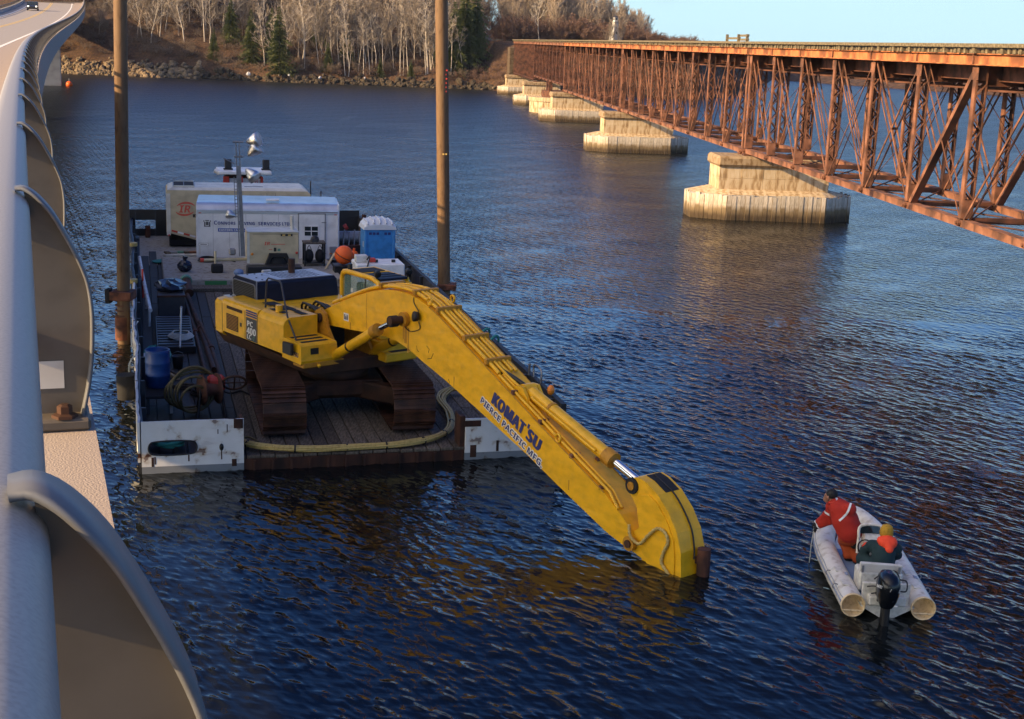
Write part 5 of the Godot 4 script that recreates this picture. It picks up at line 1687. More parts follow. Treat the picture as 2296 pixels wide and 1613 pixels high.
	for q in [[6.1, 22.5, 0.75, "canvas_bag"], [6.5, 22.5, 0.75, "canvas_bag"]]:
		var o := thing(q[3], "dark tool bag on the %s of the shelf under the work table" % ("left half" if q[0] < 6.3 else "right half"), "bag", bxf(q[0], q[1], q[2]), "bags under the work table")
		s = ST()
		ball(s, Vector3(0, 0.22, 0), Vector3(0.18, 0.26, 0.2), 10, 7)
		obj("sack", s, mt("black_rough"), o)
		stube(o, "strap", "dark_grey", smooth_path([Vector3(-0.12, 0.35, 0.05), Vector3(0, 0.62, 0.05), Vector3(0.12, 0.35, 0.05)], 4), 0.015, 5)
	var lean := thing("timber_prop", "pale timber prop leaning against the right leg of the work table", "timber", bxf(6.5, 21.7, 0.3))
	bar_part(lean, "plank", "tan", Vector3(-0.05, 0.0, 0), Vector3(0.5, 0.85, -0.3), 0.1, 0.05)
	# portable toilet
	t = thing("portable_toilet", "blue portable toilet with a pale ribbed roof at the right side of the deck", "portable toilet", bxf(7.92, 20.9, 0.3))
	s = ST()
	box(s, Vector3(0.57, 0.95, -0.57), Vector3(1.10, 1.9, 1.10), Basis(), 0.05)
	obj("cabin", s, mt("potty_blue"), t)
	s = ST()
	var rf := []
	for k in 9:
		var z := -1.16 + 1.18 * k / 8.0
		var ring := []
		for i in 11:
			var a := PI * i / 10.0
			ring.append(Vector3(0.57 + cos(a) * 0.61, 1.87 + pow(sin(a), 0.7) * (0.34 + (0.025 if k % 2 else 0.0)) * (0.55 if k in [0, 8] else 1.0), z))
		rf.append(ring)
	loft(s, rf, true, false)
	var ribs := ST()
	for k in 4:
		var pr := []
		for i in 11:
			var a := PI * i / 10.0
			pr.append(Vector3(0.0, 0, 0))
	obj("roof", s, mt("potty_roof"), t)
	for k in 5:
		var pts := []
		for i in 9:
			var z := 0.02 - 1.16 * i / 8.0
			pts.append(Vector3(0.12 + k * 0.225, 1.9 + pow(maxf(1.0 - pow((0.12 + k * 0.225 - 0.57) / 0.61, 2.0), 0.0), 0.35) * 0.34 * (0.62 if i in [0, 8] else 1.0), z))
		stube(t, "roof_rib", "potty_roof", pts, 0.035, 6)
	for k in 6:
		if k == 3: continue
		sbox(t, "vent_slot", "navy", Vector3(0.22 + k * 0.135 + (0.02 if k > 3 else 0.0), 1.73, -0.018), Vector3(0.10, 0.09, 0.012))
	for x in [0.05, 1.09]: sbox(t, "corner_trim", "potty_blue", Vector3(x, 0.95, -0.05), Vector3(0.09, 1.86, 0.12), 0.02)
	sbox(t, "side_panel", "potty_blue", Vector3(0.57, 0.95, -0.015), Vector3(0.8, 1.3, 0.02), 0.008)
	sbox(t, "notice", "white", Vector3(0.012, 1.3, -0.35), Vector3(0.01, 0.2, 0.12))
	# orange buoy ball on its dark crate, white tank
	t = thing("crate", "dark crate holding up the big orange ball buoy beside the trailer", "crate", bxf(7.2, 21.2, 0.3))
	sbox(t, "bin", "black_rough", Vector3(0, 0.26, 0), Vector3(0.7, 0.52, 0.6), 0.02)
	sbox(t, "lip", "dark_grey", Vector3(0, 0.54, 0), Vector3(0.76, 0.05, 0.66), 0.01)
	t = thing("ball_buoy", "big orange ball buoy with a dark line round it, between trailer and toilet", "buoy", bxf(7.2, 21.1, 1.22))
	s = ST()
	ball(s, Vector3.ZERO, Vector3(0.34, 0.345, 0.34), 22, 16)
	obj("float", s, mt("orange"), t)
	var ring := []
	for i in 25: ring.append((Basis(Vector3.BACK, -0.45) * Basis(Vector3.RIGHT, 0.25)) * Vector3(cos(TAU * i / 24) * 0.345, 0, sin(TAU * i / 24) * 0.345))
	stube(t, "line", "black", ring, 0.014, 5)
	t = thing("small_buoy", "small orange buoy just right of the big orange ball", "buoy", bxf(7.62, 21.4, 1.18))
	s = ST()
	ball(s, Vector3.ZERO, Vector3(0.16, 0.16, 0.16), 14, 10)
	obj("float", s, mt("orange"), t)
	stube(t, "neck", "orange", [Vector3(0, 0.14, 0), Vector3(0, 0.24, 0)], 0.05, 8)
	t = thing("fuel_tank", "white rectangular tank with pumps on top, behind the excavator cab", "tank", bxf(7.05, 17.3, 0.3))
	sbox(t, "tank_body", "white", Vector3(0.85, 0.61, -0.5), Vector3(1.66, 1.22, 1.2), 0.04)
	sbox(t, "pump_box", "white_dirty", Vector3(0.25, 1.34, -0.4), Vector3(0.42, 0.24, 0.4), 0.02)
	sbox(t, "pump_motor", "red", Vector3(0.62, 1.30, -0.3), Vector3(0.22, 0.14, 0.2), 0.03)
	stube(t, "fuel_hose", "black", smooth_path([Vector3(0.42, 1.32, -0.2), Vector3(0.5, 1.46, -0.1), Vector3(0.4, 1.2, 0.14), Vector3(0.3, 0.9, 0.14)], 5), 0.025, 6)
	for x in [0.75, 1.35]: stube(t, "filler_cap", "black", [Vector3(x, 1.22, -0.3), Vector3(x, 1.31, -0.3)], 0.07, 10)
	t = thing("steel_winch", "rusty winch and gear in the dark corner between trailer and toilet", "winch", bxf(7.9, 26.0, 0.3))
	sbox(t, "bed", "rust_dark", Vector3(0.2, 0.3, 0), Vector3(1.2, 0.6, 0.9), 0.03)
	stube(t, "drum", "steel", [Vector3(-0.35, 0.85, 0), Vector3(0.7, 0.85, 0)], 0.26, 14)
	stube(t, "red_knob", "red", [Vector3(0.0, 1.25, 0.1), Vector3(0.12, 1.32, 0.1)], 0.12, 8)
	for k in 5: stube(t, "pipe", "steel", [Vector3(-0.3 + k * 0.22, 0.5, 0.4), Vector3(-0.2 + k * 0.2, 1.1 + 0.1 * (k % 2), 0.2)], 0.03, 6)
	stube(t, "upright", "rust_dark", [Vector3(0.6, 0.3, -0.2), Vector3(0.85, 1.75, -0.2)], 0.09, 8)
	# left side clutter
	t = thing("steel_skip", "dark steel box below the black plastic sheet on the left deck", "bin", bxf(0.55, 15.6, 0.3))
	sbox(t, "bin", "dark_grey", Vector3(0.4, 0.33, 0), Vector3(0.82, 0.64, 1.6), 0.02)
	for z in [0.78, -0.78]: sbox(t, "rim", "frame_brown", Vector3(0.4, 0.64, z), Vector3(0.88, 0.06, 0.06))
	t = thing("plastic_sheet", "crumpled black plastic sheet lying on the dark steel box", "sheet", bxf(0.95, 16.0, 0.96))
	s = ST()
	var rg := []
	for j in 7:
		var rr2 := []
		for k in 12:
			var a := TAU * k / 12
			var e := PI * (j + 0.3) / 7.0 - PI / 2
			var f := 1.0 + noise.get_noise_2d(k * 1.7, j * 2.1) * 0.4
			rr2.append(Vector3(cos(a) * cos(e) * 0.5 * f, sin(e) * 0.2 * f + 0.12, sin(a) * cos(e) * 0.75 * f))
		rg.append(rr2)
	loft(s, rg, true, false)
	obj("sheet", s, mt("plastic_bag"), t)
	t = thing("rubbish_bag", "black rubbish bag standing left of the light tower hitch", "bag", bxf(1.55, 21.3, 0.6))
	put("sack", mesh_of_bag(), mt("plastic_bag"), t, Transform3D(Basis.from_scale(Vector3(0.75, 1.5, 0.6)), Vector3.ZERO))
	stube(t, "knot", "plastic_bag", [Vector3(0, 0.42, 0), Vector3(0.03, 0.56, 0)], [0.06, 0.1], 7)
	t = thing("blue_bundle", "light blue crumpled tarp bundle in front of the light tower", "tarp", bxf(3.35, 20.0, 0.66))
	put("tarp", mesh_of_bag(), mt("floor_blue"), t, Transform3D(Basis.from_scale(Vector3(0.5, 0.9, 0.5)), Vector3.ZERO))
	t = thing("dark_skid", "low dark equipment skid in front of the light tower wheel", "skid", bxf(4.6, 20.2, 0.6))
	sbox(t, "frame", "black", Vector3(0, 0.2, 0), Vector3(1.9, 0.38, 0.6), 0.02)
	for x in [-0.9, 0.9]: sbox(t, "runner", "dark_grey", Vector3(x, 0.05, 0), Vector3(0.1, 0.1, 0.8))
	t = thing("green_capped_pipe", "stub of pipe with a pale green flange, at the head of the long rusty pipes", "pipe", bxf(1.55, 18.3, 0.45))
	stube(t, "pipe", "frame_brown", [Vector3(0.02, 0.1, 0.9), Vector3(-0.03, 0.3, -0.2)], 0.15, 14)
	stube(t, "flange", "green_metal", [Vector3(-0.03, 0.3, -0.2), Vector3(-0.04, 0.33, -0.4)], 0.19, 16)
	stube(t, "mouth", "white_dirty", [Vector3(-0.04, 0.33, -0.4), Vector3(-0.042, 0.335, -0.43)], 0.15, 16)
	var pl := [[1.5, 17.4, 1.85, 7.4, "long rusty pipe lying along the left deck, nearest the excavator", 0.075], [1.38, 16.8, 1.62, 7.2, "thinner rusty pipe lying beside the long one on the left deck", 0.05], [1.72, 13.0, 1.98, 6.6, "short rusty pipe lying against the outer side of the long pipe", 0.06]]
	for q in pl:
		var o := thing("rusty_pipe", q[4], "pipe", bxf(0, 0, 0), "rusty pipes on the left deck")
		stube(o, "pipe", "frame_brown", [B3(q[0], q[1], 0.50), B3((q[0] + q[2]) * 0.5 + 0.05, (q[1] + q[3]) * 0.5, 0.42), B3(q[2], q[3], 0.38)], q[5], 10)
		stube(o, "coupling", "rust_dark", [B3((q[0] + q[2]) * 0.5 + 0.05, (q[1] + q[3]) * 0.5 + 0.12, 0.42), B3((q[0] + q[2]) * 0.5 + 0.05, (q[1] + q[3]) * 0.5 - 0.12, 0.42)], q[5] + 0.03, 10)
	t = thing("steel_grating", "dark steel hatch grating on the left deck, under the rope coil", "grating", bxf(0.95, 11.8, 0.3))
	sbox(t, "frame", "black", Vector3(0, 0.10, 0), Vector3(1.05, 0.2, 4.2), 0.02)
	for k in 12: sbox(t, "slat", "dark_grey", Vector3(0, 0.215, -1.9 + k * 0.34), Vector3(0.95, 0.03, 0.16), 0.006)
	t = thing("rope_coil", "pale rope coil lying on the dark grating", "rope", bxf(1.1, 10.7, 0.56))
	var rc := []
	for i in 70: rc.append(Vector3(cos(i * 0.42) * (0.36 - 0.0022 * i), 0.015 + 0.0016 * i + 0.012 * sin(i * 1.3), sin(i * 0.42) * (0.52 - 0.003 * i)))
	stube(t, "coil", "rope_pale", rc, 0.02, 5)
	t = thing("white_pole", "thin white pole leaning over the rope coil", "pole", bxf(1.05, 9.6, 0.5))
	stube(t, "pole", "rope_pale", [Vector3(0, 0.0, 0), Vector3(0.12, 0.55, -2.7)], 0.028, 6)
	stube(t, "tip", "steel", [Vector3(0.12, 0.55, -2.7), Vector3(0.125, 0.57, -2.8)], 0.04, 6)
	t = thing("white_rail", "long white painted pipe rail beside the left barge wall", "rail", bxf(0, 0, 0))
	stube(t, "rail", "white_rust", [B3(0.0, 22.4, 0.95), B3(0.12, 18, 0.92), B3(0.30, 13.0, 0.86)], 0.06, 8)
	for k in 4: stube(t, "stanchion", "white_rust", [B3(0.03 + k * 0.08, 21.5 - k * 2.7, 0.3), B3(0.03 + k * 0.08, 21.5 - k * 2.7, 0.92)], 0.04, 6)
	stube(t, "red_post", "red", [B3(0.1, 17.5, 0.4), B3(0.1, 17.5, 1.35)], 0.035, 6)
	t = thing("green_net", "heap of green rope by the left wall, above the blue barrel", "rope", bxf(0.42, 9.0, 0.3))
	rc = []
	for i in 90: rc.append(Vector3(cos(i * 0.5) * (0.26 + 0.1 * sin(i * 0.37)), 0.06 + 0.1 * absf(sin(i * 0.21)), sin(i * 0.5) * (0.8 + 0.25 * cos(i * 0.31))))
	stube(t, "strands", "rope_green", rc, 0.035, 5)
	t = thing("mooring_rope", "green rope heaped with a red float just behind the slot in the white plate", "rope", bxf(0.55, 0.75, 0.3))
	rc = []
	for i in 70: rc.append(Vector3(cos(i * 0.5) * (0.30 + 0.1 * sin(i * 0.37)), 0.1 + 0.14 * absf(sin(i * 0.21)), sin(i * 0.5) * (0.3 + 0.1 * cos(i * 0.31))))
	stube(t, "strands", "rope_green", rc, 0.04, 5)
	s = ST()
	ball(s, Vector3(0.25, 0.28, 0.1), Vector3(0.14, 0.14, 0.14), 10, 8)
	obj("red_float", s, mt("red"), t)
	# barrel on its stand
	t = thing("barrel_stand", "low dark stand with pale legs under the blue barrel", "stand", bxf(0.42, 3.9, 0.3))
	sbox(t, "top", "black_rough", Vector3(0, 0.42, -0.1), Vector3(0.62, 0.06, 1.2), 0.015)
	for q in [[-0.26, 0.35], [0.26, 0.35], [-0.26, -0.55], [0.26, -0.55]]: sbox(t, "leg", "white_dirty" if q[0] > 0 and q[1] > 0 else "dark_grey", Vector3(q[0], 0.2, q[1]), Vector3(0.07, 0.4, 0.07))
	t = thing("blue_barrel", "open blue plastic barrel by the left barge wall", "barrel", bxf(0.40, 4.35, 0.75))
	s = ST()
	lathe(s, [Vector2(0.001, 0), Vector2(0.25, 0), Vector2(0.28, 0.04), Vector2(0.285, 0.28), Vector2(0.295, 0.30), Vector2(0.285, 0.32), Vector2(0.285, 0.58), Vector2(0.295, 0.60), Vector2(0.285, 0.62), Vector2(0.28, 0.84), Vector2(0.29, 0.88), Vector2(0.26, 0.88), Vector2(0.255, 0.70), Vector2(0.001, 0.68)], 24)
	obj("shell", s, mt("barrel_blue"), t)
	stube(t, "rim", "barrel_blue", circle(0.275, 0.885, 24), 0.018, 6)
	# hose reel
	t = thing("hose_reel", "dark red hose reel stand on the left deck, with a hand wheel", "reel", bxf(1.55, 3.3, 0.3))
	s = ST()
	lathe(s, [Vector2(0.001, -0.2), Vector2(0.36, -0.2), Vector2(0.36, -0.17), Vector2(0.16, -0.16), Vector2(0.16, 0.16), Vector2(0.36, 0.17), Vector2(0.36, 0.2), Vector2(0.001, 0.2)], 18, Transform3D(Basis(Vector3.BACK, PI / 2) * Basis(Vector3.RIGHT, 0.3), Vector3(0, 0.62, 0)))
	obj("drum", s, mt("rust_dark"), t)
	sbox(t, "red_motor", "red", Vector3(0.15, 0.72, -0.15), Vector3(0.4, 0.34, 0.4), 0.06)
	for x in [-0.3, 0.35]:
		for z in [-0.3, 0.3]: stube(t, "leg", "black", [Vector3(x, 0, z), Vector3(x * 0.7, 0.6, 0)], 0.035, 6)
	var hw := []
	for i in 21: hw.append(Vector3(0.55 + cos(TAU * i / 20) * 0.27, 0.78 + sin(TAU * i / 20) * 0.2, 0.1 + sin(TAU * i / 20) * 0.18))
	stube(t, "hand_wheel", "frame_brown", hw, 0.03, 6)
	stube(t, "spoke", "frame_brown", [Vector3(0.28, 0.78, 0.1), Vector3(0.82, 0.78, 0.1)], 0.02, 5)
	stube(t, "spoke", "frame_brown", [Vector3(0.55, 0.6, -0.06), Vector3(0.55, 0.96, 0.26)], 0.02, 5)
	t = thing("hose_coil", "dull yellow hose looped over the dark red reel", "hose", bxf(1.3, 3.3, 0.3))
	for k in 6:
		var pts := []
		var w := 0.30 + 0.07 * k
		var hh := 0.85 + 0.06 * ((k * 3) % 5)
		for i in 29:
			var a := TAU * i / 28.0
			pts.append(Vector3(cos(a) * w - 0.12, 0.1 + hh * (0.5 + 0.5 * sin(a)) * (0.8 + 0.04 * k), 0.2 - 0.11 * k + sin(a + k) * 0.12 - cos(a) * 0.2))
		stube(t, "loop", "hose_dark", pts, 0.03, 6)
	# hose bundle along the front edge
	t = thing("hose_bundle", "bundle of yellow hoses lashed together, curving along the front deck edge", "hose", bxf(0, 0, 0))
	var base := [B3(2.0, 0.75, 0.36), B3(2.25, 0.42, 0.36), B3(2.75, 0.12, 0.36), B3(3.5, 0.02, 0.33), B3(4.4, 0.04, 0.33), B3(5.4, 0.10, 0.33), B3(6.2, 0.38, 0.35), B3(6.75, 1.05, 0.36), B3(7.02, 2.3, 0.36), B3(7.08, 3.5, 0.38), B3(7.45, 4.3, 0.40), B3(7.9, 4.2, 0.5)]
	var path := smooth_path(base, 7)
	for k in 8:
		var pts := []
		for i in path.size():
			var p: Vector3 = path[i]
			var tg: Vector3 = (path[mini(i + 1, path.size() - 1)] - path[maxi(i - 1, 0)]).normalized()
			var sd := Vector3(-tg.z, 0, tg.x)
			var sp := 1.0 + 0.8 * smoothstep(0.75, 0.95, float(i) / path.size())
			var a := TAU * k / 7.0 + i * 0.03
			var q := Vector2(cos(a), sin(a)) * (0.05 if k < 7 else 0.0)
			pts.append(p + sd * (q.x * 1.3 * sp + noise.get_noise_2d(i * 0.06, k * 3.0) * 0.05 * sp) + Vector3(0, q.y * 0.9 + 0.06, 0))
		stube(t, "hose", "hose_yellow", pts, 0.026, 7)
	for i in [6, 18, 27, 33, 40, 46, 52]:
		var p: Vector3 = path[i] + Vector3(0, 0.05, 0)
		var tg: Vector3 = (path[i + 1] - path[i]).normalized()
		stube(t, "tie", "black", [p - tg * 0.018, p + tg * 0.018], 0.088, 10)

	deck_clutter()

func deck_clutter():
	rng.seed = 91
	var s: SurfaceTool
	var t: Node3D
	for q in [[0.75, 7.1, 0.9, 0.35, "pale timber offcut lying beside the blue barrel", "tan"], [1.35, 5.6, 1.4, 1.15, "long dark timber offcut lying behind the hose reel", "plank_dark"], [0.8, 13.6, 1.2, 0.1, "weathered timber offcut between the grating and the steel box", "plank_pale"], [1.75, 2.0, 0.8, -0.5, "short weathered timber offcut behind the white front plate", "plank"]]:
		t = thing("timber_offcut", q[4], "timber", bxf(q[0], q[1], 0.3, q[3]))
		sbox(t, "board", q[5], Vector3(0, 0.06, 0), Vector3(0.14, 0.1, q[2]), 0.01)
		sbox(t, "batten", "plank_dark", Vector3(0.02, 0.135, 0.1), Vector3(0.07, 0.05, q[2] * 0.7), 0.008)
	for q in [[1.2, 1.35, "black bucket nearest to the white front plate", "black_rough"], [0.95, 8.0, "grey bucket standing by the foot of the grating", "dark_grey"]]:
		t = thing("bucket", q[2], "bucket", bxf(q[0], q[1], 0.3))
		s = ST()
		lathe(s, [Vector2(0.001, 0.0), Vector2(0.12, 0.0), Vector2(0.155, 0.32), Vector2(0.165, 0.33), Vector2(0.145, 0.32), Vector2(0.11, 0.04), Vector2(0.001, 0.04)], 16)
		obj("pail", s, mt(q[3]), t)
		stube(t, "handle", "steel", [Vector3(-0.16, 0.31, 0), Vector3(-0.12, 0.42, 0.05), Vector3(0, 0.47, 0.07), Vector3(0.12, 0.42, 0.05), Vector3(0.16, 0.31, 0)], 0.008, 5)
	for q in [[1.55, 5.2, 0.34, "black_rough", "black hose coil lying flat behind the hose reel"], [1.5, 1.2, 0.26, "hose_dark", "brown hose coil lying flat behind the white front plate"], [2.45, 23.6, 0.3, "black", "black cable coil lying on the slab before the white trailer"]]:
		t = thing("hose_coil", q[4], "hose", bxf(q[0], q[1], 0.3 if q[1] < 20 else 0.6))
		var rc := []
		for i in 80: rc.append(Vector3(cos(i * 0.4) * (q[2] + 0.05 * sin(i * 0.23)), 0.03 + 0.0015 * i, sin(i * 0.4) * (q[2] + 0.06 * cos(i * 0.19))))
		stube(t, "loops", q[3], rc, 0.022, 5)
		stube(t, "tail", q[3], smooth_path([rc[-1], Vector3(q[2] + 0.2, 0.06, 0.2), Vector3(q[2] + 0.5, 0.03, -0.1), Vector3(q[2] + 0.7, 0.03, 0.3)], 5), 0.022, 5)
	t = thing("tool_chest", "small dark tool chest with a pale lid against the left wall", "box", bxf(0.3, 7.6, 0.3))
	sbox(t, "chest", "frame_brown", Vector3(0, 0.2, 0), Vector3(0.42, 0.4, 0.7), 0.02)
	sbox(t, "lid", "white_dirty", Vector3(0, 0.42, 0), Vector3(0.44, 0.04, 0.72), 0.01)
	t = thing("scrap_tray", "low pale tray of scraps left of the white trailer", "tray", bxf(1.55, 26.4, 0.3))
	sbox(t, "tray", "white_dirty", Vector3(0, 0.1, 0), Vector3(1.3, 0.12, 0.5), 0.02)
	for k in 5: sbox(t, "scrap", ["plank_pale", "steel", "green_metal", "plank", "rust"][k], Vector3(-0.5 + k * 0.24, 0.2, rng.randf_range(-0.15, 0.15)), Vector3(0.2, 0.08, 0.3), 0.01, Basis(Vector3.UP, rng.randf() * 2.0))
	t = thing("green_tarp", "flat green tarp lying on the deck left of the big compressor", "tarp", bxf(0.9, 25.2, 0.3))
	put("tarp", mesh_of_bag(), mt("rope_green"), t, Transform3D(Basis.from_scale(Vector3(1.3, 0.4, 1.0)), Vector3.ZERO))

func circle(r: float, y: float, n: int) -> Array:
	var o := []
	for i in n + 1: o.append(Vector3(cos(TAU * i / n) * r, y, sin(TAU * i / n) * r))
	return o

func mesh_of_bag() -> ArrayMesh:
	var s := ST()
	var rg := []
	for j in 8:
		var r := []
		for k in 14:
			var a := TAU * k / 14
			var e := PI * j / 7.0 - PI / 2
			var f := 1.0 + noise.get_noise_2d(k * 1.3 + 20.0, j * 1.7) * 0.3
			r.append(Vector3(cos(a) * cos(e) * 0.35 * f, sin(e) * 0.15 + 0.14, sin(a) * cos(e) * 0.35 * f))
		rg.append(r)
	loft(s, rg, true, false)
	return mesh_of(s)

func bar_part(parent: Node, called: String, m: String, a: Vector3, b: Vector3, w: float, h: float) -> MeshInstance3D:
	var s := ST()
	bar(s, a, b, w, h, Vector3.UP, 0.008)
	return obj(called, s, mt(m), parent)

# ---------- excavator ----------
var EX := Transform3D(Basis(Vector3(0, 0, -1), Vector3.UP, Vector3.RIGHT), Vector3(0, -0.3, 0))
func E3(f: float, r: float, y: float) -> Vector3: return Vector3(r, y - 0.3, -f)

func P2(l: Array) -> PackedVector2Array:
	var o := PackedVector2Array()
	for i in range(0, l.size(), 2): o.append(Vector2(l[i], l[i + 1]))
	return o

func side_plate(parent: Node, called: String, m: String, l: Array, r0: float, r1: float, smooth := false) -> MeshInstance3D:
	var s := ST()
	prism(s, P2(l), r0, r1, EX, smooth)
	return obj(called, s, mt(m), parent)

func ebox(parent: Node, called: String, m: String, f0: float, f1: float, r0: float, r1: float, y0: float, y1: float, bev := 0.0) -> MeshInstance3D:
	return sbox(parent, called, m, E3((f0 + f1) * 0.5, (r0 + r1) * 0.5, (y0 + y1) * 0.5), Vector3(absf(r1 - r0), absf(y1 - y0), absf(f1 - f0)), bev)

func etube(parent: Node, called: String, m: String, l: Array, r, n := 8, per := 0) -> MeshInstance3D:
	var p := []
	for q in l: p.append(E3(q[0], q[1], q[2]))
	return stube(parent, called, m, smooth_path(p, per) if per else p, r, n)

func etext(parent: Node, words: String, m: String, f: float, y: float, w: float, h: float, ang: float, r: float, bold: float, serif := false):
	var b := Basis(Vector3(0, 0, -1), Vector3.UP, Vector3.RIGHT) * Basis(Vector3.BACK, ang)
	text(parent, "lettering", words, w, h, mt(m), Transform3D(b, E3(f, r, y)), bold, serif)

func build_excavator():
	rng.seed = 55
	var turn := -2.7227
	var t := thing("excavator", "big yellow long-boom excavator on tracks, its arm reaching down into the water", "excavator", bxf(4.5, 3.7, 0.3, turn))
	var U := Basis(Vector3.UP, -turn)
	# tracks
	var s := ST()
	box(s, Vector3(0, 0.0, 0), Vector3(0.95, 0.03, 0.222), Basis(), 0.006)
	for z in [-0.095, 0.0]: box(s, Vector3(0, 0.04, z), Vector3(0.95, 0.052, 0.016))
	var shoe := mesh_of(s)
	s = ST()
	lathe(s, [Vector2(0.05, -0.22), Vector2(0.40, -0.22), Vector2(0.46, -0.12), Vector2(0.46, 0.12), Vector2(0.40, 0.22), Vector2(0.05, 0.22)], 20, Transform3D(Basis(Vector3.BACK, PI / 2), Vector3.ZERO))
	var wheel := mesh_of(s)
	for x in [-1.45, 1.45]:
		var tr := Transform3D(U, U * Vector3(x, 0, 0))
		var half := 2.12
		var rad := 0.50
		var per := 4.0 * half + TAU * rad
		var n := 50
		for i in n:
			var d := per * i / n
			var p: Vector3
			var a := 0.0
			if d < 2 * half:
				p = Vector3(0, 1.06, -half + d)
				p.y -= 0.03 * sin(PI * d / (2 * half))
			elif d < 2 * half + PI * rad:
				a = (d - 2 * half) / rad
				p = Vector3(0, 0.56 + cos(a) * rad, half + sin(a) * rad)
			elif d < 4 * half + PI * rad:
				a = PI
				p = Vector3(0, 0.06, half - (d - 2 * half - PI * rad))
			else:
				a = PI + (d - 4 * half - PI * rad) / rad
				p = Vector3(0, 0.56 + cos(a) * rad, -half + sin(a) * rad)
			put("track_shoe", shoe, mt("track_steel"), t, tr * Transform3D(Basis(Vector3.RIGHT, a), p))
		s = ST()
		box(s, Vector3(0, 0.58, 0), Vector3(0.42, 0.5, 3.9), Basis(), 0.05)
		obj("track_frame", s, mt("frame_brown"), t, tr)
		for z in [-2.12, 2.12]: put("sprocket", wheel, mt("frame_brown"), t, tr * Transform3D(Basis(), Vector3(0, 0.56, z)))
		for k in 7:
			put("track_roller", wheel, mt("frame_brown"), t, tr * Transform3D(Basis.from_scale(Vector3(0.8, 0.36, 0.36)), Vector3(0, 0.25, -1.5 + k * 0.5)))
	s = ST()
	box(s, Vector3(0, 0.62, 0), Vector3(2.2, 0.42, 1.7), Basis(), 0.1)
	for sx in [-1, 1]:
		for sz in [-1, 1]: bar(s, Vector3(0.3 * sx, 0.62, 0.4 * sz), Vector3(1.35 * sx, 0.55, 1.25 * sz), 0.4, 0.42, Vector3.UP, 0.05)
	obj("car_body", s, mt("frame_brown"), t, Transform3D(U, Vector3.ZERO))
	s = ST()
	lathe(s, [Vector2(0.01, 0.82), Vector2(0.78, 0.82), Vector2(0.82, 0.9), Vector2(0.82, 1.1), Vector2(0.01, 1.1)], 28)
	obj("swing_ring", s, mt("frame_brown"), t)
	# revolving frame and skirt
	s = ST()
	loft(s, [[E3(-3.3, -1.2, 1.40), E3(-3.3, 1.2, 1.40), E3(0.9, 1.2, 1.42), E3(1.05, -1.2, 1.42)], [E3(-3.36, -1.47, 1.80), E3(-3.36, 1.47, 1.80), E3(0.92, 1.47, 1.70), E3(1.1, -1.47, 1.70)]], true, false)
	obj("revolving_frame", s, mt("frame_brown"), t)
	# counterweight
	s = ST()
	var rings := []
	for q in [[1.66, 0.10], [1.74, 0.0], [2.44, 0.0], [2.53, 0.04], [2.565, 0.14]]:
		var ring := []
		for p in [[-2.83, 1.5], [-3.15, 1.5], [-3.36, 1.42], [-3.5, 1.15], [-3.58, 0.6], [-3.6, 0.0], [-3.58, -0.6], [-3.5, -1.15], [-3.36, -1.42], [-3.15, -1.5], [-2.83, -1.5]]:
			ring.append(E3(p[0] + (q[1] if p[0] < -2.9 else 0.0), p[1] - signf(p[1]) * q[1], q[0]))
		rings.append(ring)
	loft(s, rings, true, false)
	obj("counterweight", s, mt("yellow"), t)
	ebox(t, "counterweight_top", "tan_light", -3.35, -2.85, -1.2, 1.2, 2.566, 2.574)
	for q in [[-3.1, 0.95], [-3.0, 1.1], [-3.22, 1.05]]: etube(t, "bolt", "black", [[q[0], q[1], 2.57], [q[0], q[1], 2.60]], 0.035, 8)
	# right side: doors, tank, step
	s = ST()
	prism(s, P2([0.60, 1.80, 1.50, 1.80, 1.50, 2.50, 1.485, 2.56, 1.45, 2.60, 1.38, 2.625, 0.60, 2.635]), 1.05, 2.82, Transform3D(Basis(), Vector3(0, -0.3, 0)))
	obj("engine_side", s, mt("yellow"), t)
	s = ST()
	prism(s, P2([0.60, 1.80, 1.50, 1.80, 1.50, 2.46, 1.47, 2.54, 1.41, 2.60, 1.32, 2.64, 0.60, 2.65]), -0.18, 1.04, Transform3D(Basis(), Vector3(0, -0.3, 0)))
	obj("fuel_tank", s, mt("yellow"), t)
	s = ST()
	prism(s, P2([0.12, 1.72, 0.95, 1.70, 0.985, 1.78, 0.96, 2.12, 0.92, 2.16, 0.12, 2.20]), 0.55, 1.50, EX)
	obj("front_step", s, mt("yellow"), t)
	ebox(t, "front_lip", "yellow_dirty", 0.5, 0.97, 0.35, 1.44, 1.60, 1.73, 0.02)
	ebox(t, "step_vent", "black", 0.968, 0.99, 1.05, 1.25, 1.92, 2.06)
	etube(t, "tow_eye", "yellow", [[0.98, 1.05, 1.66], [1.03, 1.05, 1.62]], 0.04, 8)
	for f in [-2.825, -1.655, -1.045]: ebox(t, "panel_seam", "black", f - 0.008, f + 0.008, 1.496, 1.504, 1.80, 2.50)
	ebox(t, "grille", "frame_brown", -2.60, -2.0, 1.498, 1.507, 1.90, 2.28)
	for k in 10: ebox(t, "grille_slat", "yellow_dirty", -2.58, -2.02, 1.504, 1.512, 1.93 + k * 0.035, 1.94 + k * 0.035)
	ebox(t, "vent_slot", "frame_brown", -2.58, -1.80, 1.498, 1.507, 2.40, 2.475)
	ebox(t, "door_latch", "black", -1.90, -1.83, 1.498, 1.512, 2.07, 2.16)
	ebox(t, "name_panel", "dark_grey", -1.60, -1.075, 1.5005, 1.505, 1.81, 2.36)
	for k in 3: ebox(t, "blue_stripe", "navy", -1.60, -1.075, 1.5005, 1.505, 2.39 + k * 0.055, 2.428 + k * 0.055)
	etext(t, "PC", "paint_white", -1.40, 2.22, 0.27, 0.13, 0.0, 1.508, 1.0)
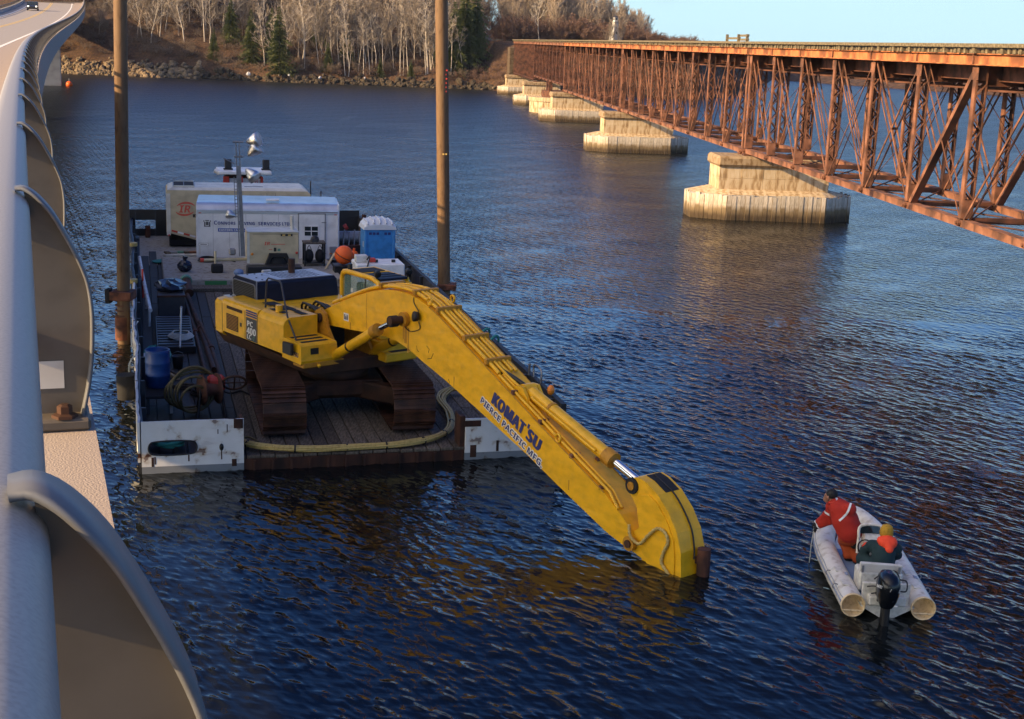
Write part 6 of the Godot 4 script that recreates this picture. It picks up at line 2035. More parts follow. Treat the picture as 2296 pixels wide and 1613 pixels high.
	etext(t, "400", "paint_white", -1.34, 2.045, 0.44, 0.165, 0.0, 1.508, 1.2)
	etext(t, "LC", "paint_white", -1.44, 1.90, 0.20, 0.11, 0.0, 1.508, 1.0)
	etext(t, "-7", "green_metal", -1.24, 1.89, 0.13, 0.10, 0.0, 1.508, 1.4)
	etext(t, "KOMATSU", "navy", 0.50, 1.90, 0.70, 0.11, 0.0, 1.503, 1.4)
	for q in [[-1.65, -1.25], [-1.1, -0.6]]: ebox(t, "tread_strip", "black_rough", q[0], q[1], 0.72, 1.05, 2.651, 2.657)
	for q in [[-0.85, -0.35, 0.75, 0.9], [-0.9, -0.3, 1.1, 1.25], [-0.3, 0.05, 0.78, 0.95]]: ebox(t, "tread_strip", "black_rough", q[0], q[1], q[2], q[3], 2.651, 2.659)
	for q in [0.22, 0.45, 0.68]: ebox(t, "tread_strip", "black_rough", q, q + 0.13, 0.68, 1.38, 2.165 - (q - 0.12) * 0.05 + 0.02, 2.2 - (q - 0.12) * 0.05)
	etube(t, "filler_cap", "yellow", [[-0.55, 1.2, 2.63], [-0.55, 1.2, 2.80]], 0.085, 14)
	etube(t, "handrail", "dark_grey", [[-1.2, 1.2, 2.62], [-1.18, 1.2, 2.9], [-1.13, 1.2, 3.30], [-1.05, 1.2, 3.36], [-0.5, 1.22, 3.38], [-0.42, 1.22, 3.34], [0.1, 1.35, 2.65], [0.92, 1.40, 1.80]], 0.022, 6)
	s = ST()
	box(s, E3(0.56, 1.60, 2.02), Vector3(0.09, 0.27, 0.40), Basis(), 0.06)
	obj("mirror", s, mt("black"), t)
	etube(t, "mirror_arm", "dark_grey", [[0.56, 1.56, 2.05], [0.72, 1.40, 2.02]], 0.016, 6)
	# hood
	s = ST()
	loft(s, [[E3(-3.42, -1.4, 2.55), E3(-3.42, 0.92, 2.55), E3(-2.12, 0.92, 2.55), E3(-2.12, -1.4, 2.55)], [E3(-3.40, -1.38, 2.98), E3(-3.40, 0.90, 2.98), E3(-2.17, 0.90, 2.98), E3(-2.17, -1.38, 2.98)], [E3(-3.34, -1.34, 3.05), E3(-3.34, 0.85, 3.05), E3(-2.24, 0.85, 3.05), E3(-2.24, -1.34, 3.05)]], true, false)
	obj("engine_hood", s, mt("hood_grey"), t)
	ebox(t, "hood_lid", "hood_top", -3.32, -2.26, -1.32, 0.83, 3.051, 3.062, 0.004)
	s = ST()
	for i in 11:
		for j in 8: box(s, E3(-3.2 + j * 0.11 + (0.055 if i % 2 else 0.0), -1.0 + i * 0.105, 3.0635), Vector3(0.055, 0.004, 0.05))
	tag(obj("perforation", s, mt("hood_grey"), t), "", "", "", "stuff")
	for q in [[-3.2, 0.6], [-3.2, 0.4], [-2.7, 0.62], [-2.4, 0.62], [-2.4, 0.35], [-3.0, 0.3]]: etube(t, "hood_bolt", "black", [[q[0], q[1], 3.062], [q[0], q[1], 3.075]], 0.025, 6)
	s = ST()
	prism(s, rounded(1.12, 0.40, 0.09, 4), 0, 0.012, Transform3D(Basis(Vector3(0, 0, -1), Vector3.UP, Vector3.RIGHT), E3(-2.77, 0.915, 2.77)))
	obj("side_grille", s, mt("black_rough"), t)
	for k in 9: ebox(t, "grille_slat", "dark_grey", -3.28, -2.26, 0.922, 0.932, 2.60 + k * 0.04, 2.61 + k * 0.04)
	etube(t, "hood_edge", "hood_edge", [[-2.135, 0.915, 2.56], [-2.175, 0.905, 2.98], [-2.24, 0.86, 3.052]], 0.018, 6)
	etube(t, "hood_edge", "hood_edge", [[-2.24, 0.86, 3.052], [-2.24, -1.34, 3.052]], 0.016, 6)
	var gr := []
	for p in rounded(1.14, 0.42, 0.10, 5): gr.append([-2.77 + p.x, 0.928, 2.77 + p.y])
	gr.append(gr[0])
	etube(t, "grille_frame", "hood_edge", gr, 0.016, 6)
	etube(t, "exhaust", "frame_brown", [[-3.0, -0.55, 3.05], [-3.0, -0.55, 3.42]], 0.085, 12)
	ebox(t, "rear_light", "white_dirty", -3.5, -3.4, -0.2, 0.05, 3.0, 3.1, 0.02)
	# centre and left deck
	ebox(t, "valve_bay", "black_rough", -2.1, -0.25, -0.55, 0.58, 1.75, 2.38)
	for k in 6: etube(t, "hydraulic_hose", "black", [[-1.4 + 0.1 * k, -0.3 + k * 0.13, 2.3], [-0.9, -0.25 + k * 0.12, 2.62 + 0.05 * (k % 3)], [-0.2, -0.22 + k * 0.09, 2.55], [0.25, -0.2 + k * 0.08, 2.72]], 0.03, 6, 4)
	ebox(t, "deck_edge", "yellow", -2.12, -0.9, -1.4, 0.62, 2.46, 2.54, 0.02)
	ebox(t, "left_deck", "yellow", -2.8, 1.15, -1.5, -0.56, 1.72, 2.05, 0.03)
	ebox(t, "left_engine_side", "yellow", -2.8, -0.95, -1.5, -0.56, 2.05, 2.55, 0.03)
	ebox(t, "left_step", "yellow", 0.9, 1.35, -1.45, -0.55, 1.58, 1.80, 0.03)
	ebox(t, "tread_strip", "black_rough", 0.95, 1.3, -1.35, -0.75, 1.80, 1.812)
	for r in [-0.46, 0.46]: side_plate(t, "boom_bracket", "yellow_dirty", [-0.5, 1.7, 0.85, 1.7, 0.9, 1.85, 0.45, 2.35, 0.32, 2.68, 0.12, 2.78, -0.1, 2.68, -0.35, 2.2], r - 0.04, r + 0.04)
	etube(t, "boom_foot_pin", "frame_brown", [[0.14, -0.56, 2.55], [0.14, 0.56, 2.55]], 0.11, 14)
	# cab
	ebox(t, "cab_base", "yellow", -0.75, 1.02, -1.52, -0.60, 2.05, 2.55, 0.03)
	for q in [[-0.71, -0.64], [-0.71, -1.48], [0.98, -0.64], [0.98, -1.48]]: etube(t, "cab_post", "yellow", [[q[0], q[1], 2.5], [q[0] - (0.06 if q[0] > 0 else 0.0), q[1], 3.36]], 0.055, 8)
	etube(t, "cab_frame", "yellow", [[-0.71, -0.63, 2.6], [-0.71, -0.63, 3.30], [-0.66, -0.63, 3.42], [-0.5, -0.63, 3.47], [0.6, -0.63, 3.47], [0.85, -0.63, 3.40], [0.95, -0.63, 3.28], [1.0, -0.63, 3.0]], 0.062, 8)
	etube(t, "cab_frame", "yellow", [[-0.71, -1.49, 2.6], [-0.71, -1.49, 3.30], [-0.6, -1.49, 3.45], [0.8, -1.49, 3.42], [0.98, -1.49, 3.0]], 0.062, 8)
	ebox(t, "cab_roof", "yellow", -0.70, 0.05, -1.52, -0.61, 3.42, 3.50, 0.03)
	ebox(t, "roof_hatch", "hood_grey", 0.06, 0.88, -1.46, -0.68, 3.43, 3.49, 0.015)
	for f in [0.35, 0.6]: ebox(t, "hatch_rib", "dark_grey", f, f + 0.03, -1.44, -0.70, 3.49, 3.505)
	ebox(t, "roof_mat", "black_rough", -0.5, 0.0, -1.4, -0.75, 3.5, 3.515)
	for q in [[-0.65, 0.93, -0.635, -0.625, 2.55, 3.40, "right_window"], [-0.65, 0.93, -1.495, -1.485, 2.55, 3.40, "left_window"]]: ebox(t, q[6], "glass", q[0], q[1], q[2], q[3], q[4], q[5])
	ebox(t, "rear_window", "glass", -0.715, -0.705, -1.42, -0.70, 2.6, 3.38)
	s = ST()
	quad(s, E3(1.0, -1.42, 2.56), E3(1.0, -0.70, 2.56), E3(0.94, -0.70, 3.36), E3(0.94, -1.42, 3.36))
	obj("windscreen", s, mt("glass"), t)
	ebox(t, "window_bar", "black", 0.30, 0.33, -0.64, -0.62, 2.55, 3.42)
	ebox(t, "seat_back", "black_rough", -0.45, -0.28, -1.3, -0.85, 2.45, 3.2, 0.06)
	ebox(t, "seat", "black_rough", -0.4, 0.12, -1.3, -0.85, 2.4, 2.52, 0.05)
	ebox(t, "console", "dark_grey", 0.3, 0.75, -1.45, -1.2, 2.4, 2.8, 0.03)
	ebox(t, "notice", "white_dirty", -0.30, -0.22, -0.622, -0.618, 3.0, 3.1)
	ebox(t, "white_sticker", "white", -0.70, -0.62, -0.58, -0.574, 2.72, 2.86)
	for q in [[0.75, -0.66], [0.82, -1.5]]:
		var d := Basis(Vector3.RIGHT, -PI / 2 - 0.2)
		s = ST()
		lathe(s, [Vector2(0.02, -0.06), Vector2(0.07, -0.04), Vector2(0.09, 0.05), Vector2(0.085, 0.06), Vector2(0.01, 0.055)], 12, Transform3D(d, E3(q[0], q[1], 3.60)))
		obj("work_light", s, mt("black"), t)
		etube(t, "light_bracket", "black", [[q[0], q[1], 3.47], [q[0], q[1], 3.56]], 0.02, 6)
	etube(t, "beacon", "black", [[-0.55, -0.75, 3.5], [-0.55, -0.75, 3.64]], 0.06, 10)
	# boom
	side_plate(t, "boom", "yellow", [-0.06, 2.55, 0.0, 2.66, 0.12, 2.74, 0.45, 2.88, 0.84, 3.05, 1.5, 3.30, 2.1, 3.50, 2.6, 3.61, 3.11, 3.66, 3.5, 3.66, 3.85, 3.61, 4.25, 3.50, 4.7, 3.33, 5.29, 3.06, 6.05, 2.73, 7.05, 2.27, 7.97, 1.84, 9.0, 1.39, 9.87, 1.00, 10.35, 0.72, 10.62, 0.50, 10.76, 0.32, 10.72, 0.16, 10.6, 0.13, 9.98, 0.28, 8.6, 0.78, 7.64, 1.15, 5.53, 1.85, 4.85, 2.07, 4.45, 2.18, 4.06, 2.29, 3.55, 2.45, 3.1, 2.54, 2.6, 2.56, 2.11, 2.53, 1.2, 2.45, 0.3, 2.39, 0.05, 2.40, -0.05, 2.46], -0.34, 0.34)
	for r in [-0.335, 0.335]: etube(t, "boom_weld", "yellow_dirty", [[4.25, r, 3.505], [4.7, r, 3.335], [5.29, r, 3.065], [7.97, r, 1.845], [9.87, r, 1.005]], 0.014, 5)
	ebox(t, "weld_seam", "yellow_dirty", 1.86, 1.875, 0.335, 0.344, 2.6, 3.4)
	for r in [-0.36, 0.36]: etube(t, "pin_boss", "yellow_dirty", [[10.64, r - 0.05, 0.27], [10.64, r + 0.05, 0.27]], 0.14, 14)
	etube(t, "arm_pin", "frame_brown", [[10.64, -0.44, 0.27], [10.64, 0.44, 0.27]], 0.075, 12)
	# boom cylinders
	for r in [-0.62, 0.62]:
		etube(t, "cylinder_barrel", "yellow", [[0.82, r * 0.92, 1.76], [2.66, r, 2.72]], 0.115, 16)
		etube(t, "cylinder_collar", "yellow_dirty", [[2.58, r, 2.68], [2.76, r, 2.775]], 0.145, 16)
		etube(t, "cylinder_band", "frame_brown", [[1.55, r * 0.95, 2.14], [1.60, r * 0.95, 2.165]], 0.125, 14)
		etube(t, "cylinder_rod", "chrome", [[2.76, r, 2.775], [3.24, r, 3.01]], 0.06, 12)
		etube(t, "rod_eye", "black_rough", [[3.34, r - 0.09, 3.06], [3.34, r + 0.09, 3.06]], 0.125, 14)
		etube(t, "foot_eye", "yellow_dirty", [[0.78, r * 0.92 - 0.1, 1.74], [0.78, r * 0.92 + 0.1, 1.74]], 0.13, 14)
	etube(t, "boom_pin", "frame_brown", [[3.40, -0.75, 3.09], [3.40, 0.75, 3.09]], 0.085, 14)
	for r in [-0.4, 0.4]: etube(t, "pin_boss", "yellow_dirty", [[3.42, r - 0.05, 3.10], [3.42, r + 0.05, 3.10]], 0.16, 16)
	s = ST()
	lathe(s, [Vector2(0.02, 0.0), Vector2(0.1, 0.02), Vector2(0.115, 0.11), Vector2(0.10, 0.13), Vector2(0.01, 0.12)], 14, Transform3D(Basis(Vector3.BACK, -PI / 2 + 0.1) * Basis(Vector3.RIGHT, 0.3), E3(3.92, 0.36, 3.24)))
	obj("boom_light", s, mt("black"), t)
	etube(t, "light_cable", "black", [[3.92, 0.37, 3.36], [3.72, 0.352, 3.5], [3.7, 0.35, 3.62]], 0.012, 5, 4)
	etube(t, "light_cable", "black", [[3.92, 0.37, 3.14], [3.95, 0.352, 2.98], [3.6, 0.352, 2.86], [3.36, 0.36, 2.95]], 0.010, 5, 4)
	for q in [[[3.83, 2.59], [3.86, 2.50], [3.92, 2.47]], [[4.2, 2.66], [4.30, 2.60], [4.27, 2.52]], [[4.45, 2.55], [4.38, 2.42], [4.24, 2.38]], [[5.0, 2.1], [5.05, 2.05], [5.02, 2.0]]]:
		var pp := []
		for k in q: pp.append([k[0], 0.3405, k[1]])
		etube(t, "scratch", "frame_brown", pp, 0.007, 4)
	for q in [[3.42, 2.96, 0.10, 0.40], [3.52, 2.92, 0.05, 0.55], [3.33, 2.94, 0.04, 0.3], [10.58, 0.14, 0.0, 0.0], [1.2, 2.62, 0.05, 0.16], [6.9, 1.75, 0.02, 0.3], [8.9, 0.98, 0.03, 0.2], [5.2, 2.2, 0.025, 0.22]]:
		if q[2] > 0.0: ebox(t, "grease_streak", "yellow_dirty", q[0] - q[2] * 0.5, q[0] + q[2] * 0.5, 0.3402, 0.3412, q[1] - q[3], q[1])
	# small badge
	ebox(t, "badge", "white", 0.92, 1.12, 0.341, 0.345, 2.62, 2.80)
	for q in [[0.95, 0.985, 2.65, 2.77], [1.0, 1.03, 2.65, 2.73], [1.05, 1.09, 2.65, 2.77]]: ebox(t, "badge_mark", "black", q[0], q[1], 0.345, 0.348, q[2], q[3])
	var ang := atan2(1.41 - 2.06, 8.0 - 6.46)
	for k in 3:
		etext(t, "KOMAT", "navy", 7.01 + k * 0.016, 1.85 - k * 0.007, 1.08, 0.26, ang, 0.346 + k * 0.0007, 1.8)
		etext(t, "SU", "navy", 7.82 + k * 0.016, 1.51 - k * 0.007, 0.42, 0.26, ang, 0.346 + k * 0.0007, 1.8)
	etext(t, "'", "navy", 7.66, 1.73, 0.06, 0.10, ang, 0.346, 1.8)
	var an2 := atan2(1.09 - 1.97, 8.14 - 6.14)
	etext(t, "PIERCE PACIFIC MFG.", "navy", 7.13, 1.49, 2.16, 0.135, an2, 0.3465, 1.0)
	for q in [[-0.02, 0.0], [0.02, 0.0], [0.008, 0.02], [-0.008, -0.02]]: etext(t, "PIERCE PACIFIC MFG.", "paint_white", 7.13 + q[0], 1.49 + q[1], 2.16, 0.14, an2, 0.3425 + absf(q[0]) * 0.02, 1.0)
	# pipes along the back of the boom
	var top := [[0.35, 2.93], [0.84, 3.12], [1.5, 3.37], [2.1, 3.57], [2.6, 3.68], [3.11, 3.73], [3.6, 3.73], [4.0, 3.65], [4.4, 3.53], [5.29, 3.14], [6.05, 2.81], [6.6, 2.56]]
	for k in 5:
		var r := 0.27 - k * 0.11
		var l := []
		for q in top: l.append([q[0], r, q[1] + 0.02 * (k % 2)])
		if k in [1, 2]: l += [[7.0, r - 0.03, 2.40], [7.3, r - 0.08, 2.30]]
		etube(t, "boom_pipe", "yellow", l, 0.034 if k else 0.042, 7, 3)
	for q in [[2.4, 3.68], [3.7, 3.73], [4.55, 3.50], [5.5, 3.08], [6.25, 2.74]]: ebox(t, "pipe_clamp", "yellow_dirty", q[0] - 0.05, q[0] + 0.05, -0.28, 0.36, q[1] - 0.06, q[1] + 0.05, 0.01)
	for q in [[6.5, 2.56, 7.1, 2.36, 7.45, 2.22], [6.4, 2.60, 6.9, 2.50, 7.3, 2.34]]: etube(t, "rubber_hose", "black", [[q[0], 0.12, q[1]], [q[2], 0.1, q[3]], [q[4], 0.0, q[5]]], 0.04, 7, 4)
	for r in [0.27, 0.17]: etube(t, "boom_pipe", "yellow", [[6.6, r, 2.52], [7.3, r, 2.21], [8.3, r, 1.76], [9.3, r, 1.32], [9.95, r, 1.03], [10.25, r + 0.05, 0.80]], 0.032, 7)
	for f in [7.1, 7.95, 8.9, 9.75]: ebox(t, "pipe_clamp", "rust", f - 0.04, f + 0.04, 0.10, 0.34, 2.27 - (f - 7.05) * 0.462 - 0.02, 2.27 - (f - 7.05) * 0.462 + 0.08, 0.01)
	for f in [8.1, 9.1]: ebox(t, "pipe_clamp", "rust", f - 0.04, f + 0.04, -0.32, -0.14, 2.27 - (f - 7.05) * 0.462 - 0.02, 2.27 - (f - 7.05) * 0.462 + 0.08, 0.01)
	for q in [[4.22, 0.30, 3.60], [4.22, -0.30, 3.60], [8.5, 0.31, 1.68]]:
		var pp := []
		for i in 13: pp.append([q[0] + cos(TAU * i / 12.0) * 0.075 * 0.9, q[1], q[2] + 0.02 + sin(TAU * i / 12.0) * 0.075])
		etube(t, "lifting_eye", "yellow", pp, 0.026, 7)
	# arm cylinder on top of the boom
	etube(t, "arm_cylinder", "yellow", [[7.30, 0, 2.28], [9.62, 0, 1.56]], 0.135, 18)
	etube(t, "cylinder_collar", "yellow_dirty", [[9.52, 0, 1.59], [9.74, 0, 1.52]], 0.165, 18)
	etube(t, "cylinder_band", "yellow_dirty", [[7.9, 0, 2.094], [7.96, 0, 2.075]], 0.15, 16)
	etube(t, "cylinder_pipe", "yellow", [[7.5, 0.17, 2.25], [9.4, 0.17, 1.66]], 0.03, 6)
	etube(t, "arm_cylinder_rod", "chrome", [[9.74, 0, 1.52], [10.45, 0, 1.31]], 0.075, 14)
	etube(t, "foot_eye", "yellow", [[7.2, -0.14, 2.31], [7.2, 0.14, 2.31]], 0.14, 14)
	for r in [-0.19, 0.19]: side_plate(t, "cylinder_bracket", "yellow", [6.85, 2.3, 7.5, 2.0, 7.45, 2.2, 7.28, 2.42, 7.12, 2.42], r - 0.03, r + 0.03)
	# arm
	side_plate(t, "arm", "yellow", [10.44, 1.22, 10.44, 1.36, 10.54, 1.47, 10.70, 1.52, 10.9, 1.48, 11.2, 1.34, 11.5, 1.08, 11.72, 0.78, 11.84, 0.45, 11.88, 0.0, 11.9, -1.8, 11.1, -1.8, 10.98, -0.3, 10.90, 0.05, 10.62, 0.12, 10.52, 0.26, 10.58, 0.42, 10.78, 0.60, 10.70, 0.95, 10.58, 1.10], -0.30, 0.30)
	side_plate(t, "arm_plate", "yellow", [10.72, 1.0, 10.80, 1.22, 11.0, 1.28, 11.22, 1.18, 11.48, 0.92, 11.66, 0.62, 11.72, 0.3, 11.74, -0.6, 11.2, -0.6, 11.02, 0.1, 10.9, 0.2, 10.84, 0.6], 0.30, 0.325)
	etube(t, "grease_line", "black", [[10.75, -0.05, 1.53], [11.22, -0.05, 1.345], [11.52, -0.05, 1.08], [11.74, -0.05, 0.78], [11.86, -0.02, 0.45], [11.9, 0.02, 0.3]], 0.016, 5, 3)
	for r in [-0.31, 0.31]: etube(t, "arm_boss", "black_rough", [[10.56, r - 0.03, 1.33], [10.56, r + 0.03, 1.33]], 0.15, 16)
	for r in [-0.33, 0.33]: etube(t, "boss_cap", "yellow_dirty", [[10.56, r - 0.03, 1.33], [10.56, r + 0.03, 1.33]], 0.08, 12)
	side_plate(t, "worn_patch", "black_rough", [10.70, 1.527, 10.90, 1.487, 11.2, 1.347, 11.2, 1.342, 10.9, 1.482, 10.70, 1.52], -0.24, 0.1)
	etube(t, "corrugated_hose", "hose_yellow", [[10.6, 0.37, 0.62], [10.66, 0.40, 0.46], [10.75, 0.40, 0.38], [10.91, 0.38, 0.35], [11.1, 0.37, 0.57], [11.29, 0.36, 0.75], [11.48, 0.36, 0.74], [11.57, 0.36, 0.58], [11.48, 0.36, 0.36], [11.45, 0.36, 0.16], [11.62, 0.36, 0.02], [11.76, 0.36, -0.12]], corr(), 8, 8)
	etube(t, "rusty_pipe", "rust_dark", [[12.0, -0.12, 0.50], [12.02, -0.12, -1.6]], 0.12, 12)
	ebox(t, "pipe_bracket", "rust_dark", 11.86, 12.0, -0.2, -0.04, 0.2, 0.34, 0.01)

func corr() -> Array:
	var o := []
	for i in 89: o.append(0.030 + 0.007 * sin(i * 2.1))
	return o

# ---------- inflatable boat and its crew ----------
func body_mesh(bones: Array, cell: float, k: float) -> SurfaceTool:
	var lo := Vector3.INF
	var hi := -Vector3.INF
	for b in bones:
		var r := maxf(b[2], b[3]) + k + cell * 2
		for p in [b[0], b[1]]:
			lo = lo.min(p - Vector3.ONE * r)
			hi = hi.max(p + Vector3.ONE * r)
	var n := Vector3i(((hi - lo) / cell).ceil()) + Vector3i.ONE
	var f := PackedFloat32Array()
	f.resize(n.x * n.y * n.z)
	f.fill(1.0)
	var near := PackedFloat32Array()
	near.resize(f.size())
	near.fill(1.0)
	var col := PackedByteArray()
	col.resize(f.size())
	for bi in bones.size():
		var b: Array = bones[bi]
		var a: Vector3 = b[0]
		var ab: Vector3 = b[1] - b[0]
		var l2 := maxf(ab.length_squared(), 1e-8)
		var m := maxf(b[2], b[3]) + k + cell * 1.5
		var i0 := Vector3i(((a.min(b[1]) - Vector3.ONE * m - lo) / cell).floor()).clamp(Vector3i.ZERO, n - Vector3i.ONE)
		var i1 := Vector3i(((a.max(b[1]) + Vector3.ONE * m - lo) / cell).ceil()).clamp(Vector3i.ZERO, n - Vector3i.ONE)
		for z in range(i0.z, i1.z + 1):
			for y in range(i0.y, i1.y + 1):
				var ix := (z * n.y + y) * n.x + i0.x
				for x in range(i0.x, i1.x + 1):
					var p := lo + Vector3(x, y, z) * cell
					var h := clampf((p - a).dot(ab) / l2, 0.0, 1.0)
					var d: float = (p - a - ab * h).length() - lerpf(b[2], b[3], h)
					var v := f[ix]
					var e := maxf(k - absf(v - d), 0.0) / k
					f[ix] = minf(v, d) - e * e * k * 0.25
					if d < near[ix]:
						near[ix] = d
						col[ix] = bi
					ix += 1
	var s := SurfaceTool.new()
	s.begin(Mesh.PRIMITIVE_TRIANGLES)
	s.set_smooth_group(0)
	var ids := {}
	var sx := 1
	var sy := n.x
	var sz := n.x * n.y
	var count := 0
	for z in n.z - 1:
		for y in n.y - 1:
			for x in n.x - 1:
				var o := z * sz + y * sy + x
				var mask := 0
				var sum := Vector3.ZERO
				var cn := 0
				for c in 8:
					if f[o + (c & 1) * sx + ((c >> 1) & 1) * sy + (c >> 2) * sz] < 0.0: mask |= 1 << c
				if mask == 0 or mask == 255: continue
				for e in [[0, 1], [2, 3], [4, 5], [6, 7], [0, 2], [1, 3], [4, 6], [5, 7], [0, 4], [1, 5], [2, 6], [3, 7]]:
					var a: int = e[0]
					var b: int = e[1]
					if ((mask >> a) & 1) == ((mask >> b) & 1): continue
					var fa := f[o + (a & 1) * sx + ((a >> 1) & 1) * sy + (a >> 2) * sz]
					var fb := f[o + (b & 1) * sx + ((b >> 1) & 1) * sy + (b >> 2) * sz]
					var t := fa / (fa - fb)
					sum += Vector3(a & 1, (a >> 1) & 1, a >> 2).lerp(Vector3(b & 1, (b >> 1) & 1, b >> 2), t)
					cn += 1
				s.set_color(bones[col[o]][4])
				s.add_vertex(lo + (Vector3(x, y, z) + sum / cn) * cell)
				ids[o] = count
				count += 1
	for z in range(1, n.z - 1):
		for y in range(1, n.y - 1):
			for x in range(1, n.x - 1):
				var o := z * sz + y * sy + x
				var i0 := f[o] < 0.0
				for q in [[sx, sy, sz], [sy, sz, sx], [sz, sx, sy]]:
					if i0 == (f[o + q[0]] < 0.0): continue
					var a: int = ids.get(o, -1)
					var b: int = ids.get(o - q[1], -1)
					var c: int = ids.get(o - q[1] - q[2], -1)
					var d: int = ids.get(o - q[2], -1)
					if a < 0 or b < 0 or c < 0 or d < 0: continue
					if i0:
						for w in [a, b, c, a, c, d]: s.add_index(w)
					else:
						for w in [a, c, b, a, d, c]: s.add_index(w)
	return s

func hand_bones(w: Vector3, dir: Vector3, up: Vector3, c: Color, side := 1.0) -> Array:
	var d := dir.normalized()
	var x := d.cross(up).normalized() * side
	var u := x.cross(d).normalized() * side
	var o := [[w, w + d * 0.085, 0.034, 0.036, c], [w + x * 0.02, w + d * 0.08 + x * 0.028, 0.02, 0.017, c], [w - x * 0.02, w + d * 0.08 - x * 0.028, 0.02, 0.017, c]]
	var ls := [0.042, 0.048, 0.044, 0.034]
	for i in 4:
		var a := w + d * 0.088 + x * (-0.033 + i * 0.022)
		var b: Vector3 = a + (d * 0.75 - u * 0.5).normalized() * ls[i]
		o.append([a, b, 0.0105, 0.010, c])
		o.append([b, b + (d * 0.15 - u).normalized() * ls[i] * 0.85, 0.010, 0.009, c])
	var ta := w + d * 0.03 - x * 0.032
	var tb := ta + (d * 0.7 - x * 0.6 - u * 0.3).normalized() * 0.04
	o.append([ta, tb, 0.014, 0.012, c])
	o.append([tb, tb + (d * 0.8 - u * 0.5).normalized() * 0.032, 0.012, 0.010, c])
	return o

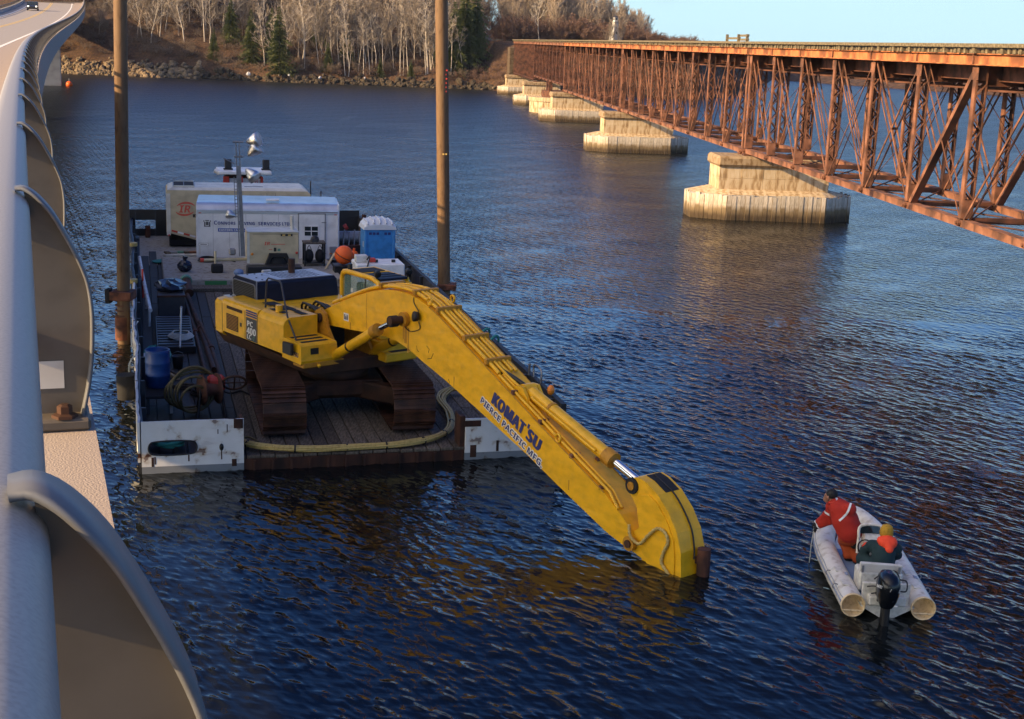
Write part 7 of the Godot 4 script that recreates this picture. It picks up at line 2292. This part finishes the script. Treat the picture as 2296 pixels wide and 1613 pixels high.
func build_boat():
	rng.seed = 66
	var bt := Transform3D(Basis(Vector3.UP, -0.03), Vector3(6.34, 0.0, -20.95))
	var t := thing("inflatable_boat", "small white inflatable boat with a black outboard motor, carrying two people", "boat", bt)
	# tubes
	for sd in [-1.0, 1.0]:
		var l := [Vector3(0.575 * sd, 0.20, 0.0), Vector3(0.59 * sd, 0.21, -0.9), Vector3(0.60 * sd, 0.23, -1.8), Vector3(0.58 * sd, 0.27, -2.5), Vector3(0.46 * sd, 0.36, -3.1), Vector3(0.24 * sd, 0.46, -3.55), Vector3(0.0, 0.50, -3.7)]
		var path := smooth_path(l, 4)
		var s := ST()
		tube(s, path, 0.195, 18, false)
		var tb := obj("tube", s, mt("rib_hull"), t)
		# hollow cream end cone
		s = ST()
		lathe(s, [Vector2(0.197, -0.02), Vector2(0.207, 0.03), Vector2(0.195, 0.05), Vector2(0.182, 0.03), Vector2(0.165, -0.10), Vector2(0.12, -0.32), Vector2(0.001, -0.36)], 20, Transform3D(Basis(Vector3.RIGHT, PI / 2), l[0] + Vector3(0, 0, 0.02)), true, false)
		obj("end_cap", s, mt("rib_cap"), tb)
		stube(tb, "sill", "rib_cap", [l[0] + Vector3(-0.165, -0.085, 0.06), l[0] + Vector3(0.165, -0.085, 0.06)], 0.014, 6)
		for i in [5, 15]:
			var d: Vector3 = (path[i + 1] - path[i]).normalized()
			stube(tb, "seam_band", "cream", [path[i] - d * 0.03, path[i] + d * 0.03], 0.199, 18)
		var strip := []
		for p in path: strip.append(p + Vector3(0.19 * sd, 0.04, 0) * (1.0 if p.z > -2.6 else clampf((p.z + 3.75) / 1.15, 0.0, 1.0)))
		stube(tb, "rubbing_strake", "rib_trim", strip.slice(0, 18), 0.018, 6)
		var ln := []
		for i in 16: ln.append(path[i] + Vector3(0.165 * sd, 0.105 - 0.02 * absf(sin(i * 0.9)), 0))
		stube(tb, "grab_line", "rib_trim", ln, 0.009, 5)
		for z in [-0.5, -1.1]: stube(tb, "lifting_ring", "steel", ring_at(Vector3(0.60 * sd + 0.17 * sd, 0.30, z), 0.045), 0.010, 5)
		var hp := [[-0.42, 0.14], [-1.02, 0.14]]
		for q in hp:
			s = ST()
			box(s, Vector3(0.59 * sd - 0.04, 0.392 + 0.010, q[0]), Vector3(0.12, 0.02, 0.2), Basis(), 0.008)
			obj("patch", s, mt("cream"), tb)
		s = ST()
		box(s, Vector3(0.59 * sd + 0.05, 0.398, -0.83), Vector3(0.07, 0.012, 0.12), Basis(Vector3.BACK, -0.25 * sd), 0.003)
		obj("maker_plate", s, mt("rib_trim"), tb)
	# hull floor, transom, bench, console
	var s := ST()
	loft(s, [[Vector3(-0.45, 0.18, 0.0), Vector3(0, -0.08, 0.0), Vector3(0.45, 0.18, 0.0), Vector3(0, 0.20, 0.0)], [Vector3(-0.46, 0.18, -2.4), Vector3(0, -0.05, -2.4), Vector3(0.46, 0.18, -2.4), Vector3(0, 0.20, -2.4)], [Vector3(-0.08, 0.36, -3.5), Vector3(0, 0.25, -3.5), Vector3(0.08, 0.36, -3.5), Vector3(0, 0.37, -3.5)]], true, false)
	obj("hull", s, mt("cream"), t)
	sbox(t, "floor", "floor_blue", Vector3(0, 0.212, -1.35), Vector3(0.76, 0.012, 2.3))
	sbox(t, "transom", "cream", Vector3(-0.03, 0.34, -0.10), Vector3(0.78, 0.44, 0.06), 0.015)
	sbox(t, "splash_well", "cream", Vector3(-0.03, 0.30, -0.02), Vector3(0.6, 0.16, 0.2), 0.02)
	sbox(t, "bench", "cream", Vector3(-0.05, 0.44, -0.60), Vector3(0.72, 0.34, 0.42), 0.03)
	sbox(t, "bench_back", "white_dirty", Vector3(-0.10, 0.74, -0.30), Vector3(0.70, 0.17, 0.06), 0.02, Basis(Vector3.RIGHT, 0.15) * Basis(Vector3.BACK, -0.03))
	for x in [-0.4, 0.2]: sbox(t, "back_bracket", "steel", Vector3(x, 0.72, -0.262), Vector3(0.035, 0.12, 0.01))
	s = ST()
	loft(s, [[Vector3(-0.14, 0.2, -1.38), Vector3(0.28, 0.2, -1.38), Vector3(0.28, 0.2, -1.75), Vector3(-0.14, 0.2, -1.75)], [Vector3(-0.12, 0.78, -1.42), Vector3(0.26, 0.78, -1.42), Vector3(0.26, 0.78, -1.72), Vector3(-0.12, 0.78, -1.72)], [Vector3(-0.10, 0.86, -1.55), Vector3(0.24, 0.86, -1.55), Vector3(0.24, 0.86, -1.70), Vector3(-0.10, 0.86, -1.70)]], true, false)
	obj("console", s, mt("cream"), t)
	stube(t, "console_rail", "rib_hull", smooth_path([Vector3(-0.23, 0.55, -1.45), Vector3(-0.22, 0.8, -1.50), Vector3(-0.18, 1.02, -1.56), Vector3(0.18, 1.02, -1.56), Vector3(0.23, 0.8, -1.50), Vector3(0.23, 0.55, -1.45)], 4), 0.026, 8)
	sbox(t, "windscreen", "glass_dark", Vector3(0, 0.93, -1.64), Vector3(0.34, 0.16, 0.015), 0.0, Basis(Vector3.RIGHT, -0.25))
	stube(t, "steering_wheel", "black", ring_at(Vector3(-0.12, 0.70, -1.30), 0.15, Basis(Vector3.UP, -0.6)), 0.014, 6)
	stube(t, "fuel_line", "black", smooth_path([Vector3(-0.35, 0.5, -0.05), Vector3(-0.25, 0.56, 0.08), Vector3(-0.12, 0.5, 0.1), Vector3(-0.3, 0.42, 0.05)], 5), 0.012, 5)
	stube(t, "control_cable", "black", smooth_path([Vector3(-0.22, 0.6, -0.15), Vector3(-0.12, 0.80, 0.05), Vector3(0.05, 0.84, 0.1), Vector3(0.1, 0.72, 0.2)], 5), 0.013, 5)
	stube(t, "control_cable", "black", smooth_path([Vector3(0.15, 0.6, -0.15), Vector3(0.25, 0.66, 0.05), Vector3(0.22, 0.55, 0.2), Vector3(0.1, 0.55, 0.22)], 5), 0.013, 5)
	# outboard
	s = ST()
	var rg := []
	for q in [[0.30, 0.10, 0.12, 0.0], [0.42, 0.15, 0.20, 0.0], [0.55, 0.175, 0.25, 0.01], [0.70, 0.175, 0.27, 0.02], [0.80, 0.16, 0.25, 0.02], [0.87, 0.12, 0.19, 0.01], [0.90, 0.05, 0.1, 0.0]]:
		var r := []
		for k in 18:
			var a := -TAU * k / 18
			var cx := signf(cos(a)) * pow(absf(cos(a)), 0.75)
			var cz := signf(sin(a)) * pow(absf(sin(a)), 0.75)
			r.append(Vector3(-0.10 + cx * q[1], q[0], 0.27 + q[3] + cz * q[2]))
		rg.append(r)
	loft(s, rg, true, true)
	var eng := obj("outboard_motor", s, mt("engine_black"), t)
	sbox(eng, "leg", "black", Vector3(-0.10, 0.0, 0.26), Vector3(0.12, 0.7, 0.2), 0.03)
	sbox(eng, "clamp", "black", Vector3(-0.10, 0.42, 0.02), Vector3(0.22, 0.26, 0.16), 0.02)
	sbox(eng, "grip", "white", Vector3(0.0, 0.40, 0.50), Vector3(0.05, 0.025, 0.03), 0.008)
	text(eng, "lettering", "MERCURY", 0.25, 0.048, mt("paint_white"), Transform3D(Basis(Vector3.UP, -0.62) * Basis(Vector3.BACK, -0.1), Vector3(-0.215, 0.70, 0.488)), 1.4)
	text(eng, "lettering", "20", 0.07, 0.06, mt("white_dirty"), Transform3D(Basis(Vector3.UP, 0.55), Vector3(0.015, 0.66, 0.505)), 0.8)
	# person in the red jacket
	var red := Color(0.60, 0.028, 0.014)
	var org := Color(0.55, 0.09, 0.015)
	var blk := Color(0.015, 0.015, 0.018)
	var skn := Color(0.42, 0.20, 0.13)
	var h1 := Vector3(-0.665, 1.39, -2.02)
	var p1 := thing("person", "person in a red jacket with white stripes, leaning over the left tube of the boat", "person", bt)
	var look := Vector3(-0.75, -0.55, -0.35).normalized()
	var b1 := [
		[Vector3(-0.32, 0.84, -1.84), Vector3(-0.40, 1.0, -1.88), 0.215, 0.225, red], [Vector3(-0.40, 1.0, -1.88), Vector3(-0.50, 1.18, -1.93), 0.225, 0.185, red],
		[Vector3(-0.30, 0.82, -1.83), Vector3(-0.32, 0.84, -1.84), 0.215, 0.215, red],
		[Vector3(-0.60, 1.16, -2.10), Vector3(-0.36, 1.24, -1.76), 0.115, 0.115, red], [Vector3(-0.52, 1.20, -1.95), Vector3(-0.60, 1.31, -1.98), 0.10, 0.075, red],
		[Vector3(-0.58, 1.15, -2.10), Vector3(-0.60, 0.90, -2.14), 0.10, 0.085, red], [Vector3(-0.60, 0.90, -2.14), Vector3(-0.74, 0.74, -2.27), 0.085, 0.062, red],
		[Vector3(-0.46, 1.20, -1.84), Vector3(-0.66, 0.98, -2.16), 0.085, 0.075, red], [Vector3(-0.66, 0.98, -2.16), Vector3(-0.76, 0.76, -2.38), 0.072, 0.056, red],
		[Vector3(-0.28, 0.66, -1.86), Vector3(-0.20, 0.50, -2.16), 0.125, 0.10, org], [Vector3(-0.20, 0.50, -2.16), Vector3(-0.14, 0.30, -1.80), 0.092, 0.07, org],
		[Vector3(-0.36, 0.66, -1.90), Vector3(-0.30, 0.48, -2.24), 0.125, 0.10, org], [Vector3(-0.30, 0.48, -2.24), Vector3(-0.27, 0.30, -1.94), 0.092, 0.07, org],
		[Vector3(-0.14, 0.27, -1.80), Vector3(-0.15, 0.25, -1.98), 0.06, 0.05, blk], [Vector3(-0.27, 0.27, -1.94), Vector3(-0.28, 0.25, -2.12), 0.06, 0.05, blk],
		[Vector3(-0.59, 1.29, -1.98), h1, 0.062, 0.07, skn],
	]
	obj("body", body_mesh(b1, 0.02, 0.05), mt("body_colour"), p1)
	var hb := [[h1 + Vector3(0.02, 0.01, 0.01), h1 + look * 0.035, 0.092, 0.078, skn], [h1 + look * 0.07 + Vector3(0, -0.05, 0), h1 + look * 0.06 + Vector3(0, -0.05, 0), 0.055, 0.05, skn], [h1 + look * 0.105, h1 + look * 0.122 + Vector3(0, -0.02, 0), 0.016, 0.014, skn]]
	obj("head", body_mesh(hb, 0.008, 0.03), mt("body_colour"), p1)
	s = ST()
	ball(s, h1 + Vector3(0.025, 0.03, 0.012), Vector3(0.105, 0.098, 0.108), 14, 10)
	obj("hair", s, mt("hair"), p1)
	var eye := look.cross(Vector3.UP).normalized()
	for e in [-1.0, 1.0]:
		s = ST()
		ball(s, h1 + look * 0.098 + eye * 0.032 * e + Vector3(0, 0.018, 0), Vector3(0.009, 0.007, 0.009), 8, 6)
		obj("eye", s, mt("black"), p1)
		s = ST()
		ball(s, h1 + look * 0.02 + eye * 0.092 * e, Vector3(0.018, 0.028, 0.018), 8, 6)
		obj("ear", s, mt("skin"), p1)
	s = ST()
	bar(s, h1 + look * 0.105 - eye * 0.022 + Vector3(0, -0.055, 0), h1 + look * 0.105 + eye * 0.022 + Vector3(0, -0.055, 0), 0.008, 0.006)
	obj("mouth", s, mt("rust_dark"), p1)
	for q in [[Vector3(-0.755, 0.72, -2.285), Vector3(-0.6, -0.65, -0.45)], [Vector3(-0.77, 0.74, -2.395), Vector3(-0.6, -0.65, -0.25)]]:
		obj("glove", body_mesh(hand_bones(q[0], q[1], Vector3.UP, blk), 0.0065, 0.008), mt("body_colour"), p1)
		var d: Vector3 = q[1].normalized()
		stube(p1, "cuff", "reflective", [q[0] - d * 0.012, q[0] + d * 0.018], 0.058, 12)
	stube(p1, "collar", "jacket_red", ring_at(Vector3(-0.60, 1.31, -1.985), 0.085, Basis(Vector3.BACK, 0.5) * Basis(Vector3.RIGHT, PI / 2)), 0.03, 8)
	# reflective tape lying on the jacket
	jacket_tape(p1, b1.slice(0, 5), [Vector3(-0.36, 1.36, -1.72), Vector3(-0.40, 1.26, -1.66), Vector3(-0.45, 1.16, -1.66), Vector3(-0.53, 1.04, -1.70)], 0.036)
	jacket_tape(p1, b1.slice(5, 6), [Vector3(-0.74, 1.06, -2.10), Vector3(-0.69, 1.04, -2.0), Vector3(-0.60, 1.02, -1.97), Vector3(-0.52, 1.00, -1.99)], 0.034, 0.045)
	jacket_tape(p1, b1.slice(3, 5), [Vector3(-0.56, 1.42, -1.90), Vector3(-0.55, 1.38, -1.86), Vector3(-0.54, 1.35, -1.84)], 0.04)
	for q in [[Vector3(-0.17, 0.50, -1.95), 0.06], [Vector3(-0.25, 0.44, -2.10), 0.06]]:
		s = ST()
		ball(s, q[0], Vector3(0.075, 0.06, 0.07), 10, 8)
		obj("knee_patch", s, mt("black_rough"), p1)
	var pole := thing("thin_rod", "thin pale rod held over the boat side by the person in red", "rod", bt)
	stube(pole, "rod", "rope_pale", [Vector3(-0.83, 0.68, -2.35), Vector3(-0.85, 0.30, -2.36), Vector3(-0.855, -0.1, -2.36)], 0.009, 6)
	# person at the wheel
	var tl := Color(0.010, 0.040, 0.050)
	var h2 := Vector3(0.08, 1.17, -0.86)
	var p2 := thing("person", "person in a dark jacket, orange hood and yellow cap, sitting at the boat's wheel", "person", bt)
	var b2 := [
		[Vector3(0.03, 0.66, -0.72), Vector3(0.05, 0.82, -0.78), 0.19, 0.19, tl], [Vector3(0.05, 0.82, -0.78), Vector3(0.07, 0.94, -0.82), 0.18, 0.14, tl],
		[Vector3(-0.12, 0.90, -0.90), Vector3(0.26, 0.90, -0.82), 0.10, 0.10, tl], [Vector3(0.07, 0.95, -0.83), Vector3(0.08, 1.07, -0.85), 0.08, 0.06, tl],
		[Vector3(-0.13, 0.89, -0.92), Vector3(-0.20, 0.74, -1.08), 0.085, 0.075, tl], [Vector3(-0.20, 0.74, -1.08), Vector3(-0.15, 0.76, -1.25), 0.072, 0.055, tl],
		[Vector3(0.27, 0.89, -0.84), Vector3(0.34, 0.72, -1.00), 0.085, 0.075, tl], [Vector3(0.34, 0.72, -1.00), Vector3(0.08, 0.74, -1.26), 0.072, 0.055, tl],
		[Vector3(-0.07, 0.60, -0.78), Vector3(-0.22, 0.58, -1.14), 0.12, 0.09, tl], [Vector3(-0.22, 0.58, -1.14), Vector3(-0.22, 0.30, -1.20), 0.085, 0.065, tl],
		[Vector3(0.14, 0.60, -0.78), Vector3(0.26, 0.58, -1.14), 0.12, 0.09, tl], [Vector3(0.26, 0.58, -1.14), Vector3(0.26, 0.30, -1.20), 0.085, 0.065, tl],
		[Vector3(-0.22, 0.26, -1.20), Vector3(-0.22, 0.25, -1.36), 0.058, 0.05, blk], [Vector3(0.26, 0.26, -1.20), Vector3(0.26, 0.25, -1.36), 0.058, 0.05, blk],
		[Vector3(0.08, 1.03, -0.85), h2, 0.06, 0.07, skn],
	]
	obj("body", body_mesh(b2, 0.02, 0.05), mt("body_colour"), p2)
	var lk := Vector3(-0.15, -0.05, -1).normalized()
	obj("head", body_mesh([[h2 + Vector3(0, 0.02, 0.01), h2 + lk * 0.03, 0.09, 0.078, skn], [h2 + lk * 0.05 + Vector3(0, -0.06, 0), h2 + lk * 0.055 + Vector3(0, -0.06, 0), 0.055, 0.05, skn], [h2 + lk * 0.10, h2 + lk * 0.118 + Vector3(0, -0.02, 0), 0.016, 0.014, skn]], 0.008, 0.03), mt("body_colour"), p2)
	s = ST()
	lathe(s, [Vector2(0.098, -0.055), Vector2(0.112, -0.05), Vector2(0.114, 0.0), Vector2(0.108, 0.06), Vector2(0.085, 0.115), Vector2(0.045, 0.14), Vector2(0.001, 0.145)], 18, Transform3D(Basis(Vector3.RIGHT, 0.12), h2 + Vector3(0, 0.0, 0.01)))
	obj("knit_cap", s, mt("cap_yellow"), p2)
	for e in [-1.0, 1.0]:
		s = ST()
		ball(s, h2 + lk * 0.095 + Vector3(0.032 * e, 0.0, 0), Vector3(0.009, 0.007, 0.009), 8, 6)
		obj("eye", s, mt("black"), p2)
	obj("hood", body_mesh([[Vector3(-0.02, 1.05, -0.80), Vector3(0.18, 1.05, -0.78), 0.06, 0.06, Color.WHITE], [Vector3(0.08, 1.06, -0.76), Vector3(0.10, 0.95, -0.64), 0.10, 0.07, Color.WHITE], [Vector3(0.02, 1.03, -0.74), Vector3(0.16, 1.03, -0.72), 0.085, 0.085, Color.WHITE]], 0.014, 0.05), mt("hood_orange"), p2)
	s = ST()
	tube(s, [Vector3(-0.20, 0.83, -1.02), Vector3(-0.17, 0.82, -1.10), Vector3(-0.14, 0.80, -1.2)], [0.06, 0.065, 0.055], 10)
	obj("orange_cuff", s, mt("hood_orange"), p2)
	for q in [[Vector3(-0.14, 0.765, -1.27), Vector3(0.1, -0.25, -0.9)], [Vector3(0.06, 0.745, -1.28), Vector3(-0.5, -0.2, -0.7)]]:
		obj("hand", body_mesh(hand_bones(q[0], q[1], Vector3.UP, skn), 0.0065, 0.008), mt("body_colour"), p2)

func ring_at(c: Vector3, r: float, b := Basis()) -> Array:
	var o := []
	for i in 21: o.append(c + b * Vector3(cos(TAU * i / 20) * r, sin(TAU * i / 20) * r, 0))
	return o

func jacket_tape(parent: Node, bones: Array, pts: Array, w: float, off := 0.022):
	# drops a ribbon of points onto the surface of the given bones
	var path := smooth_path(pts, 5)
	var on := []
	var nn := []
	for p in path:
		var q: Vector3 = p
		var nr := Vector3.UP
		for it in 6:
			var best := INF
			for b in bones:
				var ab: Vector3 = b[1] - b[0]
				var h := clampf((q - b[0]).dot(ab) / ab.length_squared(), 0, 1)
				var c: Vector3 = b[0] + ab * h
				var d := q.distance_to(c) - lerpf(b[2], b[3], h)
				if d < best:
					best = d
					nr = (q - c).normalized()
			q -= nr * (best - off)
		on.append(q)
		nn.append(nr)
	var s := ST()
	for i in on.size() - 1:
		var d: Vector3 = (on[i + 1] - on[i]).normalized()
		var a: Vector3 = d.cross(nn[i]).normalized() * w * 0.5
		var b: Vector3 = d.cross(nn[i + 1]).normalized() * w * 0.5
		quad(s, on[i] - a, on[i + 1] - b, on[i + 1] + b, on[i] + a)
		quad(s, on[i] + a - nn[i] * 0.006, on[i + 1] + b - nn[i + 1] * 0.006, on[i + 1] - b - nn[i + 1] * 0.006, on[i] - a - nn[i] * 0.006)
	obj("reflective_tape", s, mt("reflective"), parent)
